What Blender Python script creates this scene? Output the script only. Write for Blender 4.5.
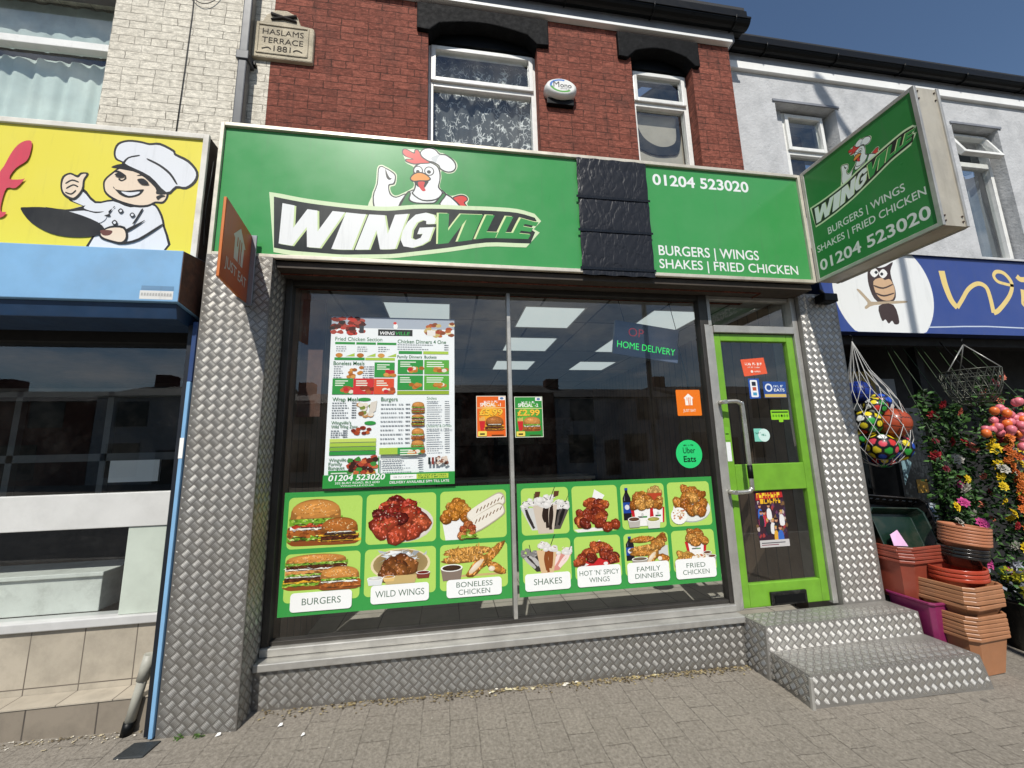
import bpy, bmesh, math, random
from math import sin, cos, pi, radians, floor, sqrt, atan2
from mathutils import Vector, Matrix
from mathutils.geometry import tessellate_polygon

sc = bpy.context.scene
for o in list(bpy.data.objects): bpy.data.objects.remove(o)
COL = sc.collection

# ------------------------------------------------------------------ camera
cam_d = bpy.data.cameras.new('camera'); cam = bpy.data.objects.new('camera', cam_d); COL.objects.link(cam)
cam_d.sensor_width = 36.0; cam_d.lens = 14.21; cam_d.clip_start = 0.05; cam_d.clip_end = 3000
rx, ry, rz = .1663, .0260, -.1603
_R = Matrix.Rotation(rz, 3, 'Z') @ Matrix.Rotation(rx, 3, 'X') @ Matrix.Rotation(ry, 3, 'Y')
_r, _f, _u = _R.col[0], _R.col[1], _R.col[2]
cam.matrix_world = Matrix(((_r[0], _u[0], -_f[0], 1.5487), (_r[1], _u[1], -_f[1], -2.7307), (_r[2], _u[2], -_f[2], 1.6079), (0, 0, 0, 1)))
sc.camera = cam

# ------------------------------------------------------------------ sky, sun, exposure
SUN_FROM = Vector((-.25, -1.0, 1.2)).normalized()          # direction towards the sun
ELEV = math.asin(SUN_FROM.z); AZ = atan2(SUN_FROM.x, SUN_FROM.y)   # clockwise from +Y
world = bpy.data.worlds.new('World'); sc.world = world; world.use_nodes = True
wn = world.node_tree; wn.nodes.clear()
def N(nt, typ, **kw):
    n = nt.nodes.new(typ)
    for k, v in kw.items():
        if k in n.inputs: n.inputs[k].default_value = v
        else: setattr(n, k, v)
    return n
sky = N(wn, 'ShaderNodeTexSky', sky_type='NISHITA'); sky.sun_disc = False
sky.sun_elevation = ELEV; sky.sun_rotation = AZ % (2*pi); sky.air_density = 1.15; sky.dust_density = .1; sky.ozone_density = 4.0
tc = N(wn, 'ShaderNodeTexCoord')
# broken cloud: streaky noise on the sky direction, thicker away from the street front
mp = N(wn, 'ShaderNodeMapping'); mp.inputs['Scale'].default_value = (2.2, 2.2, 5.5)
nz = N(wn, 'ShaderNodeTexNoise'); nz.inputs['Scale'].default_value = 1.7; nz.inputs['Detail'].default_value = 9; nz.inputs['Roughness'].default_value = .62
wn.links.new(tc.outputs['Generated'], mp.inputs['Vector']); wn.links.new(mp.outputs['Vector'], nz.inputs['Vector'])
cr = N(wn, 'ShaderNodeMapRange'); cr.inputs['From Min'].default_value = .46; cr.inputs['From Max'].default_value = .70
wn.links.new(nz.outputs['Fac'], cr.inputs['Value'])
sp = N(wn, 'ShaderNodeSeparateXYZ'); wn.links.new(tc.outputs['Generated'], sp.inputs['Vector'])
fade = N(wn, 'ShaderNodeMapRange'); fade.inputs['From Min'].default_value = .15; fade.inputs['From Max'].default_value = -.35
fade.inputs['To Min'].default_value = .0; fade.inputs['To Max'].default_value = 1.0
wn.links.new(sp.outputs['Y'], fade.inputs['Value'])
mul = N(wn, 'ShaderNodeMath', operation='MULTIPLY'); wn.links.new(cr.outputs[0], mul.inputs[0]); wn.links.new(fade.outputs[0], mul.inputs[1])
mixc = N(wn, 'ShaderNodeMixRGB'); wn.links.new(mul.outputs[0], mixc.inputs['Fac'])
wn.links.new(sky.outputs[0], mixc.inputs['Color1']); mixc.inputs['Color2'].default_value = (11.0, 11.2, 11.6, 1)
bg = N(wn, 'ShaderNodeBackground'); bg.inputs['Strength'].default_value = .088
wo = N(wn, 'ShaderNodeOutputWorld'); wn.links.new(mixc.outputs[0], bg.inputs['Color']); wn.links.new(bg.outputs[0], wo.inputs['Surface'])
sun_d = bpy.data.lights.new('sun', 'SUN'); sun_d.energy = 4.6; sun_d.angle = radians(.53); sun_d.color = (1, .955, .88)
sun = bpy.data.objects.new('sun', sun_d); COL.objects.link(sun)
sun.rotation_euler = SUN_FROM.to_track_quat('Z', 'Y').to_euler(); sun.location = (-6, -20, 25)
sc.view_settings.view_transform = 'Standard'; sc.view_settings.look = 'None'
sc.view_settings.exposure = 0.06; sc.view_settings.gamma = 1; sc.view_settings.use_curve_mapping = False
sc.render.engine = 'CYCLES'
sc.cycles.max_bounces = 8; sc.cycles.transparent_max_bounces = 16

# ------------------------------------------------------------------ colour + material helpers
def lin(c):
    if isinstance(c, str):
        c = c.lstrip('#'); c = [int(c[i:i+2], 16)/255 for i in (0, 2, 4)]
    return tuple((x/12.92 if x <= .04045 else ((x+.055)/1.055)**2.4) for x in c[:3])
def nmat(name):
    m = bpy.data.materials.new(name); m.use_nodes = True; nt = m.node_tree; nt.nodes.clear()
    out = N(nt, 'ShaderNodeOutputMaterial'); b = N(nt, 'ShaderNodeBsdfPrincipled'); nt.links.new(b.outputs[0], out.inputs['Surface'])
    return m, nt, b
def bump(nt, b, src, strength, dist, normal=None):
    n = N(nt, 'ShaderNodeBump'); n.inputs['Strength'].default_value = strength; n.inputs['Distance'].default_value = dist
    nt.links.new(src, n.inputs['Height'])
    if normal: nt.links.new(normal, n.inputs['Normal'])
    nt.links.new(n.outputs['Normal'], b.inputs['Normal']); return n.outputs['Normal']
def coords(nt, kind='Object', scale=None):
    t = N(nt, 'ShaderNodeTexCoord'); o = t.outputs[kind]
    if scale:
        m = N(nt, 'ShaderNodeMapping'); m.inputs['Scale'].default_value = scale; nt.links.new(o, m.inputs['Vector']); o = m.outputs['Vector']
    return o
def noise(nt, vec, scale, detail=4, rough=.55):
    n = N(nt, 'ShaderNodeTexNoise'); n.inputs['Scale'].default_value = scale; n.inputs['Detail'].default_value = detail; n.inputs['Roughness'].default_value = rough
    nt.links.new(vec, n.inputs['Vector']); return n.outputs['Fac']
def ramp(nt, src, lo, hi, a=0., b=1.):
    n = N(nt, 'ShaderNodeMapRange'); n.inputs['From Min'].default_value = lo; n.inputs['From Max'].default_value = hi
    n.inputs['To Min'].default_value = a; n.inputs['To Max'].default_value = b; nt.links.new(src, n.inputs['Value']); return n.outputs[0]
def mixrgb(nt, fac, a, b, mode='MIX'):
    n = N(nt, 'ShaderNodeMixRGB', blend_type=mode)
    for s, i in ((fac, 'Fac'), (a, 'Color1'), (b, 'Color2')):
        if isinstance(s, (int, float)): n.inputs[i].default_value = s
        elif isinstance(s, tuple): n.inputs[i].default_value = (*s[:3], 1)
        else: nt.links.new(s, n.inputs[i])
    return n.outputs[0]
def mth(nt, op, a, b=None, c=None):
    n = N(nt, 'ShaderNodeMath', operation=op)
    for k, s in enumerate((a, b, c)):
        if s is None: continue
        if isinstance(s, (int, float)): n.inputs[k].default_value = s
        else: nt.links.new(s, n.inputs[k])
    return n.outputs[0]
MATS = {}
def M(name, col=None, rough=.5, metal=0., var=.12, vscale=6., bmp=.0, bscale=60., spec=.5, dirt=0., dirtcol=(.06, .055, .045), coat=0., streak=None):
    if name in MATS: return MATS[name]
    m, nt, b = nmat(name); c = lin(col) if isinstance(col, str) else col
    v = coords(nt)
    base = c
    if var:
        f = noise(nt, v, vscale, 6, .6)
        f2 = ramp(nt, f, .3, .7)
        base = mixrgb(nt, f2, tuple(x*(1-var) for x in c), tuple(min(1, x*(1+var)) for x in c))
    if dirt:
        d = noise(nt, coords(nt, 'Object', streak) if streak else v, vscale*.7, 8, .7)
        base = mixrgb(nt, ramp(nt, d, .48, .78, 0, dirt), base, dirtcol)
    if isinstance(base, tuple): b.inputs['Base Color'].default_value = (*base, 1)
    else: nt.links.new(base, b.inputs['Base Color'])
    rf = noise(nt, v, vscale*2.3, 4); nt.links.new(ramp(nt, rf, .3, .7, max(.02, rough-.07), min(1, rough+.07)), b.inputs['Roughness'])
    b.inputs['Metallic'].default_value = metal; b.inputs['Specular IOR Level'].default_value = spec
    if coat: b.inputs['Coat Weight'].default_value = coat; b.inputs['Coat Roughness'].default_value = .12
    if bmp: bump(nt, b, noise(nt, v, bscale, 5, .6), bmp, .01)
    MATS[name] = m; return m
def uvsplit(nt):
    u = N(nt, 'ShaderNodeUVMap'); s = N(nt, 'ShaderNodeSeparateXYZ'); nt.links.new(u.outputs[0], s.inputs[0]); return u.outputs[0], s.outputs[0], s.outputs[1]

def mat_brick(name, c1, c2, joint, painted=False, grime=.5, grimecol=(.03, .027, .025), bw=.207, bh=.0655, ms=.0042, jmax=.9):
    m, nt, b = nmat(name); uv, U, V = uvsplit(nt)
    wob = N(nt, 'ShaderNodeTexNoise'); wob.inputs['Scale'].default_value = 13; wob.inputs['Detail'].default_value = 3; nt.links.new(uv, wob.inputs['Vector'])
    wv = N(nt, 'ShaderNodeVectorMath', operation='MULTIPLY_ADD'); nt.links.new(wob.outputs['Color'], wv.inputs[0]); wv.inputs[1].default_value = (.022, .013, 0); nt.links.new(uv, wv.inputs[2])
    br = N(nt, 'ShaderNodeTexBrick'); br.offset = .5; br.squash = .5; br.squash_frequency = 5
    mid_ = tuple((x+y)/2 for x, y in zip(c1, c2))
    br.inputs['Scale'].default_value = 1; br.inputs['Brick Width'].default_value = bw; br.inputs['Row Height'].default_value = bh
    br.inputs['Mortar Size'].default_value = ms; br.inputs['Mortar Smooth'].default_value = .4; br.inputs['Bias'].default_value = 0
    br.inputs['Color1'].default_value = (*c1, 1); br.inputs['Color2'].default_value = (*c2, 1); br.inputs['Mortar'].default_value = (*mid_, 1)
    nt.links.new(wv.outputs[0], br.inputs['Vector'])
    st = N(nt, 'ShaderNodeVectorMath', operation='MULTIPLY'); nt.links.new(uv, st.inputs[0]); st.inputs[1].default_value = (1, 2.2, 1)
    fine = noise(nt, uv, 90, 6, .7); blot = noise(nt, st.outputs[0], 17, 6, .72); blot2 = noise(nt, st.outputs[0], 29, 5, .7); big = noise(nt, uv, 2.1, 9, .72)
    col = mixrgb(nt, ramp(nt, blot, .40, .60, 0, .85), br.outputs['Color'], tuple(x*.55 for x in c1))
    col = mixrgb(nt, ramp(nt, blot2, .50, .64, 0, .7), col, tuple(min(1, x*1.18) for x in c2))
    col = mixrgb(nt, ramp(nt, fine, .46, .62, 0, .5), col, tuple(x*.6 for x in c1))
    col = mixrgb(nt, ramp(nt, big, .50, .72, 0, grime), col, grimecol)
    sk = N(nt, 'ShaderNodeVectorMath', operation='MULTIPLY'); nt.links.new(uv, sk.inputs[0]); sk.inputs[1].default_value = (5.5, .7, 1)
    col = mixrgb(nt, ramp(nt, noise(nt, sk.outputs[0], 1.6, 7, .7), .54, .70, 0, grime*.8), col, tuple(x*.8 for x in grimecol))
    jm = mth(nt, 'MULTIPLY', br.outputs['Fac'], ramp(nt, noise(nt, uv, 6, 6, .75), .34, .60, .15, jmax))
    col = mixrgb(nt, jm, col, joint)
    nt.links.new(col, b.inputs['Base Color']); b.inputs['Roughness'].default_value = .9 if not painted else .75
    b.inputs['Specular IOR Level'].default_value = .2
    h = mth(nt, 'SUBTRACT', mth(nt, 'ADD', mth(nt, 'MULTIPLY', fine, .25), mth(nt, 'MULTIPLY', blot, .5)), jm)
    bump(nt, b, h, .8, .006)
    MATS[name] = m; return m

def mat_tread(name, col, rough, metal=.85, dirt=.5):
    m, nt, b = nmat(name); v = coords(nt); n1 = noise(nt, v, 5, 8, .7); n2 = noise(nt, v, 90, 4)
    c = mixrgb(nt, ramp(nt, n1, .42, .8, 0, dirt), col, (.13, .112, .09))
    nt.links.new(c, b.inputs['Base Color']); b.inputs['Metallic'].default_value = metal
    nt.links.new(ramp(nt, n1, .3, .7, rough-.05, rough+.1), b.inputs['Roughness']); bump(nt, b, n2, .12, .002)
    MATS[name] = m; return m
def tread_bars(m, O, U, V, poly, mi=1, pitch=.060, hgt=.0030):
    """raised five-bar pattern of a tread plate on the plane O + U a + V b, inside the outline poly [(a, b)]"""
    O, U, V = Vector(O), Vector(U).normalized(), Vector(V).normalized(); Nn = U.cross(V); h = pitch/2
    def inside(a, b):
        r = False; j = len(poly)-1
        for i in range(len(poly)):
            (x1, y1), (x2, y2) = poly[i], poly[j]
            if (y1 > b) != (y2 > b) and a < (x2-x1)*(b-y1)/(y2-y1)+x1: r = not r
            j = i
        return r
    a0, a1 = min(p[0] for p in poly), max(p[0] for p in poly); b0, b1 = min(p[1] for p in poly), max(p[1] for p in poly)
    L, W = pitch*.305, pitch*.052
    for i in range(int(floor(a0/h))-1, int(a1/h)+2):
        for j in range(int(floor(b0/h))-1, int(b1/h)+2):
            if (i+j) % 2: continue
            sg = 1 if i % 2 else -1
            d = Vector((1, sg))/sqrt(2); e = Vector((-sg, 1))/sqrt(2)
            for k in range(-2, 3):
                c = Vector((i*h, j*h))+e*(k*pitch*.132)
                if not inside(c.x, c.y): continue
                l = next((q for q in (L, L*.7, L*.45) if inside(*(c+d*q*.95)) and inside(*(c-d*q*.95))), 0)
                if not l: continue
                P = []
                for (x, y, z) in ((-l, 0, 0), (-l*.5, -W, 0), (l*.5, -W, 0), (l, 0, 0), (l*.5, W, 0), (-l*.5, W, 0), (-l*.6, 0, hgt*.92), (0, 0, hgt), (l*.6, 0, hgt*.92)):
                    q = c+d*x+e*y; P.append(O+U*q.x+V*q.y+Nn*z)
                m.mesh(P, [(0, 1, 6), (1, 2, 7), (1, 7, 6), (2, 8, 7), (2, 3, 8), (3, 4, 8), (4, 7, 8), (4, 5, 7), (5, 6, 7), (5, 0, 6)], mi, True)

def mat_glass(name, tint=(.93, .96, .95), ior=1.5, dust=.03):
    """thin pane: fresnel reflection over straight transmission"""
    m = bpy.data.materials.new(name); m.use_nodes = True; nt = m.node_tree; nt.nodes.clear()
    out = N(nt, 'ShaderNodeOutputMaterial'); fr = N(nt, 'ShaderNodeFresnel'); ge = N(nt, 'ShaderNodeNewGeometry'); nt.links.new(ramp(nt, ge.outputs['Backfacing'], 0, 1, ior, 1/ior), fr.inputs['IOR'])
    tr = N(nt, 'ShaderNodeBsdfTransparent'); tr.inputs['Color'].default_value = (*tint, 1)
    gl = N(nt, 'ShaderNodeBsdfGlossy'); gl.inputs['Roughness'].default_value = .004; gl.inputs['Color'].default_value = (1, 1, 1, 1)
    v = coords(nt); bp_ = N(nt, 'ShaderNodeBump'); bp_.inputs['Strength'].default_value = .05; bp_.inputs['Distance'].default_value = .01
    nt.links.new(noise(nt, v, 1.1, 2), bp_.inputs['Height']); nt.links.new(bp_.outputs[0], gl.inputs['Normal'])
    mx = N(nt, 'ShaderNodeMixShader'); f2 = mth(nt, 'MULTIPLY', fr.outputs[0], 2.0)
    nt.links.new(f2, mx.inputs[0]); nt.links.new(tr.outputs[0], mx.inputs[1]); nt.links.new(gl.outputs[0], mx.inputs[2])
    df = N(nt, 'ShaderNodeBsdfDiffuse'); df.inputs['Color'].default_value = (.45, .43, .4, 1)
    mx2 = N(nt, 'ShaderNodeMixShader'); nt.links.new(ramp(nt, noise(nt, v, 5, 8, .75), .45, .85, 0, dust), mx2.inputs[0])
    nt.links.new(mx.outputs[0], mx2.inputs[1]); nt.links.new(df.outputs[0], mx2.inputs[2]); nt.links.new(mx2.outputs[0], out.inputs['Surface'])
    MATS[name] = m; return m

def mat_print(name, rough=.35, coat=.0, emit=0, spec=.28, gain=.86, wash=.0):
    """printed artwork: the inks are a colour attribute of the mesh"""
    m, nt, b = nmat(name); a = N(nt, 'ShaderNodeAttribute'); a.attribute_name = 'ink'
    v = coords(nt); n = noise(nt, v, 3.2, 6, .6)
    c = mixrgb(nt, 1., a.outputs['Color'], (gain, gain, gain), 'MULTIPLY')
    c = mixrgb(nt, ramp(nt, n, .4, .75, wash*.3, wash), c, (.55, .55, .5))
    if wash: c = mixrgb(nt, ramp(nt, noise(nt, coords(nt, 'Object', (9, 9, .8)), 2.2, 6, .7), .54, .74, 0, wash*3.2), c, (.10, .11, .09))
    nt.links.new(c, b.inputs['Base Color']); b.inputs['Specular IOR Level'].default_value = spec
    nt.links.new(ramp(nt, n, .3, .7, rough-.05, rough+.06), b.inputs['Roughness'])
    if coat: b.inputs['Coat Weight'].default_value = coat; b.inputs['Coat Roughness'].default_value = .15
    if emit: nt.links.new(a.outputs['Color'], b.inputs['Emission Color']); b.inputs['Emission Strength'].default_value = emit
    MATS[name] = m; return m

# ------------------------------------------------------------------ mesh builder
class MB:
    def __init__(s): s.v = []; s.f = []; s.mi = []; s.sm = []
    def face(s, pts, m=0, smooth=False):
        i = len(s.v); s.v += [tuple(p) for p in pts]; s.f.append(tuple(range(i, i+len(pts)))); s.mi.append(m); s.sm.append(smooth)
    def mesh(s, vs, fs, m=0, smooth=False):
        i = len(s.v); s.v += [tuple(p) for p in vs]
        for f in fs: s.f.append(tuple(i+k for k in f)); s.mi.append(m); s.sm.append(smooth)
    def box(s, x0, x1, y0, y1, z0, z1, m=0, skip=''):
        if x0 > x1: x0, x1 = x1, x0
        if y0 > y1: y0, y1 = y1, y0
        if z0 > z1: z0, z1 = z1, z0
        v = [(x0,y0,z0),(x1,y0,z0),(x1,y1,z0),(x0,y1,z0),(x0,y0,z1),(x1,y0,z1),(x1,y1,z1),(x0,y1,z1)]
        F = {'b':(0,3,2,1),'t':(4,5,6,7),'f':(0,1,5,4),'k':(2,3,7,6),'l':(3,0,4,7),'r':(1,2,6,5)}
        s.mesh(v, [F[k] for k in F if k not in skip], m)
    def hexa(s, v, m=0):
        s.mesh(v, [(0,3,2,1),(4,5,6,7),(0,1,5,4),(2,3,7,6),(3,0,4,7),(1,2,6,5)], m)
    def prism(s, poly, y0, y1, m=0, axis='y'):
        """poly (a,b) outline extruded; axis y: (x,z); axis z: (x,y); axis x: (y,z)"""
        def P(a, b, t): return (a, t, b) if axis == 'y' else ((a, b, t) if axis == 'z' else (t, a, b))
        n = len(poly); A = [P(a, b, y0) for a, b in poly]; B = [P(a, b, y1) for a, b in poly]
        tris = tessellate_polygon([[Vector(p) for p in A]])
        fs = [tuple(t) for t in tris] + [tuple(n+k for k in reversed(t)) for t in tris] + [(k, (k+1) % n, n+(k+1) % n, n+k) for k in range(n)]
        s.mesh(A+B, fs, m)
    def tube(s, pts, r, n=8, m=0, cap=True, smooth=True):
        pts = [Vector(p) for p in pts]; rings = []; L = len(pts); rr = r if isinstance(r, (list, tuple)) else [r]*L
        d0 = (pts[1]-pts[0]).normalized(); up = Vector((0,0,1)) if abs(d0.z) < .9 else Vector((1,0,0))
        a = d0.cross(up).normalized()
        vs = []
        for i, p in enumerate(pts):
            d = (pts[min(i+1, L-1)]-pts[max(i-1, 0)]).normalized()
            a = (a-d*a.dot(d)).normalized(); b = d.cross(a)
            vs += [p+(a*cos(2*pi*k/n)+b*sin(2*pi*k/n))*rr[i] for k in range(n)]
        fs = [(i*n+k, i*n+(k+1) % n, (i+1)*n+(k+1) % n, (i+1)*n+k) for i in range(L-1) for k in range(n)]
        s.mesh(vs, fs, m, smooth)
        if cap: s.face(vs[:n][::-1], m); s.face(vs[-n:], m)
    def lathe(s, prof, n=24, c=(0,0,0), m=0, smooth=True, cap=True):
        vs = [(c[0]+r*cos(2*pi*k/n), c[1]+r*sin(2*pi*k/n), c[2]+z) for r, z in prof for k in range(n)]
        fs = [(i*n+k, i*n+(k+1) % n, (i+1)*n+(k+1) % n, (i+1)*n+k) for i in range(len(prof)-1) for k in range(n)]
        s.mesh(vs, fs, m, smooth)
        if cap: s.face(vs[:n][::-1], m); s.face(vs[-n:], m)
    def loft(s, rings, m=0, smooth=False, cap=(True, True)):
        n = len(rings[0]); vs = [p for r in rings for p in r]
        fs = [(i*n+k, i*n+(k+1) % n, (i+1)*n+(k+1) % n, (i+1)*n+k) for i in range(len(rings)-1) for k in range(n)]
        s.mesh(vs, fs, m, smooth)
        if cap[0]: s.face(rings[0][::-1], m)
        if cap[1]: s.face(rings[-1], m)
    def build(s, name, mats, parent=None, bevel=0, label=None, seg=2):
        me = bpy.data.meshes.new(name); me.from_pydata(s.v, [], s.f)
        for m in (mats if isinstance(mats, (list, tuple)) else [mats]): me.materials.append(m)
        me.polygons.foreach_set('material_index', s.mi); me.polygons.foreach_set('use_smooth', s.sm)
        bm = bmesh.new(); bm.from_mesh(me); bmesh.ops.remove_doubles(bm, verts=bm.verts, dist=1e-5); bmesh.ops.recalc_face_normals(bm, faces=bm.faces) if bevel else None
        uvl = bm.loops.layers.uv.new('UVMap')
        for f in bm.faces:
            n = f.normal; ax, ay, az = abs(n.x), abs(n.y), abs(n.z)
            for l in f.loops:
                p = l.vert.co
                l[uvl].uv = (p.y, p.z) if ax >= ay and ax >= az else ((p.x, p.z) if ay >= az else (p.x, p.y))
        bm.to_mesh(me); bm.free()
        o = bpy.data.objects.new(name, me); COL.objects.link(o)
        if parent: adopt(o, parent)
        if bevel:
            b = o.modifiers.new('edge', 'BEVEL'); b.width = bevel; b.segments = seg; b.limit_method = 'ANGLE'; b.angle_limit = radians(40); b.harden_normals = False
        if label: o['label'] = label
        return o
def adopt(o, parent):
    o.parent = parent; o.matrix_parent_inverse = parent_world(parent).inverted()
def parent_world(p):
    m = p.matrix_basis.copy()
    while p.parent: m = p.parent.matrix_basis @ p.matrix_parent_inverse @ m; p = p.parent
    return m
def tag(o, label=None, cat=None, group=None, kind=None):
    if label: o['label'] = label
    if cat: o['category'] = cat
    if group: o['group'] = group
    if kind: o['kind'] = kind
    return o
def thing(name, label, cat, loc=(0,0,0), group=None):
    o = bpy.data.objects.new(name, None); COL.objects.link(o); o.location = loc; o.empty_display_size = .1
    return tag(o, label, cat, group)
def dup(root, loc, rot=None, label=None, group=None):
    """a copy of a thing, its parts and their sub-parts"""
    r = root.copy(); COL.objects.link(r); r.location = loc
    if rot is not None: r.rotation_euler = rot
    if label: r['label'] = label
    if group: r['group'] = group
    for ch in list(root.children):
        c = ch.copy(); COL.objects.link(c); c.parent = r
        for g in ch.children:
            d = g.copy(); COL.objects.link(d); d.parent = c
    return r

# ------------------------------------------------------------------ flat printed artwork
INK = {}
_glyphs = {}
def text_tris(s, size=1., align='LEFT', shear=0., bold=0., spacing=1.):
    key = (s, align, shear, bold, spacing)
    if key not in _glyphs:
        cu = bpy.data.curves.new('lettering', 'FONT'); cu.body = s; cu.size = 1; cu.align_x = align; cu.shear = shear; cu.offset = bold; cu.space_character = spacing
        cu.fill_mode = 'FRONT'; cu.resolution_u = 4
        ob = bpy.data.objects.new('lettering', cu); COL.objects.link(ob)
        dg = bpy.context.evaluated_depsgraph_get(); me = bpy.data.meshes.new_from_object(ob.evaluated_get(dg)); me.calc_loop_triangles()
        _glyphs[key] = ([(v.co.x, v.co.y) for v in me.vertices], [tuple(t.vertices) for t in me.loop_triangles])
        bpy.data.objects.remove(ob); bpy.data.curves.remove(cu); bpy.data.meshes.remove(me)
    vs, ts = _glyphs[key]
    return [(x*size, y*size) for x, y in vs], ts
def smooth_loop(pts, n=5):
    out = []; L = len(pts)
    for i in range(L):
        p0, p1, p2, p3 = pts[i-1], pts[i], pts[(i+1) % L], pts[(i+2) % L]
        for k in range(n):
            t = k/n; t2 = t*t; t3 = t2*t
            out.append(tuple(.5*(2*p1[a]+(p2[a]-p0[a])*t+(2*p0[a]-5*p1[a]+4*p2[a]-p3[a])*t2+(3*p1[a]-p0[a]-3*p2[a]+p3[a])*t3) for a in (0, 1)))
    return out
def smooth_line(pts, n=6):
    P = [pts[0]]+list(pts)+[pts[-1]]; out = []
    for i in range(1, len(P)-2):
        p0, p1, p2, p3 = P[i-1], P[i], P[i+1], P[i+2]
        for k in range(n):
            t = k/n; t2 = t*t; t3 = t2*t
            out.append(tuple(.5*(2*p1[a]+(p2[a]-p0[a])*t+(2*p0[a]-5*p1[a]+4*p2[a]-p3[a])*t2+(3*p1[a]-p0[a]-3*p2[a]+p3[a])*t3) for a in range(len(p1))))
    return out+[tuple(pts[-1])]
class Art:
    """coloured shapes laid on a plane: (u, v) metres from an origin, layered outwards by a hair"""
    def __init__(s, O=(0,0,0), U=(1,0,0), V=(0,0,1), step=.00003):
        s.O = Vector(O); s.U = Vector(U); s.V = Vector(V); s.Nn = s.U.cross(s.V).normalized(); s.v = []; s.f = []; s.c = []; s.L = 1.; s.step = step; s.tf = lambda u, v: (u, v); s.clip = None
    def up(s): s.L += 1
    def _p(s, u, v):
        if s.clip: u = min(max(u, s.clip[0]), s.clip[2]); v = min(max(v, s.clip[1]), s.clip[3])
        u, v = s.tf(u, v); return s.O+s.U*u+s.V*v+s.Nn*(s.L*s.step)
    def tris(s, pts, ts, col, lift=True):
        c = lin(col) if isinstance(col, str) else col
        i = len(s.v); s.v += [s._p(*p) for p in pts]; s.c += [c]*len(pts); s.f += [tuple(i+k for k in t) for t in ts]
        s.L += 1 if lift else .2
    def poly(s, pts, col, lift=True, smooth=0):
        if smooth: pts = smooth_loop(pts, smooth)
        ts = tessellate_polygon([[Vector((p[0], p[1], 0)) for p in pts]]); s.tris(pts, ts, col, lift)
    def rect(s, u0, v0, u1, v1, col, lift=True): s.tris([(u0,v0),(u1,v0),(u1,v1),(u0,v1)], [(0,1,2),(0,2,3)], col, lift)
    def rrect(s, u0, v0, u1, v1, r, col, lift=True):
        p = []
        for cx, cy, a in ((u1-r, v1-r, 0), (u0+r, v1-r, 90), (u0+r, v0+r, 180), (u1-r, v0+r, 270)):
            p += [(cx+r*cos(radians(a+k*18)), cy+r*sin(radians(a+k*18))) for k in range(6)]
        s.tris(p, [(0, k, k+1) for k in range(1, len(p)-1)], col, lift)
    def ell(s, u, v, ru, rv, col, col2=None, rot=0., n=18, hl=(-.25, .3), lift=True, wob=0., rng=None):
        """ellipse; with col2 the centre ink fades to it at the rim"""
        ca, sa = cos(rot), sin(rot); pts = []
        for k in range(n):
            a = 2*pi*k/n; w = 1+(rng.uniform(-wob, wob) if wob else 0); x, y = ru*cos(a)*w, rv*sin(a)*w
            pts.append((u+x*ca-y*sa, v+x*sa+y*ca))
        c1 = lin(col) if isinstance(col, str) else col; c2 = c1 if col2 is None else (lin(col2) if isinstance(col2, str) else col2)
        hx, hy = hl[0]*ru, hl[1]*rv
        i = len(s.v); s.v += [s._p(u+hx, v+hy)]+[s._p(*p) for p in pts]; s.c += [c1]+[c2]*n
        s.f += [(i, i+1+k, i+1+(k+1) % n) for k in range(n)]
        s.L += 1 if lift else .2
    def stroke(s, pts, w, col, smooth=0, lift=True, w1=None):
        if smooth: pts = smooth_line(pts, smooth)
        n = len(pts); vs = []
        for i, p in enumerate(pts):
            a, b = pts[max(i-1, 0)], pts[min(i+1, n-1)]; dx, dy = b[0]-a[0], b[1]-a[1]; l = math.hypot(dx, dy) or 1
            ww = (w if w1 is None else w+(w1-w)*i/(n-1))/2
            vs += [(p[0]-dy/l*ww, p[1]+dx/l*ww), (p[0]+dy/l*ww, p[1]-dx/l*ww)]
        s.tris(vs, [t for i in range(n-1) for t in ((2*i, 2*i+1, 2*i+3), (2*i, 2*i+3, 2*i+2))], col, lift)
    def text(s, t, u, v, size, col, align='LEFT', shear=0., bold=0., width=None, lift=True, spacing=1., vs=1.):
        pts, ts = text_tris(t, size, align, shear, bold, spacing)
        if width:
            w = max(p[0] for p in pts)-min(p[0] for p in pts); k = width/w; x0 = min(p[0] for p in pts) if align == 'LEFT' else 0; pts = [((p[0]-x0)*k, p[1]) for p in pts]
        s.tris([(u+x, v+y*vs) for x, y in pts], ts, col, lift)
    def scrawl(s, u0, u1, v, h, col, seed=1, word=4):
        """a line of print too small to read: uneven upright strokes in word groups"""
        r = random.Random(seed); u = u0; k = 0
        while u < u1:
            w = h*r.uniform(.35, .75); w = min(w, u1-u)
            s.rect(u, v, u+w*.28, v+h, col, False); s.rect(u+w*.28, v+h*r.choice((0, .42, .78)), u+w, v+h*r.choice((.2, .62, 1)), col, False)
            u += w+h*.16; k += 1
            if k % word == 0: u += h*.5; word = r.randint(3, 6)
        s.up()
    def build(s, name, mat, parent=None, label=None):
        me = bpy.data.meshes.new(name); me.from_pydata([tuple(p) for p in s.v], [], s.f); me.materials.append(mat)
        a = me.color_attributes.new('ink', 'FLOAT_COLOR', 'POINT')
        a.data.foreach_set('color', [x for c in s.c for x in (*c[:3], 1.)])
        bm = bmesh.new(); bm.from_mesh(me)
        for f in bm.faces:
            f.normal_update()
            if f.normal.dot(s.Nn) < 0: f.normal_flip()
        bm.to_mesh(me); bm.free()
        o = bpy.data.objects.new(name, me); COL.objects.link(o)
        if parent: adopt(o, parent)
        if label: o['label'] = label
        return o

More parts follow.
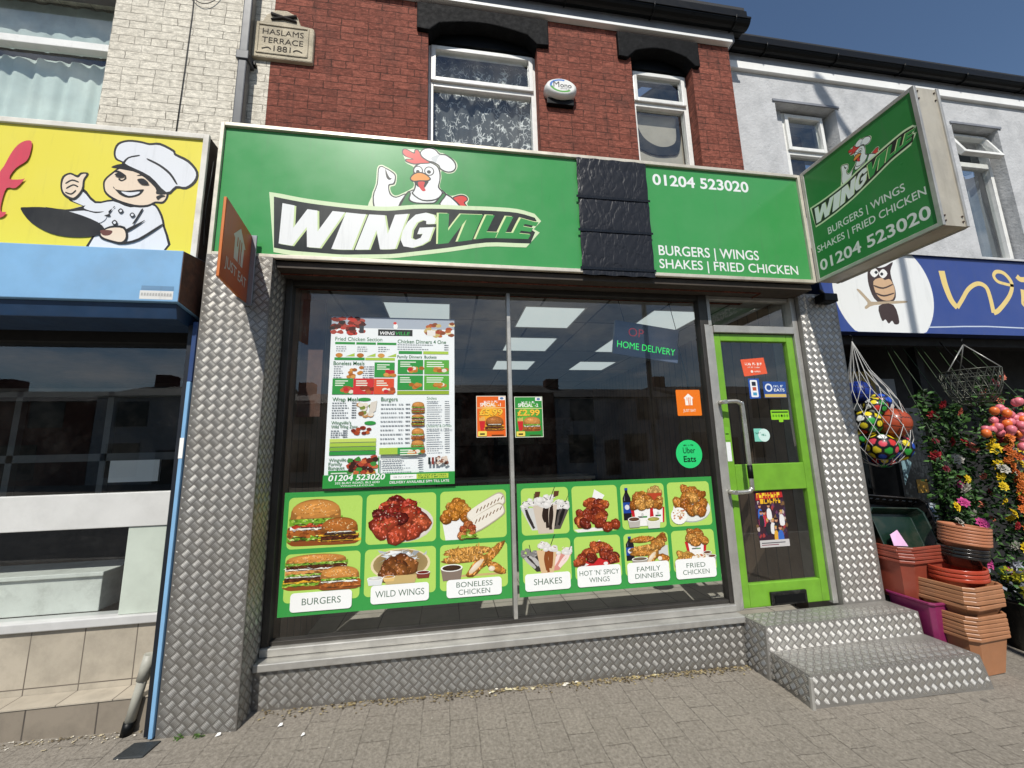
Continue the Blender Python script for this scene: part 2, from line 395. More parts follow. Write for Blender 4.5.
# outlines of the painted emblems, in metres on their sign faces
CHICKEN = [('halo', [(1.043, 3.306), (1.01, 3.433), (1.036, 3.543), (1.043, 3.669), (1.073, 3.695), (1.1, 3.685), (1.131, 3.669), (1.177, 3.634), (1.182, 3.587), (1.172, 3.539), (1.138, 3.521), (1.149, 3.475), (1.18, 3.458), (1.228, 3.482), (1.296, 3.53), (1.302, 3.571), (1.278, 3.596), (1.297, 3.637), (1.304, 3.694), (1.244, 3.728), (1.236, 3.759), (1.219, 3.805), (1.228, 3.842), (1.27, 3.843), (1.319, 3.848), (1.35, 3.843), (1.39, 3.869), (1.447, 3.873), (1.49, 3.837), (1.523, 3.832), (1.603, 3.782), (1.621, 3.732), (1.595, 3.681), (1.545, 3.668), (1.502, 3.685), (1.502, 3.624), (1.491, 3.551), (1.531, 3.51), (1.576, 3.487), (1.645, 3.509), (1.688, 3.499), (1.705, 3.466), (1.69, 3.43), (1.716, 3.388), (1.716, 3.356)]), ('ink_arm', [(1.051, 3.322), (1.018, 3.434), (1.044, 3.541), (1.049, 3.663), (1.074, 3.686), (1.1, 3.674), (1.131, 3.66), (1.171, 3.629), (1.176, 3.588), (1.166, 3.545), (1.131, 3.53), (1.142, 3.47), (1.181, 3.448), (1.241, 3.478), (1.264, 3.461), (1.223, 3.412), (1.233, 3.336)]), ('white_arm', [(1.059, 3.323), (1.026, 3.434), (1.051, 3.54), (1.056, 3.656), (1.076, 3.676), (1.101, 3.665), (1.127, 3.651), (1.163, 3.622), (1.167, 3.589), (1.156, 3.554), (1.123, 3.538), (1.134, 3.465), (1.179, 3.439), (1.239, 3.469), (1.25, 3.457), (1.213, 3.411), (1.222, 3.335)]), ('ink_fing', [(1.101, 3.665), (1.115, 3.628), (1.132, 3.597), (1.146, 3.592), (1.133, 3.578), (1.113, 3.589), (1.102, 3.627)]), ('ink_tail', [(1.576, 3.463), (1.641, 3.502), (1.686, 3.493), (1.698, 3.462), (1.676, 3.435), (1.71, 3.387), (1.619, 3.38)]), ('red_tail', [(1.585, 3.459), (1.641, 3.492), (1.681, 3.485), (1.689, 3.461), (1.666, 3.437), (1.699, 3.386), (1.624, 3.381)]), ('ink_body', [(1.231, 3.449), (1.303, 3.518), (1.488, 3.534), (1.537, 3.503), (1.593, 3.465), (1.633, 3.369), (1.225, 3.338)]), ('white_body', [(1.242, 3.447), (1.306, 3.509), (1.486, 3.524), (1.532, 3.493), (1.586, 3.456), (1.622, 3.368), (1.233, 3.339)]), ('ink_apron', [(1.219, 3.338), (1.226, 3.427), (1.263, 3.499), (1.285, 3.482), (1.278, 3.435), (1.325, 3.415), (1.422, 3.42), (1.461, 3.435), (1.513, 3.51), (1.538, 3.487), (1.496, 3.418), (1.495, 3.358)]), ('green_apron', [(1.228, 3.338), (1.234, 3.425), (1.266, 3.488), (1.276, 3.476), (1.268, 3.426), (1.325, 3.404), (1.422, 3.409), (1.465, 3.425), (1.514, 3.498), (1.527, 3.485), (1.486, 3.417), (1.485, 3.358)]), ('ink_head', [(1.301, 3.508), (1.31, 3.559), (1.296, 3.669), (1.315, 3.717), (1.363, 3.743), (1.419, 3.751), (1.475, 3.724), (1.496, 3.672), (1.495, 3.607), (1.487, 3.551), (1.513, 3.51), (1.464, 3.443), (1.366, 3.429), (1.291, 3.479)]), ('white_head', [(1.311, 3.509), (1.32, 3.557), (1.306, 3.667), (1.322, 3.708), (1.364, 3.733), (1.418, 3.742), (1.468, 3.716), (1.486, 3.669), (1.487, 3.607), (1.477, 3.547), (1.505, 3.505), (1.461, 3.453), (1.366, 3.44), (1.302, 3.483)]), ('ink_comb', [(1.216, 3.802), (1.218, 3.839), (1.249, 3.844), (1.297, 3.82), (1.305, 3.844), (1.333, 3.846), (1.368, 3.792), (1.411, 3.763), (1.419, 3.74), (1.349, 3.727), (1.3, 3.719), (1.242, 3.736), (1.243, 3.761), (1.285, 3.765), (1.239, 3.779)]), ('red_comb', [(1.224, 3.806), (1.227, 3.832), (1.248, 3.836), (1.303, 3.809), (1.311, 3.834), (1.329, 3.838), (1.362, 3.786), (1.404, 3.758), (1.408, 3.745), (1.349, 3.736), (1.3, 3.728), (1.251, 3.743), (1.253, 3.756), (1.303, 3.762), (1.25, 3.78)]), ('ink_hat', [(1.357, 3.784), (1.343, 3.822), (1.367, 3.857), (1.411, 3.873), (1.458, 3.863), (1.492, 3.829), (1.536, 3.827), (1.597, 3.782), (1.613, 3.728), (1.589, 3.685), (1.541, 3.676), (1.493, 3.696), (1.478, 3.725), (1.439, 3.747), (1.405, 3.753)]), ('white_hat', [(1.365, 3.791), (1.352, 3.822), (1.373, 3.849), (1.411, 3.863), (1.454, 3.853), (1.486, 3.818), (1.533, 3.816), (1.588, 3.774), (1.604, 3.727), (1.582, 3.694), (1.542, 3.686), (1.499, 3.706), (1.485, 3.733), (1.443, 3.757), (1.408, 3.763)]), ('grey_hat', [(1.426, 3.786), (1.462, 3.811), (1.497, 3.818), (1.476, 3.791), (1.462, 3.752), (1.44, 3.76)])]
CHICKEN_DOTS = [('ink', (1.333, 3.672), 0.03515625, 0.03955078125), ('white', (1.333, 3.672), 0.02783203125, 0.0322265625), ('ink', (1.413, 3.675), 0.03662109375, 0.0380859375), ('white', (1.413, 3.675), 0.029296875, 0.03076171875), ('ink', (1.331, 3.663), 0.01318359375, 0.0146484375), ('ink', (1.411, 3.668), 0.0146484375, 0.0146484375)]
CHICKEN2 = [('ink_beak', [(1.274, 3.6), (1.295, 3.642), (1.336, 3.661), (1.381, 3.656), (1.426, 3.616), (1.404, 3.59), (1.343, 3.584), (1.299, 3.577)]), ('orange_beak', [(1.283, 3.604), (1.302, 3.634), (1.336, 3.652), (1.378, 3.646), (1.416, 3.616), (1.398, 3.599), (1.343, 3.594), (1.302, 3.587)]), ('ink_mouth', [(1.312, 3.581), (1.406, 3.596), (1.395, 3.559), (1.376, 3.533), (1.34, 3.538), (1.319, 3.554)]), ('red_mouth', [(1.337, 3.581), (1.381, 3.584), (1.375, 3.549), (1.389, 3.516), (1.368, 3.508), (1.348, 3.53), (1.334, 3.558)])]
LOGO = [('top', [(0.363, 3.387), (0.544, 3.36), (0.727, 3.344), (0.941, 3.334), (1.122, 3.336), (1.311, 3.366), (1.496, 3.38), (1.673, 3.385), (1.862, 3.392), (2.065, 3.39), (2.201, 3.359)]), ('bottom', [(0.392, 3.002), (0.502, 2.987), (0.654, 2.981), (0.822, 2.976), (0.946, 2.983), (1.153, 2.998), (1.32, 3.026), (1.561, 3.07), (1.828, 3.125), (2.043, 3.134), (2.156, 3.137)])]
CHEF = [('ink_coat', [(-0.642, 2.901), (-0.631, 3.032), (-0.625, 3.098), (-0.643, 3.17), (-0.794, 3.232), (-0.784, 3.262), (-0.737, 3.329), (-0.655, 3.243), (-0.56, 3.263), (-0.46, 3.228), (-0.341, 3.256), (-0.284, 3.2), (-0.248, 3.094), (-0.23, 2.925)]), ('white_coat', [(-0.628, 2.902), (-0.619, 3.032), (-0.613, 3.098), (-0.631, 3.165), (-0.778, 3.233), (-0.772, 3.256), (-0.736, 3.305), (-0.658, 3.228), (-0.559, 3.249), (-0.458, 3.214), (-0.342, 3.241), (-0.294, 3.19), (-0.261, 3.093), (-0.244, 2.924)]), ('ink_face', [(-0.628, 3.35), (-0.627, 3.399), (-0.589, 3.453), (-0.546, 3.499), (-0.492, 3.504), (-0.361, 3.435), (-0.267, 3.348), (-0.25, 3.306), (-0.274, 3.255), (-0.319, 3.252), (-0.362, 3.224), (-0.435, 3.218), (-0.54, 3.248), (-0.607, 3.295)]), ('skin_face', [(-0.618, 3.351), (-0.616, 3.394), (-0.582, 3.443), (-0.543, 3.485), (-0.49, 3.49), (-0.367, 3.424), (-0.276, 3.338), (-0.264, 3.305), (-0.281, 3.27), (-0.324, 3.266), (-0.364, 3.24), (-0.437, 3.235), (-0.536, 3.263), (-0.599, 3.305)]), ('ink_hair', [(-0.599, 3.488), (-0.542, 3.518), (-0.467, 3.503), (-0.361, 3.438), (-0.26, 3.333), (-0.321, 3.319), (-0.333, 3.364), (-0.437, 3.456), (-0.538, 3.478)]), ('ink_hat', [(-0.543, 3.527), (-0.582, 3.546), (-0.598, 3.599), (-0.584, 3.664), (-0.526, 3.695), (-0.452, 3.694), (-0.4, 3.684), (-0.338, 3.692), (-0.25, 3.648), (-0.236, 3.622), (-0.155, 3.581), (-0.092, 3.499), (-0.099, 3.42), (-0.151, 3.367), (-0.207, 3.368), (-0.259, 3.318), (-0.372, 3.425), (-0.502, 3.491)]), ('white_hat', [(-0.537, 3.535), (-0.574, 3.555), (-0.586, 3.601), (-0.572, 3.654), (-0.522, 3.68), (-0.45, 3.678), (-0.399, 3.668), (-0.339, 3.674), (-0.259, 3.634), (-0.243, 3.607), (-0.162, 3.564), (-0.107, 3.496), (-0.114, 3.433), (-0.158, 3.385), (-0.216, 3.386), (-0.266, 3.338), (-0.372, 3.444), (-0.502, 3.508)]), ('ink_hatline', [(-0.542, 3.519), (-0.512, 3.569), (-0.452, 3.591), (-0.451, 3.581), (-0.506, 3.56), (-0.53, 3.513)]), ('ink_hatline2', [(-0.398, 3.57), (-0.321, 3.533), (-0.253, 3.477), (-0.208, 3.405), (-0.217, 3.402), (-0.262, 3.466), (-0.328, 3.521), (-0.396, 3.557)]), ('ink_browL', [(-0.577, 3.454), (-0.555, 3.467), (-0.509, 3.437), (-0.513, 3.428), (-0.553, 3.452)]), ('ink_nose', [(-0.547, 3.403), (-0.528, 3.393), (-0.505, 3.41), (-0.505, 3.425), (-0.512, 3.425), (-0.515, 3.412), (-0.529, 3.402), (-0.544, 3.413)]), ('ink_browR', [(-0.448, 3.44), (-0.402, 3.453), (-0.34, 3.414), (-0.345, 3.406), (-0.401, 3.44)]), ('ink_mouth', [(-0.568, 3.351), (-0.559, 3.335), (-0.496, 3.327), (-0.406, 3.345), (-0.397, 3.337), (-0.42, 3.301), (-0.476, 3.281), (-0.529, 3.301)]), ('white_teeth', [(-0.521, 3.319), (-0.47, 3.318), (-0.417, 3.327), (-0.43, 3.308), (-0.477, 3.293)]), ('ink_ear', [(-0.319, 3.3), (-0.292, 3.315), (-0.267, 3.308), (-0.29, 3.297), (-0.307, 3.278)]), ('ink_hand', [(-0.858, 3.331), (-0.856, 3.397), (-0.818, 3.427), (-0.778, 3.413), (-0.76, 3.433), (-0.722, 3.436), (-0.718, 3.418), (-0.732, 3.379), (-0.73, 3.312), (-0.761, 3.247), (-0.798, 3.244), (-0.839, 3.276)]), ('skin_hand', [(-0.848, 3.331), (-0.844, 3.389), (-0.814, 3.414), (-0.771, 3.395), (-0.753, 3.42), (-0.728, 3.423), (-0.741, 3.383), (-0.741, 3.317), (-0.769, 3.261), (-0.795, 3.259), (-0.831, 3.285)]), ('ink_f1', [(-0.832, 3.355), (-0.8, 3.381), (-0.763, 3.369), (-0.765, 3.361), (-0.799, 3.37), (-0.827, 3.347)]), ('ink_f2', [(-0.823, 3.322), (-0.79, 3.348), (-0.761, 3.336), (-0.764, 3.328), (-0.788, 3.338), (-0.819, 3.313)]), ('ink_f3', [(-0.823, 3.292), (-0.793, 3.284), (-0.773, 3.308), (-0.768, 3.299), (-0.79, 3.274), (-0.822, 3.283)]), ('white_splash', [(-0.922, 3.178), (-0.806, 3.169), (-0.707, 3.206), (-0.67, 3.19), (-0.609, 3.18), (-0.58, 3.13), (-0.633, 3.09), (-0.767, 3.131)]), ('ink_splash', [(-0.922, 3.18), (-0.807, 3.171), (-0.74, 3.192), (-0.704, 3.207), (-0.71, 3.187), (-0.655, 3.169), (-0.597, 3.173), (-0.642, 3.158), (-0.708, 3.171), (-0.805, 3.158)]), ('ink_pan', [(-1.043, 3.157), (-1.011, 3.171), (-0.905, 3.177), (-0.77, 3.155), (-0.623, 3.098), (-0.574, 3.035), (-0.634, 3.001), (-0.747, 2.988), (-0.864, 3.006), (-0.974, 3.07)]), ('ink_hand2', [(-0.605, 3.029), (-0.552, 3.076), (-0.472, 3.077), (-0.446, 3.007), (-0.471, 2.956), (-0.536, 2.968), (-0.593, 2.99)]), ('skin_hand2', [(-0.594, 3.031), (-0.547, 3.063), (-0.479, 3.063), (-0.458, 3.009), (-0.478, 2.973), (-0.536, 2.982), (-0.585, 3.001)]), ('brown_handle', [(-0.601, 3.044), (-0.537, 3.045), (-0.546, 3.015), (-0.583, 3.011)]), ('ink_sleeve', [(-0.464, 3.057), (-0.398, 3.106), (-0.362, 3.131), (-0.396, 3.091), (-0.451, 3.043)]), ('ink_cuff', [(-0.466, 2.969), (-0.386, 3.003), (-0.267, 3.108), (-0.274, 3.085), (-0.379, 2.989), (-0.458, 2.958)]), ('ink_lapel', [(-0.548, 3.21), (-0.566, 3.161), (-0.593, 3.144), (-0.558, 3.144), (-0.573, 3.175), (-0.542, 3.207)]), ('ink_lapel2', [(-0.391, 3.204), (-0.414, 3.142), (-0.431, 3.099), (-0.419, 3.106), (-0.402, 3.146), (-0.382, 3.201)]), ('ink_bt1', [(-0.521, 3.182), (-0.507, 3.201), (-0.49, 3.184), (-0.503, 3.165)]), ('white_bt1', [(-0.513, 3.182), (-0.506, 3.192), (-0.497, 3.184), (-0.504, 3.174)]), ('ink_bt2', [(-0.453, 3.159), (-0.44, 3.177), (-0.422, 3.161), (-0.436, 3.142)]), ('white_bt2', [(-0.446, 3.159), (-0.439, 3.169), (-0.429, 3.16), (-0.437, 3.151)]), ('ink_bt3', [(-0.545, 3.099), (-0.531, 3.119), (-0.512, 3.101), (-0.526, 3.081)]), ('white_bt3', [(-0.537, 3.099), (-0.53, 3.11), (-0.52, 3.1), (-0.527, 3.09)]), ('ink_eyeL', [(-0.569, 3.432), (-0.544, 3.45), (-0.514, 3.432), (-0.537, 3.418)]), ('ink_eyeR', [(-0.437, 3.41), (-0.402, 3.419), (-0.368, 3.385), (-0.404, 3.379), (-0.424, 3.391)]), ('red_f', [(-1.051, 3.622), (-1.089, 3.62), (-1.123, 3.583), (-1.148, 3.52), (-1.169, 3.436), (-1.188, 3.375), (-1.193, 3.2), (-1.199, 3.1), (-1.132, 3.091), (-1.11, 3.128), (-1.139, 3.133), (-1.144, 3.204), (-1.132, 3.289), (-1.086, 3.293), (-1.048, 3.361), (-1.066, 3.354), (-1.128, 3.354), (-1.106, 3.427), (-1.057, 3.484), (-1.045, 3.554)])]
OWL = [('brown_body', [(5.478, 3.174), (5.499, 3.242), (5.491, 3.279), (5.595, 3.254), (5.693, 3.269), (5.796, 3.322), (5.749, 3.23), (5.748, 3.135), (5.764, 3.035), (5.734, 2.934), (5.604, 2.886), (5.505, 2.942), (5.472, 3.073)]), ('tan_belly', [(5.532, 3.113), (5.623, 3.153), (5.664, 3.132), (5.726, 3.141), (5.758, 3.042), (5.713, 2.94), (5.602, 2.929), (5.537, 2.993)]), ('brown_l1', [(5.532, 3.076), (5.629, 3.056), (5.739, 3.095), (5.736, 3.081), (5.625, 3.04), (5.536, 3.059)]), ('brown_l2', [(5.542, 3.0), (5.624, 2.98), (5.735, 3.007), (5.732, 2.994), (5.62, 2.963), (5.546, 2.983)]), ('tan_branch', [(5.329, 3.018), (5.366, 3.019), (5.453, 2.924), (5.505, 2.909), (5.839, 2.931), (5.842, 2.908), (5.498, 2.876), (5.398, 2.834), (5.384, 2.856), (5.422, 2.9)]), ('brown_tail', [(5.541, 2.868), (5.709, 2.887), (5.739, 2.717), (5.682, 2.693), (5.66, 2.728), (5.616, 2.698), (5.588, 2.739), (5.548, 2.725)]), ('white_eL', [(5.512, 3.199), (5.571, 3.249), (5.611, 3.204), (5.552, 3.154)]), ('white_eR', [(5.609, 3.193), (5.668, 3.244), (5.708, 3.198), (5.648, 3.148)]), ('ink_eL', [(5.562, 3.205), (5.585, 3.223), (5.6, 3.206), (5.578, 3.188)]), ('ink_eR', [(5.623, 3.191), (5.646, 3.209), (5.661, 3.192), (5.639, 3.174)])]
WSCRIPT = [('w', [(6.354, 3.258), (6.362, 3.109), (6.396, 2.956), (6.449, 2.881), (6.523, 2.96), (6.637, 3.081), (6.764, 3.142), (6.858, 3.111), (6.881, 3.004), (6.88, 2.84), (6.962, 2.878), (7.133, 3.029), (7.198, 3.16), (7.137, 3.263), (7.041, 3.282), (6.99, 3.235), (7.023, 3.177), (7.115, 3.153), (7.216, 3.137)]), ('i', [(7.321, 3.101), (7.307, 3.02), (7.291, 2.939), (7.375, 2.99)]), ('dot', [(7.286, 3.245), (7.325, 3.211), (7.404, 3.214)]), ('line', [(6.062, 2.674), (6.256, 2.681), (6.472, 2.691), (6.763, 2.698), (7.217, 2.692)])]

# ------------------------------------------------------------------ materials
rng = random.Random(7)
BRICK = mat_brick('red_brick', (.19, .058, .040), (.33, .108, .074), (.05, .026, .02), grime=.6, grimecol=(.045, .03, .026))
CREAM = mat_brick('cream_painted_brick', (.74, .69, .58), (.80, .75, .64), (.17, .15, .12), painted=True, grime=.45, grimecol=(.42, .38, .31), ms=.0032)
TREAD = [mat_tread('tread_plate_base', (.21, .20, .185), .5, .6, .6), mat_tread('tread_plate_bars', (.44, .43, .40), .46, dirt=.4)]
TREAD2 = [mat_tread('pale_tread_base', (.29, .28, .26), .48, .5, .6), mat_tread('pale_tread_bars', (.62, .605, .57), .42, dirt=.3)]  # paler copy of the tread plate, for the right pillar and steps
GLASS = mat_glass('window_glass'); GLASS2 = mat_glass('upper_glass', dust=.10)
UPVC = M('white_upvc', '#e4e4e0', .32, var=.05, dirt=.35, dirtcol=(.25, .24, .21), vscale=9)
ALU = M('dull_aluminium', '#b4b2ac', .40, metal=.5, var=.12, dirt=.4, dirtcol=(.12, .11, .1), vscale=8)
DARKALU = M('dark_aluminium', '#4a4743', .42, metal=.6, var=.15, dirt=.3)
BLACKP = M('black_plastic', '#070809', .45, spec=.2, var=.2)
STONE = M('black_painted_stone', '#08090b', .75, spec=.15, var=.35, bmp=.3, bscale=45, dirt=.25, dirtcol=(.03, .03, .033), vscale=14)
BUFF = M('buff_sandstone', '#bdb29b', .9, var=.25, bmp=.6, bscale=60, dirt=.6, dirtcol=(.07, .06, .05), vscale=5)
GREYR = M('grey_painted_render', '#b9babb', .8, var=.10, bmp=.6, bscale=38, dirt=.7, dirtcol=(.24, .25, .26), vscale=6)
GREYB = M('grey_board', '#7d8087', .6, var=.15, dirt=.35)
WHITEP = M('white_gloss_paint', '#ecece9', .35, var=.04, dirt=.12, dirtcol=(.3, .29, .27))
LIME = M('lime_green_paint', '#6da12e', .38, var=.12, dirt=.22, dirtcol=(.05, .08, .03), vscale=8)
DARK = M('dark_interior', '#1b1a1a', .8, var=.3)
TIMBER = M('dark_timber', '#3a2418', .5, var=.35, vscale=5)
PALEBLUE = M('pale_blue_paint', '#7ba9cf', .45, var=.10, dirt=.3, dirtcol=(.2, .25, .3), vscale=4)
NAVY = M('navy_blue_paint', '#14314f', .5, var=.2)
RUST = M('rusty_steel', '#4d3b33', .75, metal=.2, var=.4, dirt=.7, dirtcol=(.16, .07, .03), vscale=18)
SLATE = M('roof_slate', '#1d1e21', .7, var=.25)
CONC = M('concrete', '#8e8a82', .9, var=.2, bmp=.4)

def mat_paving():
    m, nt, b = nmat('paving_blocks'); t = N(nt, 'ShaderNodeTexCoord'); s = N(nt, 'ShaderNodeSeparateXYZ'); nt.links.new(t.outputs['Object'], s.inputs[0])
    cb = N(nt, 'ShaderNodeCombineXYZ'); nt.links.new(s.outputs[1], cb.inputs[0]); nt.links.new(s.outputs[0], cb.inputs[1]); v = cb.outputs[0]
    wob = N(nt, 'ShaderNodeTexNoise'); wob.inputs['Scale'].default_value = 14; nt.links.new(v, wob.inputs['Vector'])
    wv = N(nt, 'ShaderNodeVectorMath', operation='MULTIPLY_ADD'); nt.links.new(wob.outputs['Color'], wv.inputs[0]); wv.inputs[1].default_value = (.014, .012, 0); nt.links.new(v, wv.inputs[2])
    br = N(nt, 'ShaderNodeTexBrick'); br.offset = .5; br.inputs['Scale'].default_value = 1; br.inputs['Brick Width'].default_value = .215; br.inputs['Row Height'].default_value = .157
    br.inputs['Mortar Size'].default_value = .0032; br.inputs['Mortar Smooth'].default_value = .5; br.inputs['Bias'].default_value = 0
    br.inputs['Color1'].default_value = (.19, .17, .142, 1); br.inputs['Color2'].default_value = (.235, .21, .175, 1); br.inputs['Mortar'].default_value = (.21, .187, .155, 1)
    nt.links.new(wv.outputs[0], br.inputs['Vector'])
    big = noise(nt, v, 1.6, 8, .65); mid = noise(nt, v, 9, 7, .7); fine = noise(nt, v, 60, 6, .75); speck = noise(nt, v, 120, 4, .7)
    c = mixrgb(nt, ramp(nt, big, .35, .7, 0, .5), br.outputs['Color'], (.22, .195, .16))
    c = mixrgb(nt, ramp(nt, mid, .5, .75, 0, .55), c, (.15, .133, .11))
    jm = mth(nt, 'MULTIPLY', br.outputs['Fac'], ramp(nt, noise(nt, v, 2.3, 5, .7), .38, .62, .15, .85)); c = mixrgb(nt, jm, c, (.085, .072, .058))
    c = mixrgb(nt, ramp(nt, fine, .44, .60, 0, .7), c, (.33, .30, .255)); c = mixrgb(nt, ramp(nt, noise(nt, v, 34, 6, .75), .50, .62, 0, .6), c, (.135, .12, .098))
    c = mixrgb(nt, ramp(nt, speck, .52, .64, 0, .75), c, (.08, .07, .06))
    nt.links.new(c, b.inputs['Base Color']); b.inputs['Roughness'].default_value = .92; b.inputs['Specular IOR Level'].default_value = .2
    vg = N(nt, 'ShaderNodeTexVoronoi'); vg.inputs['Scale'].default_value = 3.1; nt.links.new(v, vg.inputs['Vector']); sg = N(nt, 'ShaderNodeSeparateColor'); nt.links.new(vg.outputs['Color'], sg.inputs[0])
    gum = mth(nt, 'MULTIPLY', ramp(nt, vg.outputs['Distance'], .075, .055), mth(nt, 'GREATER_THAN', sg.outputs[0], .55)); c = mixrgb(nt, mth(nt, 'MULTIPLY', gum, .6), c, (.075, .068, .06)); nt.links.new(c, b.inputs['Base Color'])
    h = mth(nt, 'SUBTRACT', mth(nt, 'MULTIPLY', fine, .5), jm); h = mth(nt, 'ADD', h, mth(nt, 'MULTIPLY', mid, .8))
    bump(nt, b, h, .9, .006); return m
PAVING = mat_paving()
ASPHALT = M('asphalt', '#3e3d3c', .95, var=.25, bmp=.6, bscale=120, vscale=2)

# ------------------------------------------------------------------ the ground: pavement, kerb, road, far pavement
def gz(x, y): return .147-.0228*x+.02*y
def sheet(name, x0, x1, y0, y1, dz, mt, nx=40, ny=14, rough=0., far=False):
    b = MB(); vs = []
    for j in range(ny+1):
        for i in range(nx+1):
            x = x0+(x1-x0)*i/nx; y = y0+(y1-y0)*j/ny
            vs.append((x, y, (gz(x, max(y, -4.4)) if not far else gz(x, -4.4))+dz+rough*(sin(x*7.1+y*3)+sin(y*9.3-x*2.2))*.5))
    b.mesh(vs, [(j*(nx+1)+i, j*(nx+1)+i+1, (j+1)*(nx+1)+i+1, (j+1)*(nx+1)+i) for j in range(ny) for i in range(nx)], 0, True)
    o = b.build(name, mt); o['kind'] = 'structure'; return o
sheet('pavement', -9, 17, -4.25, .20, 0, PAVING, 130, 24, .003)
sheet('road', -60, 60, -13.6, -4.37, -.13, ASPHALT, 60, 8, far=True)
sheet('far_pavement', -60, 60, -22, -13.7, -.01, PAVING, 60, 4, far=True)
b = MB()
for (ya, yb) in ((-4.40, -4.25), (-13.75, -13.6)):
    for i in range(80):
        x = -40+i; z = gz(x+.5, -4.3); b.hexa([(x+.005,ya,gz(x,-4.3)-.3),(x+.995,ya,gz(x+1,-4.3)-.3),(x+.995,yb,gz(x+1,-4.3)-.3),(x+.005,yb,gz(x,-4.3)-.3),(x+.005,ya,gz(x,-4.3)+.004),(x+.995,ya,gz(x+1,-4.3)+.004),(x+.995,yb,gz(x+1,-4.3)+.004),(x+.005,yb,gz(x,-4.3)+.004)])
o = b.build('kerb', CONC, bevel=.012); o['kind'] = 'structure'
b = MB(); b.face([(-900,-900,-2.2),(900,-900,-2.2),(900,900,-2.2),(-900,900,-2.2)]); o = b.build('ground', ASPHALT); o['kind'] = 'structure'

# ------------------------------------------------------------------ wall with openings
def wall(x0, x1, z0, z1, y, holes, depth=.12, back=.26):
    xs = sorted({x0, x1, *[h[0] for h in holes], *[h[1] for h in holes]}); zs = sorted({z0, z1, *[h[2] for h in holes], *[h[3] for h in holes]})
    b = MB()
    def hole(xm, zm): return any(h[0] < xm < h[1] and h[2] < zm < h[3] for h in holes)
    for i in range(len(xs)-1):
        for j in range(len(zs)-1):
            if hole((xs[i]+xs[i+1])/2, (zs[j]+zs[j+1])/2): continue
            X0, X1, Z0, Z1 = xs[i], xs[i+1], zs[j], zs[j+1]
            b.face([(X0,y,Z0),(X1,y,Z0),(X1,y,Z1),(X0,y,Z1)]); b.face([(X0,y+back,Z0),(X0,y+back,Z1),(X1,y+back,Z1),(X1,y+back,Z0)])
    for (a, c, d, e) in holes:
        yb = y+back
        b.face([(a,y,d),(a,y,e),(a,yb,e),(a,yb,d)]); b.face([(c,y,d),(c,yb,d),(c,yb,e),(c,y,e)])
        b.face([(a,y,e),(c,y,e),(c,yb,e),(a,yb,e)]); b.face([(a,y,d),(a,yb,d),(c,yb,d),(c,y,d)])
    b.face([(x0,y,z0),(x0,y,z1),(x0,y+back,z1),(x0,y+back,z0)]); b.face([(x1,y,z0),(x1,y+back,z0),(x1,y+back,z1),(x1,y,z1)]); b.face([(x0,y,z1),(x1,y,z1),(x1,y+back,z1),(x0,y+back,z1)])
    return b

def frame_bars(b, x0, x1, z0, z1, w, y0, y1, m=0):
    b.box(x0, x0+w, y0, y1, z0, z1, m); b.box(x1-w, x1, y0, y1, z0, z1, m)
    b.box(x0+w, x1-w, y0, y1, z0, z0+w, m); b.box(x0+w, x1-w, y0, y1, z1-w, z1, m)

def mat_net():
    m, nt, b = nmat('patterned_net'); v = coords(nt, 'Object', (1, 1, .8))
    ds = N(nt, 'ShaderNodeTexNoise'); ds.inputs['Scale'].default_value = 9; nt.links.new(v, ds.inputs['Vector'])
    vv = N(nt, 'ShaderNodeVectorMath', operation='MULTIPLY_ADD'); nt.links.new(ds.outputs['Color'], vv.inputs[0]); vv.inputs[1].default_value = (.22, .22, .22); nt.links.new(v, vv.inputs[2])
    vo = N(nt, 'ShaderNodeTexVoronoi', feature='DISTANCE_TO_EDGE'); vo.inputs['Scale'].default_value = 17; nt.links.new(vv.outputs[0], vo.inputs['Vector'])
    n2 = noise(nt, v, 13, 3)
    f = mth(nt, 'MULTIPLY', ramp(nt, vo.outputs['Distance'], .085, .02), ramp(nt, n2, .46, .56))
    nt.links.new(mixrgb(nt, f, (.075, .083, .09), (.78, .79, .78)), b.inputs['Base Color']); b.inputs['Roughness'].default_value = .9
    return m
NET = mat_net()
VOILE = M('pale_voile', '#c6d2cd', .9, var=.12, vscale=5); BLIND = M('beige_blind', '#a39c90', .9, var=.08); ROOMDARK = M('dark_room', '#15171a', .9, var=.2)

def curtain(x0, x1, z0, z1, y, mt, parent, name='net_curtain', amp=.012, n=60, label=None):
    b = MB(); r = random.Random(int(x0*100)); ph = [r.uniform(0, 6) for _ in range(3)]; vs = []
    for j in range(9):
        for i in range(n+1):
            x = x0+(x1-x0)*i/n; z = z0+(z1-z0)*j/8; t = (z1-z)/(z1-z0)
            vs.append((x, y+amp*(sin(x*55+ph[0]+t*1.5)+.7*sin(x*31+ph[1]-t*3)+.5*sin(x*90+ph[2])), z))
    b.mesh(vs, [(j*(n+1)+i, j*(n+1)+i+1, (j+1)*(n+1)+i+1, (j+1)*(n+1)+i) for j in range(8) for i in range(n)], 0, True)
    return b.build(name, mt, parent, label=label)

